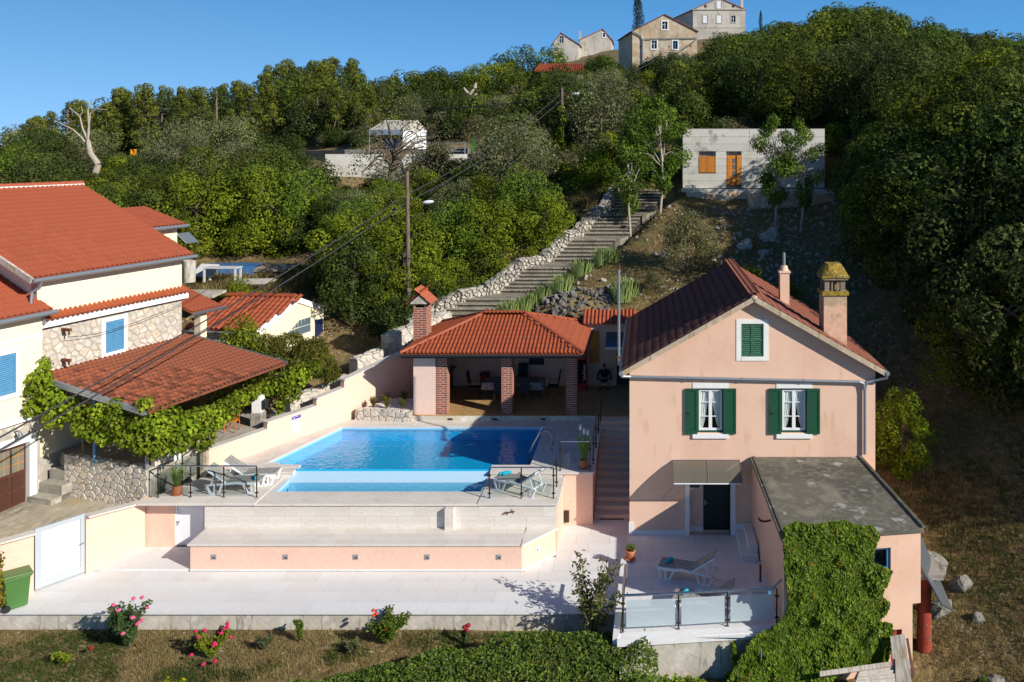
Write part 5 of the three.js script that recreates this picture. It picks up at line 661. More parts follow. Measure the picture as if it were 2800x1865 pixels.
class Leaves {
  constructor(seed) { this.R = rng(seed); this.p = []; this.c = []; }
  leaf(x, y, z, nx, ny, nz, L, w, col, droop = .3) {                  // a folded diamond: base, two sides, tip
    const R = this.R, n = new THREE.Vector3(nx, ny, nz).add(new THREE.Vector3(R() - .5, R() - .5, R() - .5).multiplyScalar(1.5)).normalize(), t = new THREE.Vector3(R() - .5, R() - .5 - droop, R() - .5); t.addScaledVector(n, -t.dot(n)).normalize(); const s = n.clone().cross(t), f = L * .12;
    const b = [x - t.x * L / 2, y - t.y * L / 2, z - t.z * L / 2], e = [x + t.x * L / 2, y + t.y * L / 2, z + t.z * L / 2], q = k => [x + s.x * w / 2 * k + n.x * f, y + s.y * w / 2 * k + n.y * f, z + s.z * w / 2 * k + n.z * f], l = q(-1), r = q(1);
    if (this.one) { this.p.push(...l, ...r, ...e); for (let i = 0; i < 3; i++) this.c.push(...col); return; }
    this.p.push(...b, ...r, ...e, ...b, ...e, ...l); for (let i = 0; i < 6; i++) this.c.push(...col);
  }
  clump(c, r, n, L, w, pal, { fill = .45, up = .35, droop } = {}) {     // leaves in the outer shell of an ellipsoid
    const R = this.R, hue = .62 + .7 * R();
    for (let i = 0; i < n; i++) {
      const u = R() * 2 - 1, a = R() * 6.2832, q = Math.sqrt(1 - u * u), dx = q * Math.cos(a), dy = u, dz = q * Math.sin(a), k = Math.pow(fill + (1 - fill) * R(), .6), o = pal[Math.floor(R() * pal.length)], b = hue * (.75 + .5 * R());
      this.leaf(c[0] + dx * r[0] * k, c[1] + dy * r[1] * k, c[2] + dz * r[2] * k, dx, dy + up, dz, L * (.7 + .6 * R()), w * (.7 + .6 * R()), [o[0] * b, o[1] * b, o[2] * b], droop);
    }
  }
  geo() { const g = new THREE.BufferGeometry(); g.setAttribute('position', new THREE.Float32BufferAttribute(this.p, 3)); g.setAttribute('color', new THREE.Float32BufferAttribute(this.c, 3)); g.computeVertexNormals(); return g; }
}
const rawMesh = (parent, name, g, m) => { const o = new THREE.Mesh(g, m); o.name = name; o.castShadow = o.receiveShadow = true; parent.add(o); return o; };
function limbs(R, h, r, crown, n, spread, lean = .1) {                  // trunk and boughs reaching into the crown's clumps
  const top = new THREE.Vector3((R() - .5) * lean * h, h, (R() - .5) * lean * h), mid = top.clone().multiplyScalar(.5).add(new THREE.Vector3((R() - .5) * lean * h, 0, (R() - .5) * lean * h)), g = [cyl(new THREE.Vector3(0, -.4, 0), mid, r * 1.15, r * .8, 7), cyl(mid, top, r * .8, r * .55, 7)];
  for (let i = 0; i < n; i++) { const c = crown[Math.floor(R() * crown.length)], a = mid.clone().lerp(top, .3 + .7 * R()), e = new THREE.Vector3(...c.c), m = a.clone().lerp(e, .5).add(new THREE.Vector3(0, spread * .15, 0)); g.push(cyl(a, m, r * .42, r * .28, 5), cyl(m, e, r * .28, r * .1, 5)); }
  return mrg(g);
}
// prototypes: crown of radius ~1 unit scaled by the builder; sizes in metres
const crowns = {
  round: (R, h, rx, base) => { const o = []; const n = 17; for (let i = 0; i < n; i++) { const a = i * 2.4 + R(), t = (i + R()) / n, q = Math.sqrt(1 - (t * 2 - 1) ** 2) * (.5 + .35 * R()); o.push({ c: [Math.cos(a) * q * rx, base + t * (h - base) * .92, Math.sin(a) * q * rx], r: [rx * (.26 + .2 * R()), (h - base) * (.13 + .1 * R()), rx * (.26 + .2 * R())] }); } return o; },
  dome: (R, h, rx) => { const o = []; for (let i = 0; i < 18; i++) { const a = R() * 6.28, t = Math.pow(R(), .8), q = Math.cos(t * 1.4) * (.35 + .5 * R()); o.push({ c: [Math.cos(a) * q * rx, h * .12 + t * h * .72, Math.sin(a) * q * rx], r: [rx * (.28 + .2 * R()), h * (.2 + .12 * R()), rx * (.28 + .2 * R())] }); } return o; },
  pine: (R, h, rx, base) => { const o = []; for (let i = 0; i < 22; i++) { const t = i / 21, a = i * 2.4 + R(), q = (1 - t * .75) * (.3 + .5 * R()); o.push({ c: [Math.cos(a) * q * rx, base + t * (h - base) * .93, Math.sin(a) * q * rx], r: [rx * (.34 - .12 * t), (h - base) * .075, rx * (.34 - .12 * t)] }); } return o; },
  column: (R, h, rx) => { const o = []; for (let i = 0; i < 22; i++) { const t = i / 21, k = Math.sin(Math.PI * Math.min(1, .12 + t * .9)) ** .7, a = R() * 6.28; o.push({ c: [Math.cos(a) * rx * .25 * k, h * (.04 + .94 * t), Math.sin(a) * rx * .25 * k], r: [rx * .75 * k + .05, h * .07, rx * .75 * k + .05] }); } return o; },
  slim: (R, h, rx, base) => { const o = []; for (let i = 0; i < 16; i++) { const a = R() * 6.28, t = i / 15, k = Math.sin(Math.PI * (.12 + .8 * t)), q = k * (.3 + .5 * R()); o.push({ c: [Math.cos(a) * q * rx, base + t * (h - base) * .95, Math.sin(a) * q * rx], r: [rx * .34 * (.5 + k * .6), (h - base) * .1, rx * .34 * (.5 + k * .6)] }); } return o; },
};
const protos = {};
function proto(key, seed, { shape, h, rx, base = 0, n, L, w, pal, m = LEAF, trunk = .12, boughs = 7, fill, barkM = bark, droop, far = true }) {
  const R = rng(seed), C = crowns[shape](R, h, rx, base), t = boxUV(limbs(R, h * .62, trunk, C, boughs, rx));
  for (const [k2, kn, kl] of far ? [['', 1, 1], ['_far', .42, 1.5]] : [['', 1, 1]]) {
    const lv = new Leaves(seed + 1); lv.one = true; C.forEach(c => lv.clump(c.c, c.r, Math.round(n * kn / C.length), L * kl, w * kl, pal, { fill, droop }));
    (protos[key + k2] ||= []).push({ crown: lv.geo(), trunk: t, m, barkM, h, rx });
  }
}
[PAL.oak, PAL.dark, PAL.mid, PAL.grey].forEach((pal, s) => proto('oak', 101 + s, { shape: 'round', h: 5, rx: 2.4, base: .7, n: 7200, L: .18, w: .15, pal, fill: .7 }));
[PAL.bright, PAL.fresh].forEach((pal, s) => proto('bright', 121 + s, { shape: 'round', h: 4.6, rx: 2.3, base: .4, n: 7200, L: .19, w: .15, pal, fill: .68 }));
[1, 2].forEach(s => proto('olive', 140 + s, { shape: 'round', h: 4.4, rx: 2.4, base: .6, n: 7600, L: .18, w: .085, pal: PAL.olive, fill: .45 }));
[1, 2, 3].forEach(s => proto('pine', 160 + s, { shape: 'pine', h: 9, rx: 2.8, base: 1.6, n: 8000, L: .3, w: .13, pal: PAL.pine, m: NEEDLE, fill: .4, trunk: .2, boughs: 10 }));
[1, 2].forEach(s => proto('cypress', 180 + s, { shape: 'column', h: 9, rx: 1.2, n: 5000, L: .26, w: .14, pal: PAL.cypress, m: NEEDLE, trunk: .16, boughs: 0, fill: .7, far: false }));
[PAL.dark, PAL.mid, PAL.oak].forEach((pal, s) => proto('shrub', 201 + s, { shape: 'dome', h: 2.6, rx: 2, n: 4600, L: .17, w: .13, pal, fill: .65, trunk: .06, boughs: 4 }));
[1, 2].forEach(s => proto('scrub', 220 + s, { shape: 'dome', h: 2.3, rx: 1.9, n: 4600, L: .16, w: .11, pal: PAL.dull, fill: .55, trunk: .06, boughs: 4 }));
[1, 2].forEach(s => proto('lush', 240 + s, { shape: 'dome', h: 2.6, rx: 2, n: 4800, L: .17, w: .14, pal: PAL.bright, fill: .6, trunk: .06, boughs: 4 }));
[1, 2].forEach(s => proto('ash', 260 + s, { shape: 'slim', h: 5.2, rx: 1.5, base: 1.4, n: 4600, L: .17, w: .11, pal: PAL.fresh, fill: .25, trunk: .07, boughs: 14, far: false, barkM: paleBark }));
[1].forEach(s => proto('bare', 280 + s, { shape: 'round', h: 5, rx: 2.6, base: 1.2, n: 2600, L: .16, w: .1, pal: PAL.dull, fill: .25, trunk: .085, boughs: 70, far: false }));
[1, 2].forEach(s => proto('olivebush', 300 + s, { shape: 'dome', h: 3.4, rx: 2, n: 7000, L: .18, w: .07, pal: PAL.olive.concat(PAL.dull), fill: .5, trunk: .08, boughs: 8, far: false })); proto('citrus', 320, { shape: 'round', h: 3.8, rx: 1.4, base: .2, n: 6000, L: .16, w: .12, pal: PAL.vine, fill: .6, far: false });
const treeLog = [];
function plant(kind, name, label, category, x, d, size, group, { y, turnY, sy = 1 } = {}) {   // size scales the prototype
  const list = (d > 66 && protos[kind + '_far']) || protos[kind], P = list[Math.floor(hash(Math.round(x * 50), Math.round(d * 50), 3) * list.length)], o = thing(name, label, category, [x, y ?? ground(x, d) - .05, d], group);
  o.rotation.y = turnY ?? hash(Math.round(x * 31), Math.round(d * 17), 9) * 6.28; o.scale.set(size, size * sy, size);
  rawMesh(o, 'crown', P.crown, P.m); rawMesh(o, 'trunk', P.trunk, P.barkM); return o;
}

// ---------- stepped street up the hill, cabin, far houses, poles ----------
{
  const s = thing('hill_stairs', 'long grey stone stairway climbing the hillside behind the pavilion', 'stairway', [-5.5, 4.5, 48]);
  for (let i = 0; i < STEPS.length - 1; i++) {
    const a = STEPS[i], b = STEPS[i + 1], rise = b[2] - a[2], w = 1.45;
    if (rise < .3) { part(s, 'landing', prism([[a[0] - w, a[1] - .05], [a[0] + w + .1, a[1] - .05], [b[0] + w + .1, b[1] + .3], [b[0] - w, b[1] + .3]], a[2] - 1.2, [a[2], a[2], b[2], b[2]]), darkStone); continue; }
    const n = Math.round(rise / .19), darkRiser = tint(darkStone, .42); for (let k = 0; k < n; k++) { const u = k / n, x = lerp(a[0], b[0], u), d = lerp(a[1], b[1], u), y = a[2] + rise * (k + 1) / n, run = (b[1] - a[1]) / n; part(s, 'step', box(x - w, x + w, y - .9, y - .07, d + .02, d + run + .4), darkRiser); part(s, 'tread', box(x - w - .02, x + w + .02, y - .068, y, d - .04, d + run + .06), k % 3 ? tint(darkStone, 1.25) : tint(darkStone, 1.4)); }  // step bodies toned much darker than the treads
  }
  // rubble walls along its left edge
  const R = rng(5); for (let i = 0; i < STEPS.length - 1; i++) {
    const a = STEPS[i], b = STEPS[i + 1], o = -1.85; masonry('rubble_wall', ['loose pale rubble wall at the foot of the hill stairs', 'loose rubble wall beside the lowest landing', 'loose rubble wall beside the second flight of the hill stairs', 'loose rubble wall beside the second landing', 'loose rubble wall beside the third flight of the hill stairs', 'loose rubble wall beside the third landing', 'loose rubble wall beside the fourth flight of the hill stairs', 'loose rubble wall beside the upper landing', 'loose rubble wall beside the topmost flight'][i], [a[0] + o, a[1] - .2], [b[0] + o, b[1] - .2], .6, a[2] - 1.6, [a[2] + .4, b[2] + .38], { mats: [greyRockTones[0], tint(greyRock, .85), tint(rock, .85), greyRockTones[1]], cw: .28, ch: .22, bulge: .11, joint: .05, seed: 60 + i, jitter: .95, core: tint(greyRock, .45) }, 'stone wall', 'rubble walls along the hill stairs');
  }
}
const boulderGeo = s => { const g = new THREE.IcosahedronGeometry(1, 3), p = g.attributes.position, v = new THREE.Vector3(), R = rng(s * 77), cuts = Array.from({ length: 9 }, () => [new THREE.Vector3(R() - .5, R() - .5, R() - .5).normalize(), .5 + .3 * R()]); for (let i = 0; i < p.count; i++) { v.fromBufferAttribute(p, i); for (const [n, c] of cuts) { const e = v.dot(n) - c; if (e > 0) v.addScaledVector(n, -e); } const k = .82 + .4 * fbm(v.x * 2.3 + s * 9 + 20, v.y * 2.3 + v.z * 2.7 + 20, 1 << 10, 4, s); p.setXYZ(i, v.x * k * 1.15, v.y * k * .72, v.z * k); } g.computeVertexNormals(); return boxUV(g); };
const BOULD = [1, 2, 3, 4].map(boulderGeo);
function boulder(label, x, d, r, dy = 0, m = greyRockTones[0], group) { const o = new THREE.Mesh(BOULD[Math.floor(hash(Math.round(x * 90), Math.round(d * 90)) * 4)], m); o.name = numbered('boulder'); o.position.copy(V(x, ground(x, d) + dy, d)); o.scale.setScalar(r); o.rotation.set(hash(x * 7 | 0, 1) * 6, hash(d * 7 | 0, 2) * 6, 0); o.castShadow = o.receiveShadow = true; o.userData = { label, category: 'rock', ...(group ? { group } : {}) }; scene.add(o); return o; }
{ // dark rock mound behind the pavilion, built of single stones
  const g = thing('rock_mound', 'heap of dark grey boulders behind the pavilion roof', 'rock heap', [-3.6, 5.2, 44]), R = rng(71), list = [];
  for (let i = 0; i < 300; i++) { const x = -6.2 + R() * 5.6, d = 42.6 + Math.pow(R(), 1.6) * 3.2, q = ((x + 3.6) / 3) ** 2 + ((d - 44.6) / 2.2) ** 2, y = 4.7 + 1.75 * Math.sqrt(Math.max(0, 1 - q)) + .02, s = .09 + .17 * R() * R(); list.push(new THREE.Matrix4().compose(V(x, y, d), new THREE.Quaternion().setFromEuler(new THREE.Euler(R() * 6, R() * 6, R() * 6)), new THREE.Vector3(s * 1.2, s, s))); }
  pieces(g, 'stone', BOULD[0], tones(greyRock, [.4, .52, .32, .62]), list, 300);
  part(g, 'earth', (() => { const q = new THREE.SphereGeometry(1, 24, 12); q.scale(3, 1.7, 2.2); return q.translate(-3.6, 4.7, -44.6); })(), soil);
}
{ // concrete cabin
  const c = thing('concrete_cabin', 'bare concrete flat roofed cabin with honey coloured door and shutter', 'cabin', [7, 10.2, 56]), D = 54, X0 = 2.33, X1 = 11.64, Y0 = 11.55, Y1 = 15.42;
  const hol = [[3.4, 4.5, 12.58, 13.66], [5.18, 6.18, 11.66, 13.76]], n = 8;
  for (let i = 0; i < n; i++) { const y0 = lerp(Y0, Y1, i / n) + .006, y1 = lerp(Y0, Y1, (i + 1) / n) - .006; let xs = [[X0, X1]]; for (const [a, b, e, f] of hol) if (y1 > e + .01 && y0 < f - .01) xs = xs.flatMap(([p, q]) => a > p && b < q ? [[p, a], [b, q]] : [[p, q]]); xs.forEach(([p, q], k) => { const cut = p < 6.6 && q > 6.8 && y0 > 13.7 ? [[p, 6.69], [6.71, q]] : [[p, q]]; cut.forEach(([r, s]) => part(c, 'concrete_band', box(r, s, y0, y1, D + .012 * hash(i, k), D + .3), [cabinConcrete, tint(cabinConcrete, 1.05), tint(cabinConcrete, .95)][i % 3])); }); }
  part(c, 'body', [box(X0 + .02, X1 - .02, Y0, Y1 - .02, D + .3, D + 6)], tint(cabinConcrete, .8)); part(c, 'roof_slab', box(X0, X1, Y1 - .02, Y1 + .03, D, D + 6), cabinConcrete);
  part(c, 'ledge', box(X0 - .1, X1 + .1, 11.3, 11.5, D - .25, D + .3), tint(cabinConcrete, 1.1)); part(c, 'ledge', box(6.5, X1 + .2, 11.28, 11.48, D - 1.6, D - .25), tint(cabinConcrete, 1.1));
  const sh = part(c, 'shutter', [box(3.42, 4.48, 12.6, 13.64, D - .01, D + .03)], orangeWood); part(sh, 'shutter_frame', [box(3.4, 3.46, 12.58, 13.66, D - .03, D + .04), box(4.44, 4.5, 12.58, 13.66, D - .03, D + .04), box(3.92, 3.98, 12.6, 13.62, D - .03, D - .01), box(3.46, 4.44, 13.6, 13.66, D - .03, D + .04), box(3.46, 4.44, 12.58, 12.64, D - .03, D + .04)], tint(orangeWood, .8)); for (let i = 0; i < 14; i++) for (const [a, b] of [[3.48, 3.9], [4.0, 4.42]]) part(sh, 'slat', box(a, b, 12.68 + i * .065, 12.72 + i * .065, D - .025, D - .01), orangeWood);
  const dr = part(c, 'door', box(5.2, 5.88, 11.78, 13.7, D + .06, D + .1), orangeWood); part(dr, 'door_reveal', [box(5.88, 6.16, 11.78, 13.72, D + .0, D + .28)], orangeWood); for (let i = 0; i < 4; i++) part(dr, 'door_panel', box(5.28, 5.5, 11.88 + i * .45, 12.24 + i * .45, D + .04, D + .06), tint(orangeWood, .92)); for (let i = 0; i < 3; i++) part(dr, 'door_pane', box(5.62, 5.78, 12.4 + i * .4, 12.7 + i * .4, D + .04, D + .06), MATS['glass block']); part(dr, 'threshold', box(5.18, 6.18, 11.66, 11.77, D + .02, D + .2), brownWood);
  const a = masonry('cabin_plinth', 'reddish rubble plinth under the concrete cabin beside the door', [X0 + .2, D - .1], [6.6, D - .1], .3, 10.2, 11.3, { mats: redRockTones, cw: .36, ch: .26, seed: 81, bulge: .05 }, 'stone wall'), b = masonry('cabin_plinth', 'taller reddish rubble terrace wall at the cabin corner', [6.5, D - 1.5], [X1 + .3, D - 1.5], .3, 9.7, 11.28, { mats: redRockTones, cw: .38, ch: .28, seed: 82, bulge: .05 }, 'stone wall');
  part(b, 'wall_side', [box(6.48, 6.75, 9.7, 11.28, D - 1.4, D - .1)], mortar); part(a, 'footing', box(X0 + .3, 6.5, 9.9, 10.5, D - .4, D - .1), tint(cabinConcrete, .7)); part(b, 'footing', box(6.55, 9, 9.4, 10.05, D - 1.75, D - 1.4), tint(cabinConcrete, .9));
}
// far gabled houses: facade square to the lens, roof ridge running away
function farHouse(label, px0, px1, pyBase, pyEave, pyTop, D, depth, wallM, roofM, wins, { skew = 0, lean = 0, extra } = {}) {
  const f = FOC / D, X = p => (p - VPX) / f, Y = p => EYE - (p - VPY) / f, t = thing('hill_house', label, 'house', [X((px0 + px1) / 2), Y(pyBase), D + depth / 2]);
  const a = X(px0), b = X(px1), m = (a + b) / 2 + skew, y0 = Y(pyBase) - 3, ye = Y(pyEave), yt = Y(pyTop);
  part(t, 'wall', wallWithHoles([[a, y0], [b, y0], [b, ye], [m, yt], [a, ye]], wins.map(w => [X(w[0]), X(w[1]), Y(w[3]), Y(w[2])]), D, .5), wallM); part(t, 'side_wall', prism([[a, D + .5], [a + .4, D + .5], [a + .4 + lean, D + depth], [a + lean, D + depth]], y0, ye), wallM); part(t, 'side_wall', prism([[b - .4, D + .5], [b, D + .5], [b + lean, D + depth], [b - .4 + lean, D + depth]], y0, ye), wallM);
  part(t, 'roof', slab([V(a - .3, ye - .1, D - .15), V(m, yt + .12, D - .15), V(m + lean, yt + .12, D + depth), V(a - .3 + lean, ye - .1, D + depth)], .15), roofM); part(t, 'roof', slab([V(m, yt + .12, D - .15), V(b + .3, ye - .1, D - .15), V(b + .3 + lean, ye - .1, D + depth), V(m + lean, yt + .12, D + depth)], .15), roofM); part(t, 'interior', box(a + .5, b - .5, y0, ye, D + 1.2, D + 1.3), darkRoom);
  for (const [p, q, r, s, frm, kind] of wins) { const w = part(t, 'window', [box(X(p) - .2, X(p), Y(s) - .2, Y(r) + .2, D - .06, D + .2), box(X(q), X(q) + .2, Y(s) - .2, Y(r) + .2, D - .06, D + .2), box(X(p), X(q), Y(r), Y(r) + .2, D - .06, D + .2), box(X(p), X(q), Y(s) - .2, Y(s), D - .08, D + .2)], frm); if (kind === 'shut') part(w, 'shutter', box(X(p), X(q), Y(s), Y(r), D + .02, D + .08), whiteMetal); else { part(w, 'pane', box(X(p), X(q), Y(s), Y(r), D + .2, D + .22), MATS['dark reflecting pane']); part(w, 'casement', [box((X(p) + X(q)) / 2 - .04, (X(p) + X(q)) / 2 + .04, Y(s), Y(r), D + .14, D + .2), box(X(p), X(q), lerp(Y(s), Y(r), .6), lerp(Y(s), Y(r), .6) + .06, D + .15, D + .19)], kind === 'blue' ? bluePaint : whiteMetal); } }
  if (extra) extra(t, X, Y, D); return t;
}
const oldTile = tint(tileDark, 1.1);
farHouse('tall old ochre plaster house with gable on the hilltop', 1729, 1906, 200, 84, 40, 132, 11, oldPlaster, oldTile, [[1811, 1825, 59, 80, whitewash], [1782, 1796, 111, 133, whitewash], [1840, 1853, 112, 134, whitewash, 'blue'], [1764, 1778, 168, 186, whitewash, 'blue'], [1799, 1807, 168, 200, whitewash, 'shut']], { lean: -2.6, extra(t, X, Y, D) {
  part(t, 'downpipe', [pipe([V(X(1729), Y(86), D - .2), V(X(1754), Y(98), D - .2), V(X(1758), Y(107), D - .2), V(X(1758), Y(195), D - .2)], .1, 6), pipe([V(X(1758), Y(107), D - .2), V(X(1906), Y(104), D - .2)], .07, 6)], gutterM); part(t, 'terrace', box(X(1768), X(1830), Y(202) - 6, Y(202), D - 2.5, D), concrete); part(t, 'railing', [box(X(1768), X(1785), Y(186), Y(185), D - 2.5, D - 2.4), ...[1768, 1776, 1784].map(p => box(X(p), X(p) + .08, Y(202), Y(185), D - 2.5, D - 2.4))], whiteMetal); for (const p of [1749, 1828, 1886]) part(t, 'beam_hole', box(X(p), X(p) + .28, Y(129), Y(125), D - .02, D + .1), darkRoom); } });
farHouse('large grey plaster house with white shutters on the hilltop', 1895, 2038, 98, 25, -6, 173, 14, greyPlaster, tileNew, [[1923, 1935, 41, 62, greyPlaster, 'shut'], [1961, 1974, 41, 62, greyPlaster, 'shut'], [2000, 2011, 43, 61, greyPlaster], [1961, 1973, 1, 22, greyPlaster, 'shut']], { lean: -4.5, extra(t, X, Y, D) { part(t, 'cornice', box(X(1893), X(2040), Y(27), Y(25), D - .2, D), greyPlaster); part(t, 'string_course', box(X(1895), X(2038), Y(76), Y(74), D - .08, D), greyPlaster); part(t, 'chimney', box(X(2026), X(2033), Y(20), Y(-3), D + .5, D + 1.2), greyPlaster); for (const p of [1929, 2005]) part(t, 'oculus', cyl(V(X(p), Y(17), D - .03), V(X(p), Y(17), D + .1), .32, .32, 14), darkRoom); } });
farHouse('small grey gable wall of a ruin on the ridge', 1512, 1582, 130, 120, 90, 165, 6, greyPlaster, oldTile, [[1530, 1541, 99, 117, greyPlaster]], { skew: -1 });
farHouse('low grey house with one window and chimney on the ridge', 1585, 1672, 128, 108, 80, 170, 9, greyPlaster, tileNew, [[1648, 1655, 90, 101, whitewash]], { skew: 1.5, extra(t, X, Y, D) { part(t, 'chimney', box(X(1582), X(1587), Y(112), Y(82), D + 1, D + 1.6), greyPlaster); } });
{ const t = thing('red_roofed_hut', 'low hut with bright red tile roof in the trees', 'hut', [-14.5, 23, 120]); const f = 18.75, X = p => (p - VPX) / f, Y = p => EYE - (p - VPY) / f; part(t, 'wall', box(X(1482), X(1590), 22, Y(195), 119, 122), whitewash); part(t, 'roof', slab([V(X(1465), Y(196), 118.4), V(X(1598), Y(196), 118.4), V(X(1592), Y(172), 121.5), V(X(1474), Y(173), 121.5)], .15), tileNewT[2]); for (let i = 0; i < 22; i++) { const x = lerp(X(1467), X(1596), i / 21), k = lerp(X(1475), X(1591), i / 21); part(t, 'tile_rib', beam(V(x, Y(195) + .06, 118.4), V(k, Y(172) + .06, 121.4), .1, .08), tileNewT[2]); } }
{ // road with its wall, tent and fence
  const w = thing('road_wall', 'pale rendered retaining wall below the road and the tent', 'wall', [-19, 9, 72]); part(w, 'wall_face', [prism([[-27.4, 70], [-15.8, 71.5], [-15.8, 72.2], [-27.4, 71]], 7, 13.7)], tint(cabinConcrete, 1.02)); for (let i = 0; i < 6; i++) part(w, 'road_step', box(-16.6 + i * .18, -14.2, 13.0 - i * .28, 13.35 - i * .28, 70.6 - i * .35, 71.2), concrete);
  const r = struct('road', prism([[-60, 90.5], [-45, 84], [-27, 73.4], [-14, 73.6], [-14, 76.2], [-27, 77], [-45, 88], [-60, 94.5]], 10, [13.1, 13.5, 14.1, 14.2, 14.2, 14.1, 13.5, 13.1]), tint(concrete, .55), 'narrow hillside road');
  const f = thing('road_railing', 'grey pipe railing on the wall beside the green bin', 'railing', [-17, 13.7, 72]); part(f, 'rail', [13.95, 14.3, 14.65].map(y => cyl(V(-20.5, y, 71.4), V(-15.9, y, 71.9), .04, .04, 6)), gutterM); for (const x of [-20.5, -18.2, -15.9]) part(f, 'post', cyl(V(x, 13.6, 71.65), V(x, 14.75, 71.65), .05, .05, 6), gutterM);
  const t = thing('market_tent', 'grey and white gabled canvas tent on the road', 'tent', [-23, 14.1, 76]); const a = -25, b = -22, c = -20.4, y = 14.1; part(t, 'roof_canvas', [slab([V(a, 15.9, 74), V(b, 15.9, 74), V(b + .9, 16.8, 75.6), V(a + .9, 16.8, 75.6)], .04)], tentGrey); part(t, 'roof_canvas', slab([V(b, 15.9, 74), V(c, 15.9, 76), V(b + .9, 16.8, 75.6)], .04), tentGrey); part(t, 'valance', [beam(V(a, 15.65, 74), V(b, 15.65, 74), .03, .5)], tint(gutterM, 1.1)); part(t, 'side_wall', tri(quad(V(b, y, 74.05), V(c, y, 76), V(c, 15.9, 76), V(b, 15.9, 74.05))), whiteP); for (const q of [[a, 74], [b, 74], [c, 76]]) part(t, 'pole', cyl(V(q[0], 13.9, q[1]), V(q[0], 15.9, q[1]), .05), gutterM); part(t, 'counter', box(a + 1, b - .3, y, y + .9, 75, 75.4), tarpBlue);
}
function bin(label, x, y, d, s, ry) { const t = thing('wheelie_bin', label, 'bin', [x, y, d]); t.rotation.y = ry; t.scale.setScalar(s); const P = (n, g, m) => { const o = rawMesh(t, n, boxUV(clean(g)), m); return o; }; const taper = (g, k) => { const p = g.attributes.position; for (let i = 0; i < p.count; i++) { const q = lerp(k, 1, clamp(p.getY(i) / .9)); p.setX(i, p.getX(i) * q); p.setZ(i, p.getZ(i) * q); } g.computeVertexNormals(); return g; }; P('body', taper(new RoundedBoxGeometry(.56, .94, .66, 3, .04).translate(0, .5, 0), .78), binGreen); P('rim', new RoundedBoxGeometry(.6, .06, .72, 2, .02).translate(0, .95, 0), binGreen); P('lid', (() => { const g = new RoundedBoxGeometry(.62, .09, .76, 3, .03); g.rotateX(.05); return g.translate(0, 1.02, .01); })(), tint(binGreen, 1.15, 1, .9)); P('handle', mrg([new THREE.CylinderGeometry(.018, .018, .5, 8).rotateZ(Math.PI / 2).translate(0, 1.06, -.44), new THREE.BoxGeometry(.05, .05, .12).translate(-.22, 1.04, -.4), new THREE.BoxGeometry(.05, .05, .12).translate(.22, 1.04, -.4)]), binGreen); for (const k of [-1, 1]) P('wheel', new THREE.CylinderGeometry(.1, .1, .06, 14).rotateZ(Math.PI / 2).translate(k * .25, .1, -.27), black); P('sticker', new THREE.BoxGeometry(.002, .1, .24).translate(.285, .76, .05), mat('faint bin print' + Math.abs(x | 0), { color: sr(150, 176, 140), roughness: .5 })); return t; }
bin('green wheelie bin beside the short peach wall', -19.45, 0, 25.35, 1.0, 2.39); bin('distant green bin at the top of the road steps', -15.3, 13.9, 72.6, 1.05, .1);
{ const g = thing('road_sign', 'small yellow bend sign with a red chevron in the bushes', 'road sign', [-58.8, 12, 94]), o = at(365, 416, 94); part(g, 'plate', box(o.x - .35, o.x + .35, o.y - .34, o.y + .34, 94, 94.03), mat('yellow sign sheet', { color: sr(226, 178, 50), roughness: .4 })); part(g, 'chevron', [beam(new THREE.Vector3(o.x - .14, o.y + .3, -93.98), new THREE.Vector3(o.x + .14, o.y, -93.98), .02, .14), beam(new THREE.Vector3(o.x + .14, o.y, -93.98), new THREE.Vector3(o.x - .14, o.y - .3, -93.98), .02, .14)], mat('red chevron', { color: sr(200, 60, 24), roughness: .4 })); part(g, 'post', cyl(V(o.x, o.y - 2.2, 94.08), V(o.x, o.y - .2, 94.08), .05), gutterM); }
function pole(label, px, pyTop, D, yb, lamp, r = .13) { const a = at(px, pyTop, D), t = thing('utility_pole', label, 'utility pole', [a.x, yb, D], 'wooden utility poles'); part(t, 'shaft', cyl(V(a.x + .12, yb - .5, D), V(a.x, a.y, D), r, r * .75, 8), poleWood); if (lamp) { part(t, 'lamp_arm', [cyl(V(a.x, a.y - lamp, D), V(a.x + .9, a.y - lamp + .15, D - .1), .035, .03, 6)], rustM); part(t, 'lamp_head', (() => { const g = new THREE.SphereGeometry(.25, 14, 8); g.scale(1.25, .42, .6); g.rotateZ(.12); return g.translate(a.x + 1.15, a.y - lamp + .2, -D + .1); })(), whiteP); } for (const k of [.5, .9]) part(t, 'insulator', [cyl(V(a.x - .25, a.y - k, D), V(a.x + .25, a.y - k, D), .03, .03, 5)], rustM); return a; }
const P1 = pole('tall wooden lamp pole in the bushes left of the hill stairs', 1113, 468, 44, 4.4, 1.85), P2 = pole('wooden lamp pole with creeper on the upper slope', 1536, 240, 68, 12.6, .7, .15), P3 = pole('thin pole before the ochre hilltop house', 1806, 140, 118, 22.5, .35, .16), P4 = pole('bare pole on the wooded ridge above the dead tree', 591, 248, 105, 15, 0, .17), P5 = pole('short pole among the pines behind the dead tree', 184, 300, 110, 12, 0, .17);
function wire(label, pts, sag, r) { const out = []; for (let i = 0; i < pts.length - 1; i++) for (let k = 0; k <= 14; k++) { const t = k / 14, p = pts[i].clone().lerp(pts[i + 1], t); p.y -= sag * 4 * t * (1 - t); out.push(p); } single('overhead_cable', new THREE.TubeGeometry(new THREE.CatmullRomCurve3(out), out.length * 2, r, 5), cable, label, 'cable', 'overhead cables'); }
const near1 = at(-40, 1218, 24), near2 = at(-40, 1252, 24);
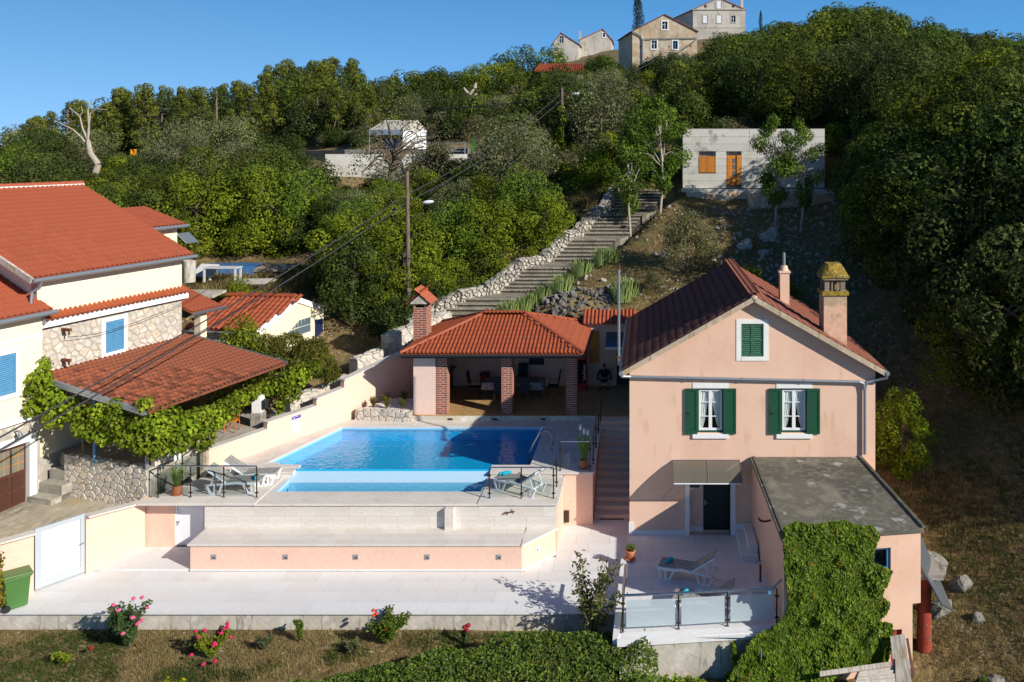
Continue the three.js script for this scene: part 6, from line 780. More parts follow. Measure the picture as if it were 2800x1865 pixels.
wire('upper of the two black cables crossing the veranda roof', [near1, V(P1.x - .2, P1.y - 1.35, 44)], .25, .028); wire('lower of the two black cables crossing the veranda roof', [near2, V(P1.x + .05, P1.y - 1.65, 44)], .25, .028); wire('upper cable between the two lamp poles', [V(P1.x - .1, P1.y - 1.3, 44), V(P2.x - .2, P2.y - .6, 68)], .5, .035); wire('lower cable between the two lamp poles', [V(P1.x + .1, P1.y - 1.6, 44), V(P2.x + .1, P2.y - .9, 68)], .5, .035); wire('cable from the slope pole to the hilltop house', [V(P2.x, P2.y - .5, 68), V(P3.x, P3.y - .8, 118), at(1905, 107, 132)], .6, .05); wire('cable strung along the wooded ridge', [at(-60, 352, 110), V(P5.x, P5.y - .3, 110), V(P4.x, P4.y - .4, 105), V(P2.x, P2.y - .8, 68)], 1.6, .04); wire('stay wire of the upper slope pole', [V(P2.x + .1, P2.y - 1.6, 68), at(1625, 412, 66)], 0, .03); wire('thin cable along the stone wall', [L3(.9, .35, 7.0), L3(3.2, .3, 6.9), L3(6.5, .5, 7.5), at(592, 768, 40)], .08, .012);

// ---------- planting ----------
const PXof = (x, d) => VPX + x / d * FOC, PYof = (y, d) => VPY + (EYE - y) / d * FOC;
const CLEAR = [[[-7.5, 43.2], [-.5, 40], [8, 38], [12, 38.5], [12.5, 46], [12.5, 53], [1, 54], [-1, 52], [-3, 48.5]], [[1, 51], [13.2, 51], [13.2, 61], [1, 61]], [[-33, 24], [-15.4, 24], [-15.4, 36], [-12, 41], [-16.5, 44], [-19, 47], [-19, 52], [-29, 52], [-33, 44]], [[-62, 88], [-45, 82], [-27, 71.5], [-13, 71], [-13, 77.5], [-27, 79], [-45, 90], [-62, 97]], [[-30, 67], [-20.5, 67], [-20.5, 73], [-30, 73]], [[-5, 128], [10, 128], [10, 145], [-5, 145]], [[-18, 116], [-8, 116], [-8, 123], [-18, 123]], [[5, 164], [27, 164], [27, 190], [5, 190]], [[-3.4, 117], [5, 117], [5, 131], [-3.4, 131]], [[-22, 160], [-4, 160], [-4, 182], [-22, 182]], [[-12.8, 38], [8, 36], [8, 24], [-20, 24]], [[-1.5, 55], [1.2, 55], [1.5, 66], [-2.5, 66]]];
const isClear = (x, d, r = 0) => { for (const P of CLEAR) if (inPoly(x, d, P)) return true; return nearSteps(x, d)[0] < 2.6 + r; };
const ORD = n => { const u = ['', 'first', 'second', 'third', 'fourth', 'fifth', 'sixth', 'seventh', 'eighth', 'ninth', 'tenth', 'eleventh', 'twelfth', 'thirteenth', 'fourteenth', 'fifteenth', 'sixteenth', 'seventeenth', 'eighteenth', 'nineteenth'], t = { 2: 'twent', 3: 'thirt', 4: 'fort', 5: 'fift', 6: 'sixt', 7: 'sevent', 8: 'eight' }; return n < 20 ? u[n] : n % 10 ? t[n / 10 | 0] + 'y-' + u[n % 10] : t[n / 10 | 0] + 'ieth'; };
const zoneOf = (px, d) => d >= 95 ? (px < 620 ? 'on the pine ridge' : px < 1250 ? 'on the skyline ridge' : px < 1900 ? 'below the hilltop houses' : 'on the skyline wood') : d >= 60 ? (px < 900 ? 'on the slope round the dead tree' : px < 1330 ? 'round the road wall' : px < 1900 ? 'on the slope under the ochre house' : px < 2290 ? 'above the concrete cabin' : 'high on the wooded slope') : (px < 720 ? 'behind the stone house' : px < 1250 ? 'round the lamp pole' : px < 1850 ? 'beside the hill stairs' : 'in the dark wood beside the pink house');
const KINDS = { oak: ['evergreen_oak', 'dark evergreen oak', 'tree'], bright: ['leafy_tree', 'bright green leafy tree', 'tree'], olive: ['olive_tree', 'silvery olive tree', 'tree'], pine: ['pine_tree', 'green pine tree', 'tree'], shrub: ['evergreen_shrub', 'dark rounded shrub', 'shrub'], scrub: ['dry_shrub', 'dull brownish green shrub', 'shrub'], lush: ['leafy_shrub', 'bright leafy shrub', 'shrub'] };
// what the photograph shows above the trees: the skyline (x, y pairs in photo pixels) and views that stay open down to a line
const SKY = [[-200, 430], [0, 385], [70, 325], [140, 285], [240, 262], [300, 225], [420, 226], [560, 238], [640, 205], [700, 245], [715, 185], [770, 150], [960, 150], [1000, 215], [1035, 225], [1080, 198], [1260, 182], [1350, 160], [1425, 110], [1480, 98], [1545, 124], [1700, 108], [1950, 82], [2100, 66], [2180, 62], [2260, 18], [2350, 6], [2420, 30], [2510, 40], [2580, 82], [2680, 95], [2800, 105], [3000, 120]];
const skyAt = px => { for (let i = 1; i < SKY.length; i++) if (px < SKY[i][0]) { const [a, b] = [SKY[i - 1], SKY[i]]; return lerp(a[1], b[1], (px - a[0]) / (b[0] - a[0])); } return 120; };
const OPEN = [[1715, 1800, 132, 182], [1800, 1915, 132, 158], [1890, 2045, 173, 88], [1505, 1680, 170, 116], [1462, 1560, 118, 192], [1005, 1165, 74, 368], [1200, 1262, 71, 430], [930, 1000, 70, 500], [1865, 2260, 54, 560], [1530, 1552, 68, 440], [1100, 1130, 46, 660], [352, 378, 94, 428], [1760, 1800, 118, 250], [2255, 2300, 62, 380], [580, 602, 105, 292], [240, 275, 60, 470], [175, 190, 110, 345], [600, 830, 47, 745], [1060, 1320, 100, 250]];
const HEI = { oak: 5, bright: 4.6, olive: 4.4, pine: 9, shrub: 2.6, scrub: 2.3, lush: 2.6 }, RAD = { oak: 2.4, bright: 2.3, olive: 2.4, pine: 2.8, shrub: 2, scrub: 1.9, lush: 2 };
function fit(q) { const y = ground(q.x, q.d), px = PXof(q.x, q.d); for (let k = 0; k < 14; k++) { const top = PYof(y + HEI[q.kind] * q.size, q.d), hw = RAD[q.kind] * q.size * FOC / q.d * .95; let ok = q.d < 45 && q.x > 9 ? true : top >= (q.kind === 'pine' ? skyAt(px) : Math.max(skyAt(px), (skyAt(px - hw * .5) + skyAt(px + hw * .5)) / 2)) - 5; for (const [a, b, D, line] of OPEN) if (q.d < D - 1 && px + hw > a && px - hw < b && top < line) { ok = false; break; } if (ok) return true; q.size *= .88; if (q.size < (q.kind === 'pine' ? .3 : .42)) { if (q.kind === 'oak' || q.kind === 'bright' || q.kind === 'pine' || q.kind === 'olive') { q.kind = q.kind === 'bright' ? 'lush' : 'shrub'; q.size = .9; } else return q.size > .28; } } return false; }
const queue = [];
const want = (kind, x, d, size, sy = 1) => queue.push({ kind, x, d, size, sy });
{
  const R = rng(4242);
  const sweep = (d0, d1, stepM, fn) => { for (let d = d0; d < d1; d += stepM * .9) for (let x = -d * .86; x < Math.min(d * .56, 64); x += stepM) { const jx = x + (R() - .5) * stepM * .8, jd = d + (R() - .5) * stepM * .8, r = R(), q = R(); if (isClear(jx, jd)) continue; fn(jx, jd, r, q); } };
  sweep(43, 60, 2.7, (x, d, r, q) => { if (x > 10) want(r < .6 ? 'oak' : r < .75 ? 'bright' : 'shrub', x, d, (1.0 + .4 * q) * (x > 16 ? 1.15 : .95)); else if (x < -19) want(r < .45 ? 'oak' : r < .7 ? 'bright' : 'lush', x, d, .8 + .45 * q); else want(r < .3 ? 'lush' : r < .55 ? 'shrub' : r < .7 ? 'bright' : r < .86 ? 'olive' : 'scrub', x, d, .75 + .4 * q); });
  sweep(62, 92, 4.0, (x, d, r, q) => { if (x < -26 && d > 80) want(r < .5 ? 'pine' : r < .8 ? 'oak' : 'shrub', x, d, r < .5 ? .55 + .25 * q : 1.0 + .4 * q); else if (x > 8) want(r < .5 ? 'oak' : r < .68 ? 'bright' : r < .86 ? 'shrub' : 'scrub', x, d, 1.05 + .5 * q); else want(r < .3 ? 'shrub' : r < .5 ? 'oak' : r < .64 ? 'olive' : r < .8 ? 'lush' : 'scrub', x, d, (r < .3 ? 1.25 : .95) + .4 * q); });
  sweep(95, 132, 6.0, (x, d, r, q) => { if (x < -36) want(r < .8 ? 'pine' : 'oak', x, d, (r < .8 ? .72 : 1.3) + .3 * q); else if (x < 10) want(r < .35 ? 'oak' : r < .6 ? 'shrub' : r < .75 ? 'pine' : 'bright', x, d, r > .6 && r < .75 ? .55 : 1.3 + .5 * q); else want(r < .6 ? 'oak' : r < .8 ? 'shrub' : 'bright', x, d, 1.4 + .5 * q); });
  // named clumps on the skyline
  for (const [px, py, D, s] of [[735, 162, 128, 1.15], [790, 150, 130, 1.25], [850, 158, 128, 1.1], [915, 148, 131, 1.3], [965, 160, 128, 1.2], [645, 205, 126, .95], [600, 228, 124, .8]]) want('pine', at(px, py, D).x, D, s);
  for (const [x, d, s] of [[14.8, 31.8, 1.45], [14.0, 36, 1.4], [16.8, 35.4, 1.6], [12.6, 40.6, 1.2], [14.6, 39.4, 1.5], [18.8, 39, 1.7], [19.6, 33.4, 1.6], [17.2, 43, 1.5], [22.4, 42.6, 1.6], [13.4, 43.4, 1.1], [13, 47.4, 1.0], [15.8, 47.6, 1.15], [23, 36.8, 1.5], [20.4, 29.4, 1.4], [25, 31.5, 1.5], [17.4, 28.2, .75], [18.2, 25.8, .85], [20.6, 28, 1.15], [22.5, 25, 1.1], [26, 27, 1.4], [29, 33, 1.5]]) want('oak', x, d, s);
  for (const [x, d, s] of [[15.6, 28.8, .62], [13.4, 34, .9], [16.2, 32.2, 1.15]]) want('bright', x, d, s);
}
{
  queue.forEach(q => { q.px = PXof(q.x, q.d); q.zone = zoneOf(q.px, q.d); });
  const seen = queue.filter(fit).filter(q => q.px > -160 && (q.px < 2960 || q.d < 50)), by = {};
  seen.forEach(q => (by[q.kind + q.zone] ||= []).push(q));
  for (const k in by) { by[k].sort((a, b) => a.px - b.px); by[k].forEach((q, i) => { const [n, w, c] = KINDS[q.kind]; plant(q.kind, n, `${w} ${q.zone}, ${by[k].length === 1 ? 'the only one there' : ORD(i + 1) + ' from the left'}`, c, q.x, q.d, q.size, `${w.split(' ').slice(-2).join(' ')}s ${q.zone}`, { sy: q.sy }); }); }
}
{ // undergrowth that nobody could count, between the trees
  const R = rng(99), mk = (name, P, n, test, s0, s1) => { const im = new THREE.InstancedMesh(P.crown, P.m, n), M = new THREE.Matrix4(); let k = 0, guard = 0; while (k < n && guard++ < n * 30) { const d = 41 + Math.pow(R(), 1.3) * 92, x = -d * .84 + R() * d * 1.34; if (x > 66 || isClear(x, d, -.4) || !test(x, d)) continue; const s = (s0 + (s1 - s0) * R()) * (.55 + d / 110); M.compose(V(x, ground(x, d) - .2 * s, d), new THREE.Quaternion().setFromAxisAngle(new THREE.Vector3(0, 1, 0), R() * 6.28), new THREE.Vector3(s, s * (.7 + .4 * R()), s)); im.setMatrixAt(k++, M); } im.count = k; im.name = name; im.userData = { kind: 'stuff', label: { dark_undergrowth: 'dark evergreen undergrowth between the hillside trees', dry_undergrowth: 'dull dry scrub between the hillside trees', bright_undergrowth: 'fresh green undergrowth between the hillside trees' }[name] }; im.castShadow = im.receiveShadow = true; scene.add(im); };
  mk('dark_undergrowth', protos.shrub_far[0], 800, () => true, .5, .9); mk('dry_undergrowth', protos.scrub_far[0], 420, () => true, .45, .85); mk('bright_undergrowth', protos.lush_far[1], 260, (x, d) => x < 20, .45, .8);
}
// single plants one can point to
plant('cypress', 'cypress_tree', 'dark broad cypress beside the ochre hilltop house', 'tree', at(1744, 90, 146).x, 146, 1.05, null, { y: EYE + (410 - 100) / FOC * 146 - 1 });
plant('cypress', 'cypress_tree', 'slim small cypress on the skyline right of the hilltop houses', 'tree', at(2080, 80, 168).x, 168, .42, null, { y: EYE + (410 - 84) / FOC * 168, sy: 1.1 });
plant('olive', 'olive_tree', 'large silvery olive between the road wall and the slope pole', 'tree', at(1400, 560, 56).x, 56, 1.5); plant('olive', 'olive_tree', 'silvery olive tree just below the creeper pole', 'tree', at(1415, 500, 61).x, 61, 1.1); plant('olive', 'olive_tree', 'broad olive tree in front of the ochre hilltop house', 'tree', at(1865, 270, 92).x, 92, .85); plant('olive', 'olive_tree', 'grey olive tree on the terrace under the grey hilltop house', 'tree', at(2010, 190, 120).x, 120, .75);
plant('ash', 'slender_tree', 'slender tree with bare trunk left of the hill stairs landing', 'tree', -1.0, 51.2, 1.25, null, { sy: 1.05 }); plant('ash', 'slender_tree', 'taller slender tree overhanging the concrete cabin corner', 'tree', .7, 51.6, 1.4, null, { sy: 1.05 }); plant('bright', 'leafy_tree', 'spreading bright tree between the hill stairs and the cabin', 'tree', .4, 55.4, 1.15);
plant('ash', 'slender_tree', 'thin tree in front of the cabin wall, nearer its door', 'tree', 7.7, 49.6, 1.25, null, { sy: 1.05 }); plant('ash', 'slender_tree', 'thin tree in front of the cabin wall, nearer its corner', 'tree', 9.1, 49.2, 1.15, null, { sy: 1.12 });
plant('olivebush', 'olive_bush', 'young silvery olive bush on the bare slope behind the pink house', 'shrub', 2.2, 45.2, .95, null, { sy: 1.1 }); plant('scrub', 'dry_shrub', 'low brownish shrub below the young olive bush', 'shrub', .3, 44.0, .45); plant('lush', 'leafy_shrub', 'leafy shrub behind the slim chimney of the pink house', 'shrub', 5.3, 42.6, .55); plant('lush', 'leafy_shrub', 'leafy shrub between the two chimneys of the pink house', 'shrub', 7.0, 41.6, .5);
plant('bare', 'half_dead_tree', 'half dead grey tree with bare twigs beside the tent', 'tree', at(1080, 450, 60).x, 60, 1.55); plant('bright', 'leafy_tree', 'dense bright tree behind the brick chimney', 'tree', -13.4, 45.5, 1.05); plant('bright', 'leafy_tree', 'dense bright tree at the foot of the lamp pole', 'tree', -16.6, 46.4, 1.1); plant('oak', 'evergreen_oak', 'dark tree shading the garden shed door', 'tree', -15.6, 43.6, .95); plant('lush', 'leafy_shrub', 'leafy shrub leaning over the rubble wall', 'shrub', -10.9, 46.2, .75); plant('bright', 'leafy_tree', 'bright tree above the second flight of the hill stairs', 'tree', -9.6, 48.8, .9); plant('citrus', 'citrus_tree', 'yellow green citrus tree against the right side of the pink house', 'tree', 9.7, 31.5, .85); plant('lush', 'fig_tree', 'pale green fig growing in front of the garden shed roof', 'tree', -18.3, 37.3, .85, null, { sy: 1.55, y: 2.9 }); plant('lush', 'leafy_shrub', 'light green bush above the garden shed ridge', 'shrub', at(650, 780, 44).x, 44, .6, null, { y: 5.6 });
{ // dead tree
  const t = thing('dead_tree', 'bleached dead tree with bare branches above the red roof', 'tree', [-40, 10.6, 60]); const A = (px, py) => at(px, py, 60), trunk = [[262, 520], [258, 480], [268, 450], [247, 420], [240, 385]].map(q => A(...q)); const seg2 = (pts, r0, r1) => pts.slice(1).map((p, i) => cyl(pts[i], p, lerp(r0, r1, i / pts.length), lerp(r0, r1, (i + 1) / pts.length), 7));
  part(t, 'trunk', seg2(trunk, .3, .14), paleBark); const br = (p, r0 = .16, r1 = .04) => part(t, 'branch', seg2(p.map(q => A(...q)), r0 * .6, r1 * .5), paleBark); br([[240, 385], [243, 345], [240, 300], [252, 272]]); br([[243, 345], [246, 310], [262, 298], [292, 300]], .1); br([[240, 385], [225, 350], [218, 318], [190, 295]], .14); br([[218, 318], [226, 305], [222, 290]], .06); br([[240, 400], [222, 375], [200, 355], [175, 342], [150, 330]], .14); br([[200, 355], [180, 368], [172, 362]], .05);
}
{ const t = thing('dead_branches', 'bare silver branches rising from the hillside scrub', 'tree', [-25, 14, 84]); const A = (px, py) => at(px, py, 84); for (const p of [[[1280, 290], [1282, 260], [1268, 240]], [[1282, 262], [1298, 240], [1302, 226]], [[1284, 270], [1305, 256]]]) part(t, 'branch', p.slice(1).map((q, i) => cyl(A(...p[i]), A(...q), .22, .1, 6)), paleBark); }
{ const t = thing('pole_creeper', 'yellow green creeper climbing the upper slope pole', 'creeper', [P2.x, 12, 68]), lv = new Leaves(31); for (let i = 0; i < 14; i++) lv.clump([P2.x + .15 * Math.sin(i) - 0, at(1548, 300 + i * 13, 68).y, -67.9], [.3, .4, .3], 45, .22, .16, PAL.vine, { fill: .3 }); const g = lv.geo().translate(-P2.x, -12, 68); rawMesh(t, 'foliage', g, LEAF); }
// the vine over the veranda
function foliage(name, label, category, spots, { L = .17, w = .13, pal = PAL.vine, m = LEAF, per = 260, seed = 1, fill = .35, stems = [] }) { const lv = new Leaves(seed), c0 = spots[0], b = new THREE.Vector3(c0[0], c0[1] - c0[4], -c0[2]), t = thing(name, label, category, [b.x, b.y, -b.z]); for (const [x, y, d, rx, ry, rz] of spots) lv.clump([x - b.x, y - b.y, -d - b.z], [rx, ry, rz ?? rx], Math.round(per * rx * ry * 4), L, w, pal, { fill, droop: .5 }); rawMesh(t, 'foliage', lv.geo(), m); stems.forEach(s => part(t, 'stem', tube(s, .03, 10, 5), bark)); return t; }
const sp = (px, py, d, r, ry = r, rz = r) => { const p = at(px, py, d); return [p.x, p.y, d, r, ry, rz]; };
foliage('grape_vine', 'yellow green grape vine at the house corner of the veranda', 'vine', [sp(105, 1040, 30, .5), sp(90, 1075, 29.9, .5), sp(100, 1110, 29.8, .5, .4), sp(145, 1080, 29.9, .5, .45), sp(185, 1105, 29.8, .45, .35), sp(155, 1140, 29.7, .45), sp(215, 1130, 29.7, .4, .4), sp(230, 1170, 29.6, .42, .4), sp(255, 1185, 29.6, .35, .3), sp(120, 1000, 30.2, .3, .35)], { seed: 3, stems: [[at(229, 1236, 29.8), at(226, 1205, 29.7), at(232, 1180, 29.6)]] });
foliage('grape_vine', 'thick grape vine hanging along the veranda front', 'vine', [sp(285, 1125, 29.5, .5, .4), sp(325, 1150, 29.4, .5, .6), sp(355, 1190, 29.3, .5, .5), sp(390, 1150, 29.2, .5, .5), sp(395, 1210, 29.2, .5, .5), sp(430, 1160, 29.2, .5, .6), sp(425, 1225, 29.2, .5, .4), sp(470, 1150, 29.6, .5, .6), sp(480, 1210, 29.6, .5, .5), sp(510, 1170, 30.2, .5, .6), sp(545, 1150, 30.8, .5, .6), sp(555, 1200, 30.8, .5, .45), sp(590, 1140, 31.5, .5, .55), sp(620, 1120, 32, .5, .5), sp(320, 1110, 29.3, .35, .3), sp(270, 1150, 29.5, .35, .3), sp(395, 1105, 28.9, .3, .3), sp(290, 1195, 29.5, .4, .3)], { seed: 4, stems: [[at(322, 1240, 29.9), at(318, 1215, 29.7), at(330, 1180, 29.5)]] });
foliage('grape_vine', 'grape vine trailing over the far end of the veranda', 'vine', [sp(655, 1090, 33.4, .5, .4), sp(690, 1075, 34, .5, .35), sp(725, 1065, 34.4, .5, .4), sp(760, 1050, 34.6, .55, .5), sp(790, 1075, 34.6, .5, .5), sp(815, 1030, 35, .55, .5), sp(765, 1110, 34.4, .2, .4), sp(845, 1010, 35.4, .5, .4)], { seed: 5, pal: PAL.bright.concat(PAL.vine) });
foliage('heath_shrub', 'feathery olive green heath bush in front of the garden shed', 'shrub', [sp(730, 950, 37.4, .8, .6), sp(790, 945, 37.4, .8, .6), sp(850, 960, 37.2, .8, .65), sp(880, 1000, 36.8, .7, .6), sp(820, 1000, 36.8, .8, .6), sp(900, 1020, 36.6, .5, .45), sp(760, 985, 37, .7, .5)], { seed: 6, pal: PAL.heath, L: .26, w: .05, per: 480, m: NEEDLE });
foliage('yellow_shrub', 'golden green shrub at the left edge beside the bin', 'shrub', [sp(-25, 1540, 24.7, .35, .4), sp(-28, 1590, 24.7, .38, .4), sp(-25, 1640, 24.6, .38, .4)], { seed: 7, pal: [[.25, .24, .02], [.2, .22, .02], [.3, .22, .03]], L: .1, w: .06, per: 900 });
// clipped hedge in the foreground
{
  const t = thing('hedge', 'long glossy green hedge across the foreground', 'hedge', [-4, -1.4, 22.6]), lv = new Leaves(12), R = lv.R, back = x => x > -3.5 ? 24.15 : 24.15 - (-3.5 - x) * .36 * (1 + (-3.5 - x) * .02);
  for (let i = 0; i < 30000; i++) {
    const x = -12.6 + R() * 12.9, db = back(x), d = lerp(19.6, db, Math.pow(R(), .75)), lump = .22 * (fbm(x * 1.4 + 30, d * 1.4 + 30, 1 << 10, 3, 6) - .5) * 2, edge = clamp((db - d) / .35) * clamp((.3 - x) / .35), top = .12 + lump - (1 - Math.sqrt(edge)) * .5, y = R() < .72 ? top - R() * .16 : lerp(-1.2, top, R()); if (y < top - .2 && R() < .5 && edge > .9) continue;
    const o = PAL.hedge[Math.floor(R() * 4)], b = .7 + .6 * fbm(x * .9 + 60, d * .9 + 60, 1 << 10, 2, 9) + .2 * R(); lv.leaf(x + 4, y + 1.4, -d + 22.6, (R() - .5), 1, .5, .085 + .05 * R(), .045 + .02 * R(), [o[0] * b, o[1] * b, o[2] * b], -.2);
  }
  rawMesh(t, 'foliage', lv.geo(), GLOSSY); part(t, 'inner_twigs', (() => { const g = []; const Q = rng(8); for (let i = 0; i < 160; i++) { const x = -12 + Q() * 11.6, d = lerp(20, back(x) - .2, Q()); g.push(cyl(V(x, -1.5, d), V(x + (Q() - .5) * .5, -.1, d + (Q() - .5) * .5), .02, .008, 4)); } return mrg(g); })(), bark);
}
// ivy on the annex
{
  const t = thing('ivy', 'thick bright ivy covering the front of the pink annex', 'ivy', [5, -1.5, 23.4]), lv = new Leaves(14), R = lv.R, POLY = [[2142, 1445], [2175, 1428], [2230, 1436], [2300, 1424], [2340, 1436], [2385, 1440], [2405, 1466], [2392, 1500], [2384, 1540], [2440, 1562], [2425, 1600], [2410, 1632], [2432, 1650], [2425, 1680], [2400, 1698], [2440, 1708], [2446, 1760], [2425, 1812], [2330, 1826], [2260, 1870], [1985, 1870], [2060, 1742], [2110, 1720], [2142, 1690], [2160, 1655], [2146, 1560]];
  let k = 0; while (k < 24000) { const px = 1980 + R() * 470, py = 1420 + R() * 450; if (!inPoly(px, py, POLY)) continue; k++; const n0 = fbm(px * .02 + 7, py * .02 + 7, 1 << 10, 3, 4), D = 23.4 + clamp((px - 2130) / 390) * .5 - .04 - .42 * n0 * n0 * (.4 + .6 * R()) - (py > 1740 ? (py - 1740) * .004 : 0), p = at(px, py, D), o = PAL.ivy[Math.floor(R() * 4)], b = .7 + .45 * R(); lv.leaf(p.x - 5, p.y + 1.5, p.z + 23.4, .25, .35, 1, .1 + .05 * R(), .075 + .03 * R(), R() < .012 ? [.3, .12, .02] : [o[0] * b, o[1] * b, o[2] * b], .6); }
  rawMesh(t, 'foliage', lv.geo(), GLOSSY); part(t, 'stem', [tube([V(4.6, -1.8, 23.35), V(4.7, -.5, 23.4), V(4.5, 1, 23.45), V(4.9, 2.4, 23.5)], .03, 16, 5)], bark);
  const g = thing('ground_ivy', 'low ivy spreading along the foot of the terrace wall', 'ground cover', [2, -1.6, 22.5]); delete g.userData.category; g.userData.kind = 'stuff'; const l2 = new Leaves(15), Q = l2.R; for (let i = 0; i < 9000; i++) { const x = -.4 + Q() * 7, d = 20.2 + Q() * 3.0, y = ground(x, d) + .35 * fbm(x + 5, d + 5, 1 << 9, 3, 3) + .12 * Q(), o = PAL.ivy[Math.floor(Q() * 4)], b = .65 + .5 * Q(); l2.leaf(x - 2, y + 1.6, -d + 22.5, .1, 1, .5, .13, .1, [o[0] * b, o[1] * b, o[2] * b], .1); } rawMesh(g, 'foliage', l2.geo(), GLOSSY);
  foliage('ivy_strand', 'thin ivy strand climbing the terrace wall', 'ivy', [[2.5, -.55, 23.25, .09, .35, .06], [2.46, -.15, 23.28, .08, .3, .05], [2.3, -.9, 23.2, .12, .25, .08]], { seed: 17, pal: PAL.ivy, per: 1500, L: .1, w: .08 });
}
// sapling, roses and small garden plants
function bush(name, label, category, x, d, h, rx, { pal = PAL.rose, n = 700, L = .1, w = .06, blooms = [], bm, stems = 6, y = ground(x, d), seed = 1, m = LEAF, bloomR = .07, low = .25 }) {
  const t = thing(name, label, category, [x, y, d]), lv = new Leaves(seed + 300), R = lv.R, g = [], tips = []; for (let i = 0; i < stems; i++) { const a = R() * 6.28, e = new THREE.Vector3(Math.cos(a) * rx * (.3 + .6 * R()), h * (.6 + .4 * R()), Math.sin(a) * rx * (.3 + .6 * R())); tips.push(e); g.push(tube([new THREE.Vector3(0, -.1, 0), new THREE.Vector3(e.x * .35, e.y * .5, e.z * .35), e], .012, 6, 4)); }
  for (let i = 0; i < n; i++) { const e = tips[Math.floor(R() * tips.length)], k = low + (1 - low) * R(), o = pal[Math.floor(R() * pal.length)], b = .7 + .6 * R(), s = rx * .28; lv.leaf(e.x * k * k + (R() - .5) * s, e.y * k + (R() - .5) * s, e.z * k * k + (R() - .5) * s, R() - .5, .8, .4, L * (.7 + .6 * R()), w, [o[0] * b, o[1] * b, o[2] * b], .1); }
  rawMesh(t, 'foliage', lv.geo(), m); rawMesh(t, 'stem', boxUV(mrg(g)), bark); blooms.forEach(([bx2, by, bz]) => { const q = []; for (let i = 0; i < 5; i++) q.push(new THREE.IcosahedronGeometry(bloomR * (.5 + .14 * i), 1).scale(1, .8, 1).translate((R() - .5) * bloomR * .8, (R() - .5) * bloomR * .6, (R() - .5) * bloomR * .8)); const o = rawMesh(t, 'bloom', boxUV(mrg(q)), bm); o.position.set(bx2, by, bz); }); return t;
}
const petal = (k, r, g, b) => mat(k + ' petals', { cls: 'MeshPhysicalMaterial', color: sr(r, g, b), roughness: .8, transmission: .15, thickness: 0 }), pinkP = petal('pink', 226, 92, 140), magP = petal('magenta', 206, 20, 84), orgP = petal('orange', 230, 74, 26), redP = petal('dark red', 150, 14, 34);
const blo = (n, rx, h, s) => { const R = rng(s); return Array.from({ length: n }, () => [(R() - .5) * 2 * rx, h * (.55 + .5 * R()), (R() - .3) * rx]); };
bush('rose_bush', 'tall pink rose bush against the forecourt wall', 'rose bush', -15.2, 24.2, 1.35, .75, { n: 3200, L: .09, blooms: [...blo(9, .6, 1.3, 3), [.4, 1.5, .1], [.15, 1.48, .1], [-.45, 1.3, .1], [.1, .7, .5]], bm: pinkP, seed: 1, stems: 14, bloomR: .055 });
bush('rose_bush', 'magenta rose bush with many blooms in the dry garden', 'rose bush', -12.55, 23.7, 0.85, .6, { n: 1500, L: .08, bloomR: .05, pal: PAL.bright, blooms: [...blo(10, .5, .8, 5), [.45, 1.0, 0], [.42, .92, .1], [.5, .95, .08], [-.4, .3, .3], [.0, .12, .45], [.3, .16, .4]], bm: magP, seed: 2 });
bush('rose_bush', 'orange flowered rose bush in front of the stained wall', 'rose bush', -7.7, 24.45, 1.0, .8, { n: 1900, L: .09, bloomR: .05, pal: PAL.hedge, blooms: [[-.42, 1.05, .1], [-.3, 1.0, .15], [-.38, .95, .18], [.05, .62, .3]], bm: orgP, seed: 3, stems: 9 }); bush('rose_bush', 'small dark red rose beside the hedge', 'rose bush', -5.4, 24.4, .55, .2, { n: 120, blooms: [[0, .55, 0], [.09, .6, 0], [.05, .48, .08]], bm: redP, seed: 4, stems: 3 });
bush('bay_sapling', 'leafy young bay tree standing before the terrace corner', 'shrub', -1.62, 24.55, 2.45, 1.3, { n: 1150, pal: PAL.purple, L: .16, w: .07, seed: 5, stems: 13, low: .3, m: GLOSSY }); bush('rose_bush', 'flowerless young rose against the forecourt wall', 'rose bush', -10.3, 24.4, .85, .3, { n: 420, pal: PAL.hedge, seed: 6 });
for (const [x, d, l, s] of [[-11.2, 24.1, 'grey lavender tuft right of the magenta rose', 7], [-8.6, 24.0, 'grey lavender tuft left of the orange rose', 8], [-16.0, 24.4, 'grey lavender tuft beside the tall pink rose', 9], [-13.3, 24.0, 'grey lavender tuft left of the magenta rose', 10]]) bush('lavender', l, 'plant', x, d, .42, .3, { n: 420, pal: PAL.olive, L: .16, w: .025, seed: s, stems: 12 }); bush('yellow_shrub', 'golden yellow dwarf shrub at the bottom of the garden', 'shrub', -12.6, 21.9, .7, .55, { n: 1200, pal: [[.25, .26, .01], [.32, .32, .02], [.16, .2, .01]], seed: 11 }); bush('strawberry_plant', 'low green plant with one red rose bloom', 'plant', -16.6, 23.6, .28, .5, { n: 380, pal: PAL.bright, blooms: [[.6, .3, -.1]], bm: redP, seed: 12, bloomR: .06 });
for (const [x, d, y, l, s] of [[-12.4, 37.25, 2.4, 'small clipped box plant at the left of the stone planter', 21], [-11.75, 37.1, 2.4, 'small clipped box plant in the middle of the stone planter', 22], [-11.0, 37.05, 2.4, 'small clipped box plant nearest the peach panel', 23], [-12.0, 37.8, 2.4, 'shaded little shrub at the back of the planter', 24], [-11.2, 38.0, 2.4, 'shaded little shrub behind the peach panel', 25]]) bush('planter_shrub', l, 'plant', x, d, .5, .26, { n: 420, pal: PAL.heath, L: .12, w: .03, y, seed: s, stems: 14 });
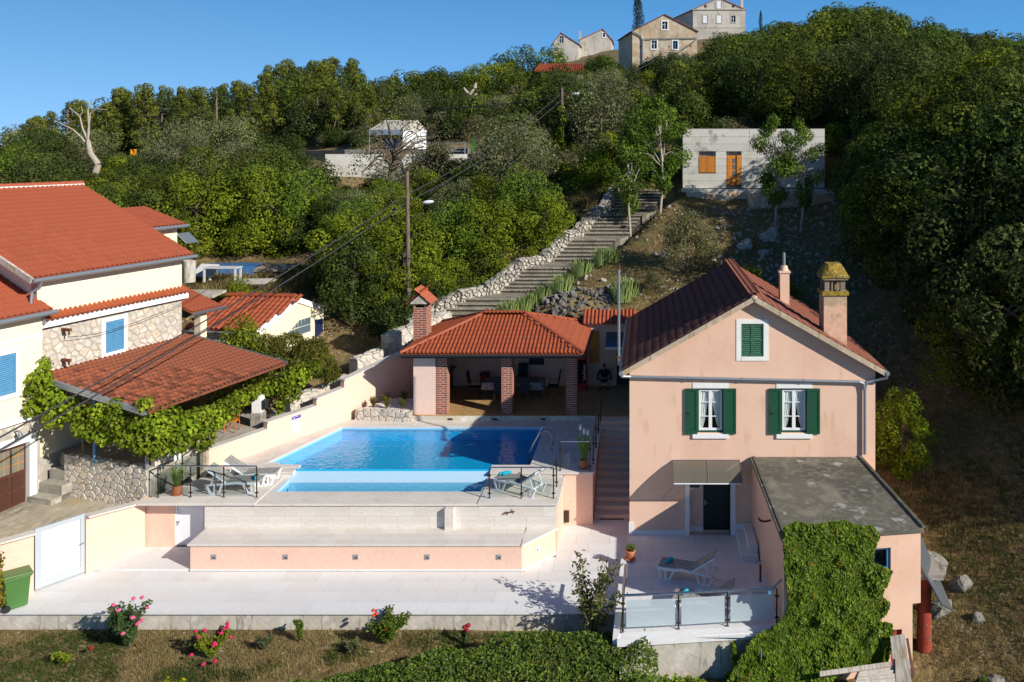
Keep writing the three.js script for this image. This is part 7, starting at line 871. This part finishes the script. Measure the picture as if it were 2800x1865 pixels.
// sword leaved irises on the slope
{ const mk = s => { const lv = new Leaves(s), R = lv.R; for (let i = 0; i < 130; i++) { const a = R() * 6.28, r = R() * .5, h = .5 + .45 * R(), lx = Math.cos(a) * .35 * R(), lz = Math.sin(a) * .35 * R(), x = Math.cos(a) * r, z = Math.sin(a) * r, w = .03, o = PAL.sword[Math.floor(R() * 3)], b = .7 + .5 * R(), px = -Math.sin(a) * w, pz = Math.cos(a) * w; lv.p.push(x - px, 0, z - pz, x + px, 0, z + pz, x + lx * .4 + px * .9, h * .6, z + lz * .4 + pz * .9, x - px, 0, z - pz, x + lx * .4 + px * .9, h * .6, z + lz * .4 + pz * .9, x + lx * .4 - px * .9, h * .6, z + lz * .4 - pz * .9, x + lx * .4 - px * .9, h * .6, z + lz * .4 - pz * .9, x + lx * .4 + px * .9, h * .6, z + lz * .4 + pz * .9, x + lx, h, z + lz); for (let k = 0; k < 9; k++) lv.c.push(o[0] * b, o[1] * b, o[2] * b); } return lv.geo(); }, G = [mk(41), mk(42)];
  [[1385, 848, 43.2], [1408, 840, 43.6], [1432, 828, 44], [1458, 815, 44.4], [1485, 802, 44.8], [1510, 795, 45.1], [1535, 800, 45.0], [1560, 762, 46.6], [1590, 752, 47], [1615, 745, 47.3], [1645, 742, 47.4], [1672, 745, 47.2], [1700, 830, 43.6], [1716, 812, 44]].forEach(([px, py, d], i) => { const x = at(px, py, d).x, o = thing('iris_clump', `pale sword leaved iris clump beside the hill stairs, ${ORD(i + 1)} from the left`, 'plant', [x, Math.max(ground(x, d), at(px, py, d).y - .5), d], 'iris clumps along the hill stairs'); rawMesh(o, 'leaf_blades', G[i % 2], LEAF); o.scale.setScalar(.9 + .5 * hash(i, 4)); });
}
// grass that nobody could count
{
  const tuft = (s, n, h, r, pal, w) => { const lv = new Leaves(s), R = lv.R; for (let i = 0; i < n; i++) { const a = R() * 6.28, q = R() * r, x = Math.cos(a) * q, z = Math.sin(a) * q, hh = h * (.5 + .7 * R()), lx = (R() - .5) * hh * .9, lz = (R() - .5) * hh * .9, o = pal[Math.floor(R() * pal.length)], b = .7 + .5 * R(); lv.p.push(x - w, -.02, z, x + w, -.02, z, x + lx, hh, z + lz); for (let k = 0; k < 3; k++) lv.c.push(o[0] * b, o[1] * b, o[2] * b); } return lv.geo(); };
  const put = (name, label, g, n, gen) => { const im = new THREE.InstancedMesh(g, LEAF, n), M = new THREE.Matrix4(), R = rng(name.length * 131); let k = 0, guard = 0; while (k < n && guard++ < n * 20) { const q = gen(R); if (!q) continue; const s = .7 + .7 * R(); M.compose(V(q[0], q[2] ?? ground(q[0], q[1]), q[1]), new THREE.Quaternion().setFromAxisAngle(new THREE.Vector3(0, 1, 0), R() * 6.28), new THREE.Vector3(s, s, s)); im.setMatrixAt(k++, M); } im.count = k; im.name = name; im.userData = { kind: 'stuff', label }; im.castShadow = im.receiveShadow = true; scene.add(im); };
  const dry = tuft(51, 22, .07, .2, PAL.dry, .007), green = tuft(52, 20, .07, .16, [[.10, .14, .03], [.14, .17, .04], [.08, .11, .03]], .009), tall = tuft(53, 30, .6, .3, PAL.dry, .014);
  const patch = (x, d) => fbm(x * .35 + 80, d * .35 + 80, 1 << 10, 3, 12);
  put('garden_grass', 'sparse green grass in the front garden', green, 5200, R => { const x = -22 + R() * 22, d = 20 + R() * 4.9; return patch(x, d) > .5 ? [x, d] : null; }); put('dry_garden_grass', 'dry brown grass in the front garden', dry, 5200, R => { const x = -22 + R() * 22, d = 20 + R() * 4.9; return patch(x, d) < .58 ? [x, d] : null; });
  put('slope_grass', 'dry grass on the slope behind the pink house', dry, 9000, R => { const x = -7 + R() * 19, d = 41.5 + R() * 13; return inPoly(x, d, CLEAR[0]) && nearSteps(x, d)[0] > 1.6 ? [x, d] : null; }); put('bank_grass', 'dry grass on the bank right of the annex', dry, 9000, R => { const x = 8.4 + R() * 9, d = 20 + R() * 14; return [x, d]; }); put('green_bank_grass', 'green weeds on the bank right of the annex', green, 3500, R => { const x = 8.4 + R() * 9, d = 19 + R() * 12; return patch(x, d) > .5 ? [x, d] : null; });
  put('tall_dry_grass', 'tall straw coloured grass beside the hill stairs', tall, 520, R => { const a = at(1575 + (R() - .5) * 110, 0, 53.5 + R() * 2); return [a.x, -a.z]; }); put('yard_straw', 'straw coloured grass in the yard behind the stone house', tall, 420, R => [-27 + R() * 8, 44.5 + R() * 5]); put('cabin_grass', 'dry grass at the corner of the concrete cabin', tall, 300, R => [11.9 + R() * 2.4, 54 + R() * 6]); put('terrace_grass', 'dry grass below the grey hilltop house', tall, 260, R => [10 + R() * 8, 104 + R() * 8]);
}

// ---------- furniture, pots, people, yard ----------
function loungerParts(o) {
  const P = (n, g, m, par = o) => rawMesh(par, n, boxUV(Array.isArray(g) ? mrg(g) : clean(g)), m), v = (x, y, z) => new THREE.Vector3(x, y, z);
  for (const z of [-.31, .31]) {
    const U = (a, b, c, d, w) => [beam(v(a, .33, z), v(b, .02, z), .05, .06), beam(v(b, .02, z), v(c, .02, z), .05, .045), beam(v(c, .02, z), v(d, .33, z), .05, .06), ...(w ? [beam(v((b + c) / 2, .02, z), v((b + c) / 2, .3, z), .05, .035)] : [])];
    P('leg_frame', U(-.93, -.84, -.58, -.42, true), plasticWhite); P('leg_frame', U(.32, .42, .72, .86, true), plasticWhite);
    P('side_rail', [beam(v(-.97, .35, z), v(-.4, .35, z), .06, .07), beam(v(-.4, .35, z), v(-.2, .385, z), .06, .07), beam(v(-.2, .385, z), v(.15, .36, z), .06, .07), beam(v(.15, .36, z), v(.9, .31, z), .05, .05)], plasticWhite);
  }
  for (let i = 0; i < 9; i++) P('seat_slat', new RoundedBoxGeometry(.09, .025, .6, 1, .008).translate(-.9 + i * .125, .36, 0), plasticWhite);
  const a = .62, R = (x, y) => [.18 + x * Math.cos(a), .38 + x * Math.sin(a) + y * Math.cos(a)], b = part2 => part2; const rot = g => g.rotateZ(a).translate(.18, .38, 0);
  for (const z of [-.29, .29]) P('back_rail', rot(new THREE.BoxGeometry(.86, .05, .05).translate(.43, 0, z)), plasticWhite); for (let i = 0; i < 7; i++) P('back_slat', rot(new RoundedBoxGeometry(.085, .022, .56, 1, .008).translate(.07 + i * .125, .01, 0)), plasticWhite);
  for (const z of [-.27, .27]) P('prop', beam(v(.18 + .5 * Math.cos(a), .38 + .5 * Math.sin(a) - .02, z), v(.74, .3, z), .03, .03), plasticWhite); P('cross_bar', [beam(v(.74, .3, -.3), v(.74, .3, .3), .06, .04)], plasticWhite);
  P('cushion', [new RoundedBoxGeometry(1.14, .045, .58, 2, .02).translate(-.4, .4, 0)], cushionM); P('back_cushion', rot(new RoundedBoxGeometry(.86, .045, .56, 2, .02).translate(.44, .045, 0)), cushionM);
}
const LG = 'white plastic sun loungers', l0 = thing('sun_lounger', 'white sun lounger on the shaded terrace, nearer the green door', 'sun lounger', [1.35, .22, 26.6], LG); loungerParts(l0); l0.rotation.y = -.286;
copy(l0, [1.75, .22, 24.75], -.2, 'white sun lounger on the terrace just behind the frosted glass'); copy(l0, [-4.55, YL + .012, 29.55], -.5, 'white sun lounger on the small deck beside the stairs'); copy(l0, [-14.85, YL + .012, 29.62], Math.PI + .06, 'white sun lounger on the left deck with a turquoise towel'); copy(l0, [-14.6, YL + .012, 30.35], Math.PI + .06, 'second lounger on the left deck half hidden behind the first');
const towel = (label, x, y, d, ry, n = 1) => { const t = single('rolled_towel', [0, 1].slice(0, n).map(k => new THREE.CapsuleGeometry(.058, .26, 3, 12).rotateX(Math.PI / 2).rotateY(ry).translate(x + k * .13, y + .06, -d)), towelM, label, 'towel', 'rolled turquoise towels'); return t; };
towel('turquoise towel on the terrace lounger nearer the green door', .72, .64, 26.8, -.7); towel('turquoise towel on the lounger behind the frosted glass', 1.15, .64, 24.9, -.6); towel('pair of turquoise towels on the lounger beside the stairs', -5.25, YL + .44, 29.95, -.9, 2); towel('turquoise towel on the left deck lounger', -14.1, YL + .43, 29.6, .5);
function potGrass(label, x, y, d, s, plume, ry) { const t = thing('potted_grass', label, 'potted plant', [x, y, d]), P = (n, g, m) => rawMesh(t, n, g, m), R = rng(Math.round(x * 100) + 5000), lv = new Leaves(77); const pot = P('pot', boxUV(clean(turn([[0, 0], [.12, 0], [.165, .08], [.175, .18], [.15, .3], [.155, .33], [.13, .33], [.125, .29], [0, .29]], 20))), terracotta); P('saucer', boxUV(clean(turn([[0, 0], [.17, 0], [.19, .03], [0, .02]], 18))), terracotta);
  for (let i = 0; i < 130; i++) { const a = R() * 6.28, h = s * (.6 + .45 * R()), l = (.1 + .22 * R()) * s, w = .008, x0 = Math.cos(a) * .06, z0 = Math.sin(a) * .06, x1 = x0 + Math.cos(a) * l * .4, z1 = z0 + Math.sin(a) * l * .4, x2 = x0 + Math.cos(a) * l, z2 = z0 + Math.sin(a) * l, o = PAL.sword[Math.floor(R() * 3)], b = .7 + .4 * R(); lv.p.push(x0 - w, .29, z0, x0 + w, .29, z0, x1 + w, .29 + h * .6, z1, x0 - w, .29, z0, x1 + w, .29 + h * .6, z1, x1 - w, .29 + h * .6, z1, x1 - w, .29 + h * .6, z1, x1 + w, .29 + h * .6, z1, x2, .29 + h, z2); for (let k = 0; k < 9; k++) lv.c.push(o[0] * b * .85, o[1] * b, o[2] * b * .6); } P('grass_blades', lv.geo(), LEAF);
  for (const [px, pz, h] of plume) { const o = P('flower_plume', boxUV(clean(new THREE.SphereGeometry(.055, 10, 8).scale(.9, 2.2, .9))), curtainM); o.position.set(px, .29 + h, pz); P('stalk', boxUV(clean(cyl(new THREE.Vector3(px * .3, .29, 0), new THREE.Vector3(px, .2 + h, pz), .006, .005, 4))), MATS['leaves stalk'] || mat('leaves stalk', { color: sr(120, 160, 80), roughness: .9 })); } return t; }
potGrass('terracotta pot of tall grass in the left deck corner', -16.72, YL + .012, 29.25, .78, [[-.05, .03, 1.0], [.08, -.02, 1.05]]); potGrass('terracotta pot of tall grass with white plumes by the stairs', -2.4, YD + .012, 31.22, 1.1, [[-.14, 0, 1.25], [.0, .04, 1.12], [.14, 0, 1.05]]);
{ const t = thing('succulent_pot', 'small terracotta pot of pale succulents on the terrace edge', 'potted plant', [-.58, .27, 27.75]), lv = new Leaves(88); rawMesh(t, 'pot', boxUV(clean(turn([[0, 0], [.11, 0], [.165, .26], [.18, .26], [.18, .3], [.15, .3], [.14, .26], [0, .26]], 20))), terracotta); rawMesh(t, 'saucer', boxUV(clean(turn([[0, 0], [.16, 0], [.19, .03], [0, .02]], 18))), terracotta); for (let i = 0; i < 16; i++) lv.clump([(lv.R() - .5) * .26, .34 + lv.R() * .1, (lv.R() - .5) * .26], [.06, .06, .06], 40, .05, .04, [[.2, .26, .06], [.26, .3, .09]], { fill: .4 }); rawMesh(t, 'foliage', lv.geo(), LEAF); }
// pavilion furniture
{
  const Y = 2.2, T = thing('dining_table', 'long pavilion dining table under a patterned cloth', 'table', [-6.4, Y, 39.8]); part(T, 'table_top', box(-7.85, -5.05, Y + .7, Y + .74, 39.35, 40.25), brownWood); for (const [x, d] of [[-7.7, 39.45], [-5.2, 39.45], [-7.7, 40.15], [-5.2, 40.15]]) part(T, 'leg', box(x - .03, x + .03, Y, Y + .7, d - .03, d + .03), black);
  const pm = mat('patterned cotton', { map: dataTex(128, (u, v) => { const k = fbm(u * 24, v * 24, 24, 2, 3) > .52; return k ? [196, 190, 190] : [92, 88, 96]; }, true, .6), roughness: .95 }); single('tablecloth', [box(-7.92, -5.0, Y + .745, Y + .752, 39.3, 40.3), box(-7.92, -7.35, Y + .4, Y + .748, 39.29, 39.3), box(-5.6, -5.0, Y + .4, Y + .748, 39.29, 39.3), box(-7.93, -7.92, Y + .42, Y + .75, 39.3, 40.3), box(-5.0, -4.99, Y + .42, Y + .75, 39.3, 40.3)], pm, 'grey patterned cloth over the pavilion table', 'tablecloth');
  const dm = mat('dark chair fabric', { map: dataTex(64, (u, v) => (Math.floor(u * 8) + Math.floor(v * 8)) % 2 ? [40, 42, 52] : [58, 60, 72], true, .5), roughness: .95 });
  const chair = (label, x, d, ry) => { const t = thing('garden_chair', label, 'chair', [x, Y, d], 'dark garden chairs in the pavilion'); t.rotation.y = ry; const P = (n, g, m) => rawMesh(t, n, boxUV(clean(g)), m), v = (a, b, c) => new THREE.Vector3(a, b, c); P('seat', new RoundedBoxGeometry(.5, .06, .5, 2, .02).translate(0, .45, 0), dm); P('backrest', new RoundedBoxGeometry(.48, .75, .06, 2, .02).rotateX(-.18).translate(0, .85, -.3), dm); for (const s of [-1, 1]) { P('leg', cyl(v(s * .24, 0, .26), v(s * .24, .66, .2), .014), darkSteel); P('leg', cyl(v(s * .24, 0, -.3), v(s * .24, .45, -.22), .014), darkSteel); P('armrest', beam(v(s * .27, .67, .24), v(s * .27, .67, -.26), .05, .03), orangeWood); } return t; };
  chair('dark high backed chair at the left end of the table', -8.3, 39.6, Math.PI / 2); chair('dark armchair at the right end of the table', -4.55, 39.8, -Math.PI / 2); chair('dark chair with its back to the pool, near the middle pillar', -6.95, 38.85, Math.PI); chair('dark chair with its back to the pool, right of the middle pillar', -5.75, 38.85, Math.PI); chair('dark chair on the far side of the table', -6.2, 40.75, 0);
  const b = thing('red_bin', 'red waste bin with black lid at the pavilion back wall', 'bin', [-8.1, Y, 41]); part(b, 'body', cyl(V(-8.1, Y, 41), V(-8.1, Y + .7, 41), .2, .24, 14), redM); part(b, 'lid', cyl(V(-8.1, Y + .7, 41), V(-8.1, Y + .78, 41), .26, .22, 14), black);
  const w = thing('dark_wall_cloth', 'dark curtained window on the pavilion back wall', 'window', [-5.6, 3, 41.4]); part(w, 'curtain', box(-5.95, -5.2, 3.25, 4.35, 41.38, 41.41), dm); part(w, 'curtain_rail', box(-6.0, -5.15, 4.35, 4.4, 41.36, 41.41), black);
  const f = thing('drinks_fridge', 'tall red drinks fridge behind the right brick pillar', 'fridge', [-3.35, Y, 40.6]); part(f, 'body', rbox(-3.6, -3.0, Y, Y + 1.85, 40.6, 41.3, .03), redM); part(f, 'door', box(-3.55, -3.05, Y + .35, Y + 1.5, 40.575, 40.6), mat('dark fridge glass', { color: sr(30, 28, 30), roughness: .1 })); const fd = part(f, 'door_print', (() => { const g = []; const R = rng(3); for (let i = 0; i < 5; i++) g.push(tube([V(-3.12 - R() * .1, Y + .5 + i * .15, 40.565), V(-3.06 - R() * .05, Y + .6 + i * .15, 40.565), V(-3.14, Y + .68 + i * .15, 40.565)], .02, 8, 5)); return mrg(g); })(), whiteP);
  const ro = thing('roller_rail', 'dark rolled blind hanging under the pavilion beam', 'blind', [-5, YD, 37]); part(ro, 'roll', cyl(V(-6.9, 4.66, 37.5), V(-3.7, 4.66, 37.5), .08, .08, 10), black);
}
// the person squatting by the door
{
  const J = { hip: [0, .36, -.12], che: [0, .74, .04], nek: [0, .9, .1], hed: [0, 1.05, .16] }, bones = [[J.hip, J.che, .15, .16, 1], [J.che, J.nek, .14, .06, 1], [J.nek, J.hed, .055, .06, 0]];
  for (const s of [-1, 1]) bones.push([[s * .09, .34, -.12], [s * .26, .52, .22], .095, .075, 2], [[s * .26, .52, .22], [s * .17, .09, .1], .07, .045, 0], [[s * .17, .05, .08], [s * .19, .035, .28], .045, .04, 3], [[s * .17, .84, .06], [s * .3, .6, .14], .065, .05, 1], [[s * .3, .6, .14], [s * .07, .56, .36], .042, .032, 0], [[s * .07, .56, .36], [s * .02, .55, .42], .04, .03, 0]);
  const col = [[lin(176), lin(128), lin(102)], [lin(24), lin(30), lin(52)], [lin(60), lin(58), lin(58)], [lin(20), lin(20), lin(22)]], N = 92, mc = new MarchingCubes(N, skinM, false, false, 60000), S = .72;
  const dist = (p, [a, b, r0, r1]) => { const ab = [b[0] - a[0], b[1] - a[1], b[2] - a[2]], ap = [p[0] - a[0], p[1] - a[1], p[2] - a[2]], t = clamp((ap[0] * ab[0] + ap[1] * ab[1] + ap[2] * ab[2]) / (ab[0] ** 2 + ab[1] ** 2 + ab[2] ** 2)); return Math.hypot(ap[0] - ab[0] * t, ap[1] - ab[1] * t, ap[2] - ab[2] * t) - lerp(r0, r1, t); };
  const head = p => { const q = [(p[0]) / .078, (p[1] - 1.07) / .115, (p[2] - .17) / .095]; let d = (Math.hypot(...q) - 1) * .085; const nose = Math.hypot(p[0], p[1] - 1.06, p[2] - .268) - .018; return Math.min(d, nose); };
  const smin = (a, b, k) => { const h = clamp(.5 + .5 * (b - a) / k); return lerp(b, a, h) - k * h * (1 - h); }, field = p => { let d = head(p); for (const b of bones) d = smin(d, dist(p, b), .03); return d; };
  for (let k = 0; k < N; k++) for (let j = 0; j < N; j++) for (let i = 0; i < N; i++) { const p = [(i - N / 2) / (N / 2) * S, (j - N / 2) / (N / 2) * S + .62, (k - N / 2) / (N / 2) * S + .1]; mc.field[i + j * N + k * N * N] = -field(p); }
  mc.isolation = 0; mc.update(); const n = mc.count, pos = new Float32Array(mc.positionArray.slice(0, n * 3)), nor = new Float32Array(mc.normalArray.slice(0, n * 3)), c = new Float32Array(n * 3);
  for (let i = 0; i < n; i++) { const p = [pos[i * 3] * S, pos[i * 3 + 1] * S + .62, pos[i * 3 + 2] * S + .1]; pos.set(p, i * 3); let best = head(p), k = p[1] > 1.1 || (p[2] < .15 && p[1] > 1.03) ? 3 : 0; for (const b of bones) { const d = dist(p, b); if (d < best) { best = d; k = b[4]; } } c.set(col[k], i * 3); }
  const g = new THREE.BufferGeometry(); g.setAttribute('position', new THREE.BufferAttribute(pos, 3)); g.setAttribute('normal', new THREE.BufferAttribute(nor, 3)); g.setAttribute('color', new THREE.BufferAttribute(c, 3));
  const t = thing('person', 'person in a navy shirt and shorts squatting by the shaded door', 'person', [-2.14, 2.2, 40.95]); t.scale.setScalar(1.08); rawMesh(t, 'body', g, mat('person skin and clothes', { vertexColors: true, roughness: .85 })); rawMesh(t, 'phone', boxUV(clean(new THREE.BoxGeometry(.07, .13, .01).rotateX(-.7).translate(0, .6, .44))), black);
}
// yard behind the stone house
{
  const yd = (px, py, d) => at(px, py, d);
  const tp = thing('timber_stack', 'stack of grey timber half covered by a torn blue tarpaulin', 'timber stack', [-24, 6.6, 48.6]), gy = 6.75; for (let i = 0; i < 6; i++) for (let j = 0; j < 2; j++) part(tp, 'plank', box(-25.5, -21.4 + j * .5, gy + j * .28, gy + j * .28 + .2, 47.4 + i * .36, 47.7 + i * .36), i % 2 ? greyWood : tint(greyWood, .75)); part(tp, 'tarpaulin', (() => { const g = new THREE.PlaneGeometry(3.4, 2.4, 14, 10); g.rotateX(-Math.PI / 2); const p = g.attributes.position; for (let i = 0; i < p.count; i++) { const e = Math.max(0, Math.abs(p.getZ(i)) - .95); p.setY(i, .06 * fbm(p.getX(i) * 2 + 9, p.getZ(i) * 2 + 9, 1 << 9, 3, 4) - e * 1.6); } g.computeVertexNormals(); return clean(g.translate(-24.3, gy + .56, -48.3)); })(), (() => { const m = tarpBlue.clone(); m.side = THREE.DoubleSide; return m; })());
  const tb = thing('white_table', 'old white table standing in the yard straw', 'table', [-25, 6.4, 46]), q = yd(607, 730, 45.6); part(tb, 'top', box(q.x - .9, q.x + .95, q.y - .06, q.y, 45.3, 46.0), tint(whitewash, .72)); for (const [x, d] of [[-.85, 45.35], [.85, 45.35], [-.85, 45.95], [.85, 45.95]]) part(tb, 'leg', box(q.x + x - .05, q.x + x + .05, q.y - .8, q.y - .06, d - .04, d + .04), tint(whitewash, .72));
  const pn = yd(560, 738, 46); single('leaning_board', [slab([V(pn.x - .7, pn.y - .3, 45.8), V(pn.x + .5, pn.y - .35, 45.8), V(pn.x + .6, pn.y + .25, 46.4), V(pn.x - .4, pn.y + .3, 46.4)], .06)], tint(whitewash, .7), 'leaning white board left of the old table', 'board'); const dr = yd(517, 735, 43.5); const dm = thing('concrete_drum', 'upright grey concrete drum beside the stone house corner', 'drum', [dr.x, dr.y - .7, 43.5]); part(dm, 'shell', turn([[.3, 0], [.33, 1.15], [.28, 1.15], [.25, .1], [0, .1]], 18).translate(dr.x, dr.y - .7, -43.5), concrete);
  const sl = yd(690, 770, 44.6); single('stone_slab', slab([V(sl.x - 1, sl.y, 44.2), V(sl.x + .9, sl.y + .02, 44.2), V(sl.x + 1.1, sl.y + .12, 45), V(sl.x - .6, sl.y + .1, 45)], .1), tint(concrete, 1.1), 'flat pale slab lying in the yard', 'slab'); const s2 = yd(555, 800, 42); single('stone_slab', slab([V(s2.x - 1.2, s2.y - .1, 41.4), V(s2.x + .7, s2.y - .1, 41.6), V(s2.x + .9, s2.y + .05, 42.6), V(s2.x - 1, s2.y + .05, 42.6)], .12), concrete, 'pale concrete slab above the side porch roof', 'slab');
}
// boards and sheets by the annex foot
{
  const B = (label, pts, t, m = greyWood) => single('loose_plank', slab(pts, t), m, label, 'plank', 'loose boards by the annex');
  const q = (px, py, d) => at(px, py, d);
  B('wide grey board leaning on the annex foot, left of two', [q(2434, 1740, 23.4), q(2473, 1733, 23.4), q(2492, 1880, 22.4), q(2452, 1890, 22.4)].reverse(), .04); B('narrower weathered board lying over the wide one', [q(2448, 1798, 22.9), q(2486, 1803, 22.9), q(2496, 1900, 22.2), q(2450, 1900, 22.2)].reverse(), .04, tint(greyWood, .8)); B('long pale plank lying across the ivy', [q(2242, 1836, 22.6), q(2440, 1808, 22.9), q(2441, 1822, 22.8), q(2242, 1850, 22.5)].reverse(), .05, tint(greyWood, 1.1)); B('thin rusty stake beside the leaning boards', [q(2478, 1745, 23.3), q(2484, 1745, 23.3), q(2502, 1850, 22.8), q(2495, 1850, 22.8)].reverse(), .04, brownWood);
  single('corrugated_sheet', (() => { const T = [], a = q(2350, 1838, 22.7), b = q(2445, 1826, 22.8), c = q(2450, 1890, 22.1), e = q(2330, 1890, 22.1); for (let i = 0; i < 24; i++) { const w = k => .03 * Math.sin(k * 1.6), A = (k, l) => (l ? e.clone().lerp(a, k / 24) : c.clone().lerp(b, k / 24)).add(new THREE.Vector3(0, w(k), 0)); T.push(...quad(A(i, 1), A(i, 0), A(i + 1, 0), A(i + 1, 1))); } return tri(T); })(), (() => { const m = tint(concrete, 1.05); m.side = THREE.DoubleSide; return m; })(), 'pale corrugated sheet under the leaning boards', 'sheet'); single('steel_stake', cyl(q(2081, 1775, 23), q(2082, 1830, 23), .02), gutterM, 'thin grey metal stake standing in the ivy', 'stake');
  [[9.1, 25.9, .6, 'grey boulder behind the red post'], [9.2, 27.2, .8, 'large grey boulder above the lean-to roof'], [10.1, 26.4, .45, 'small boulder right of the large one'], [9.0, 28.6, .6, 'grey boulder beside the annex roof corner'], [10.2, 25.2, .25, 'small stone on the dry bank below the boulders'], [9.7, 23.2, .38, 'pale rock on the dry bank near the lower corner'], [10.6, 22.9, .3, 'pale rock at the right of the dry bank'], [9.9, 22.5, .18, 'small stone below the pale rock']].forEach(([x, d, r, l]) => boulder(l, x, d, r, -r * .12, tint(greyRock, .55)));
  [[5.6, 47.2, .5, 'grey rock on the shaded slope under the cabin'], [7.2, 48.4, .6, 'large rock at the foot of the thin trees'], [6.6, 46.6, .35, 'smaller rock below the large slope rock'], [-4.6, 62.5, .8, 'grey boulder beside the stay wire'], [8.4, 92, 1.4, 'dark rock outcrop below the grey hilltop house'], [1.0, 47.0, .3, 'stone on the grassy slope beside the olive bush']].forEach(([x, d, r, l]) => boulder(l, x, d, r, r * .2));
  [[9.3, 22.9, .4, 'leafy weed bush beside the leaning boards'], [10.0, 21.9, .45, 'leafy weed bush at the bottom right corner of the bank'], [8.9, 21.7, .4, 'leafy weed bush right of the corrugated sheet'], [11.2, 22.4, .35, 'leafy weed bush among the pale rocks']].forEach(([x, d, h, l], i) => bush('weed_bush', l, 'plant', x, d, h, .5, { n: 420, pal: PAL.fresh, L: .1, w: .07, seed: 60 + i, stems: 10 }));
  const R = rng(321), n = 900, im = new THREE.InstancedMesh(BOULD[2], tint(greyRock, 1.05), n), M = new THREE.Matrix4(); for (let i = 0; i < n; i++) { let x, d; do { x = -6 + R() * 18; d = 42 + R() * 10.5; } while (!inPoly(x, d, CLEAR[0]) || nearSteps(x, d)[0] < 1.7 || (x < 4 && R() < .6)); const s = .05 + .13 * R() * R(); M.compose(V(x, ground(x, d) + s * .2, d), new THREE.Quaternion().setFromEuler(new THREE.Euler(R() * 6, R() * 6, R() * 6)), new THREE.Vector3(s, s, s)); im.setMatrixAt(i, M); } im.name = 'slope_rubble'; im.userData = { kind: 'stuff', label: 'loose stones strewn over the slope behind the pink house' }; im.castShadow = im.receiveShadow = true; scene.add(im);
}
renderer.render(scene, camera);
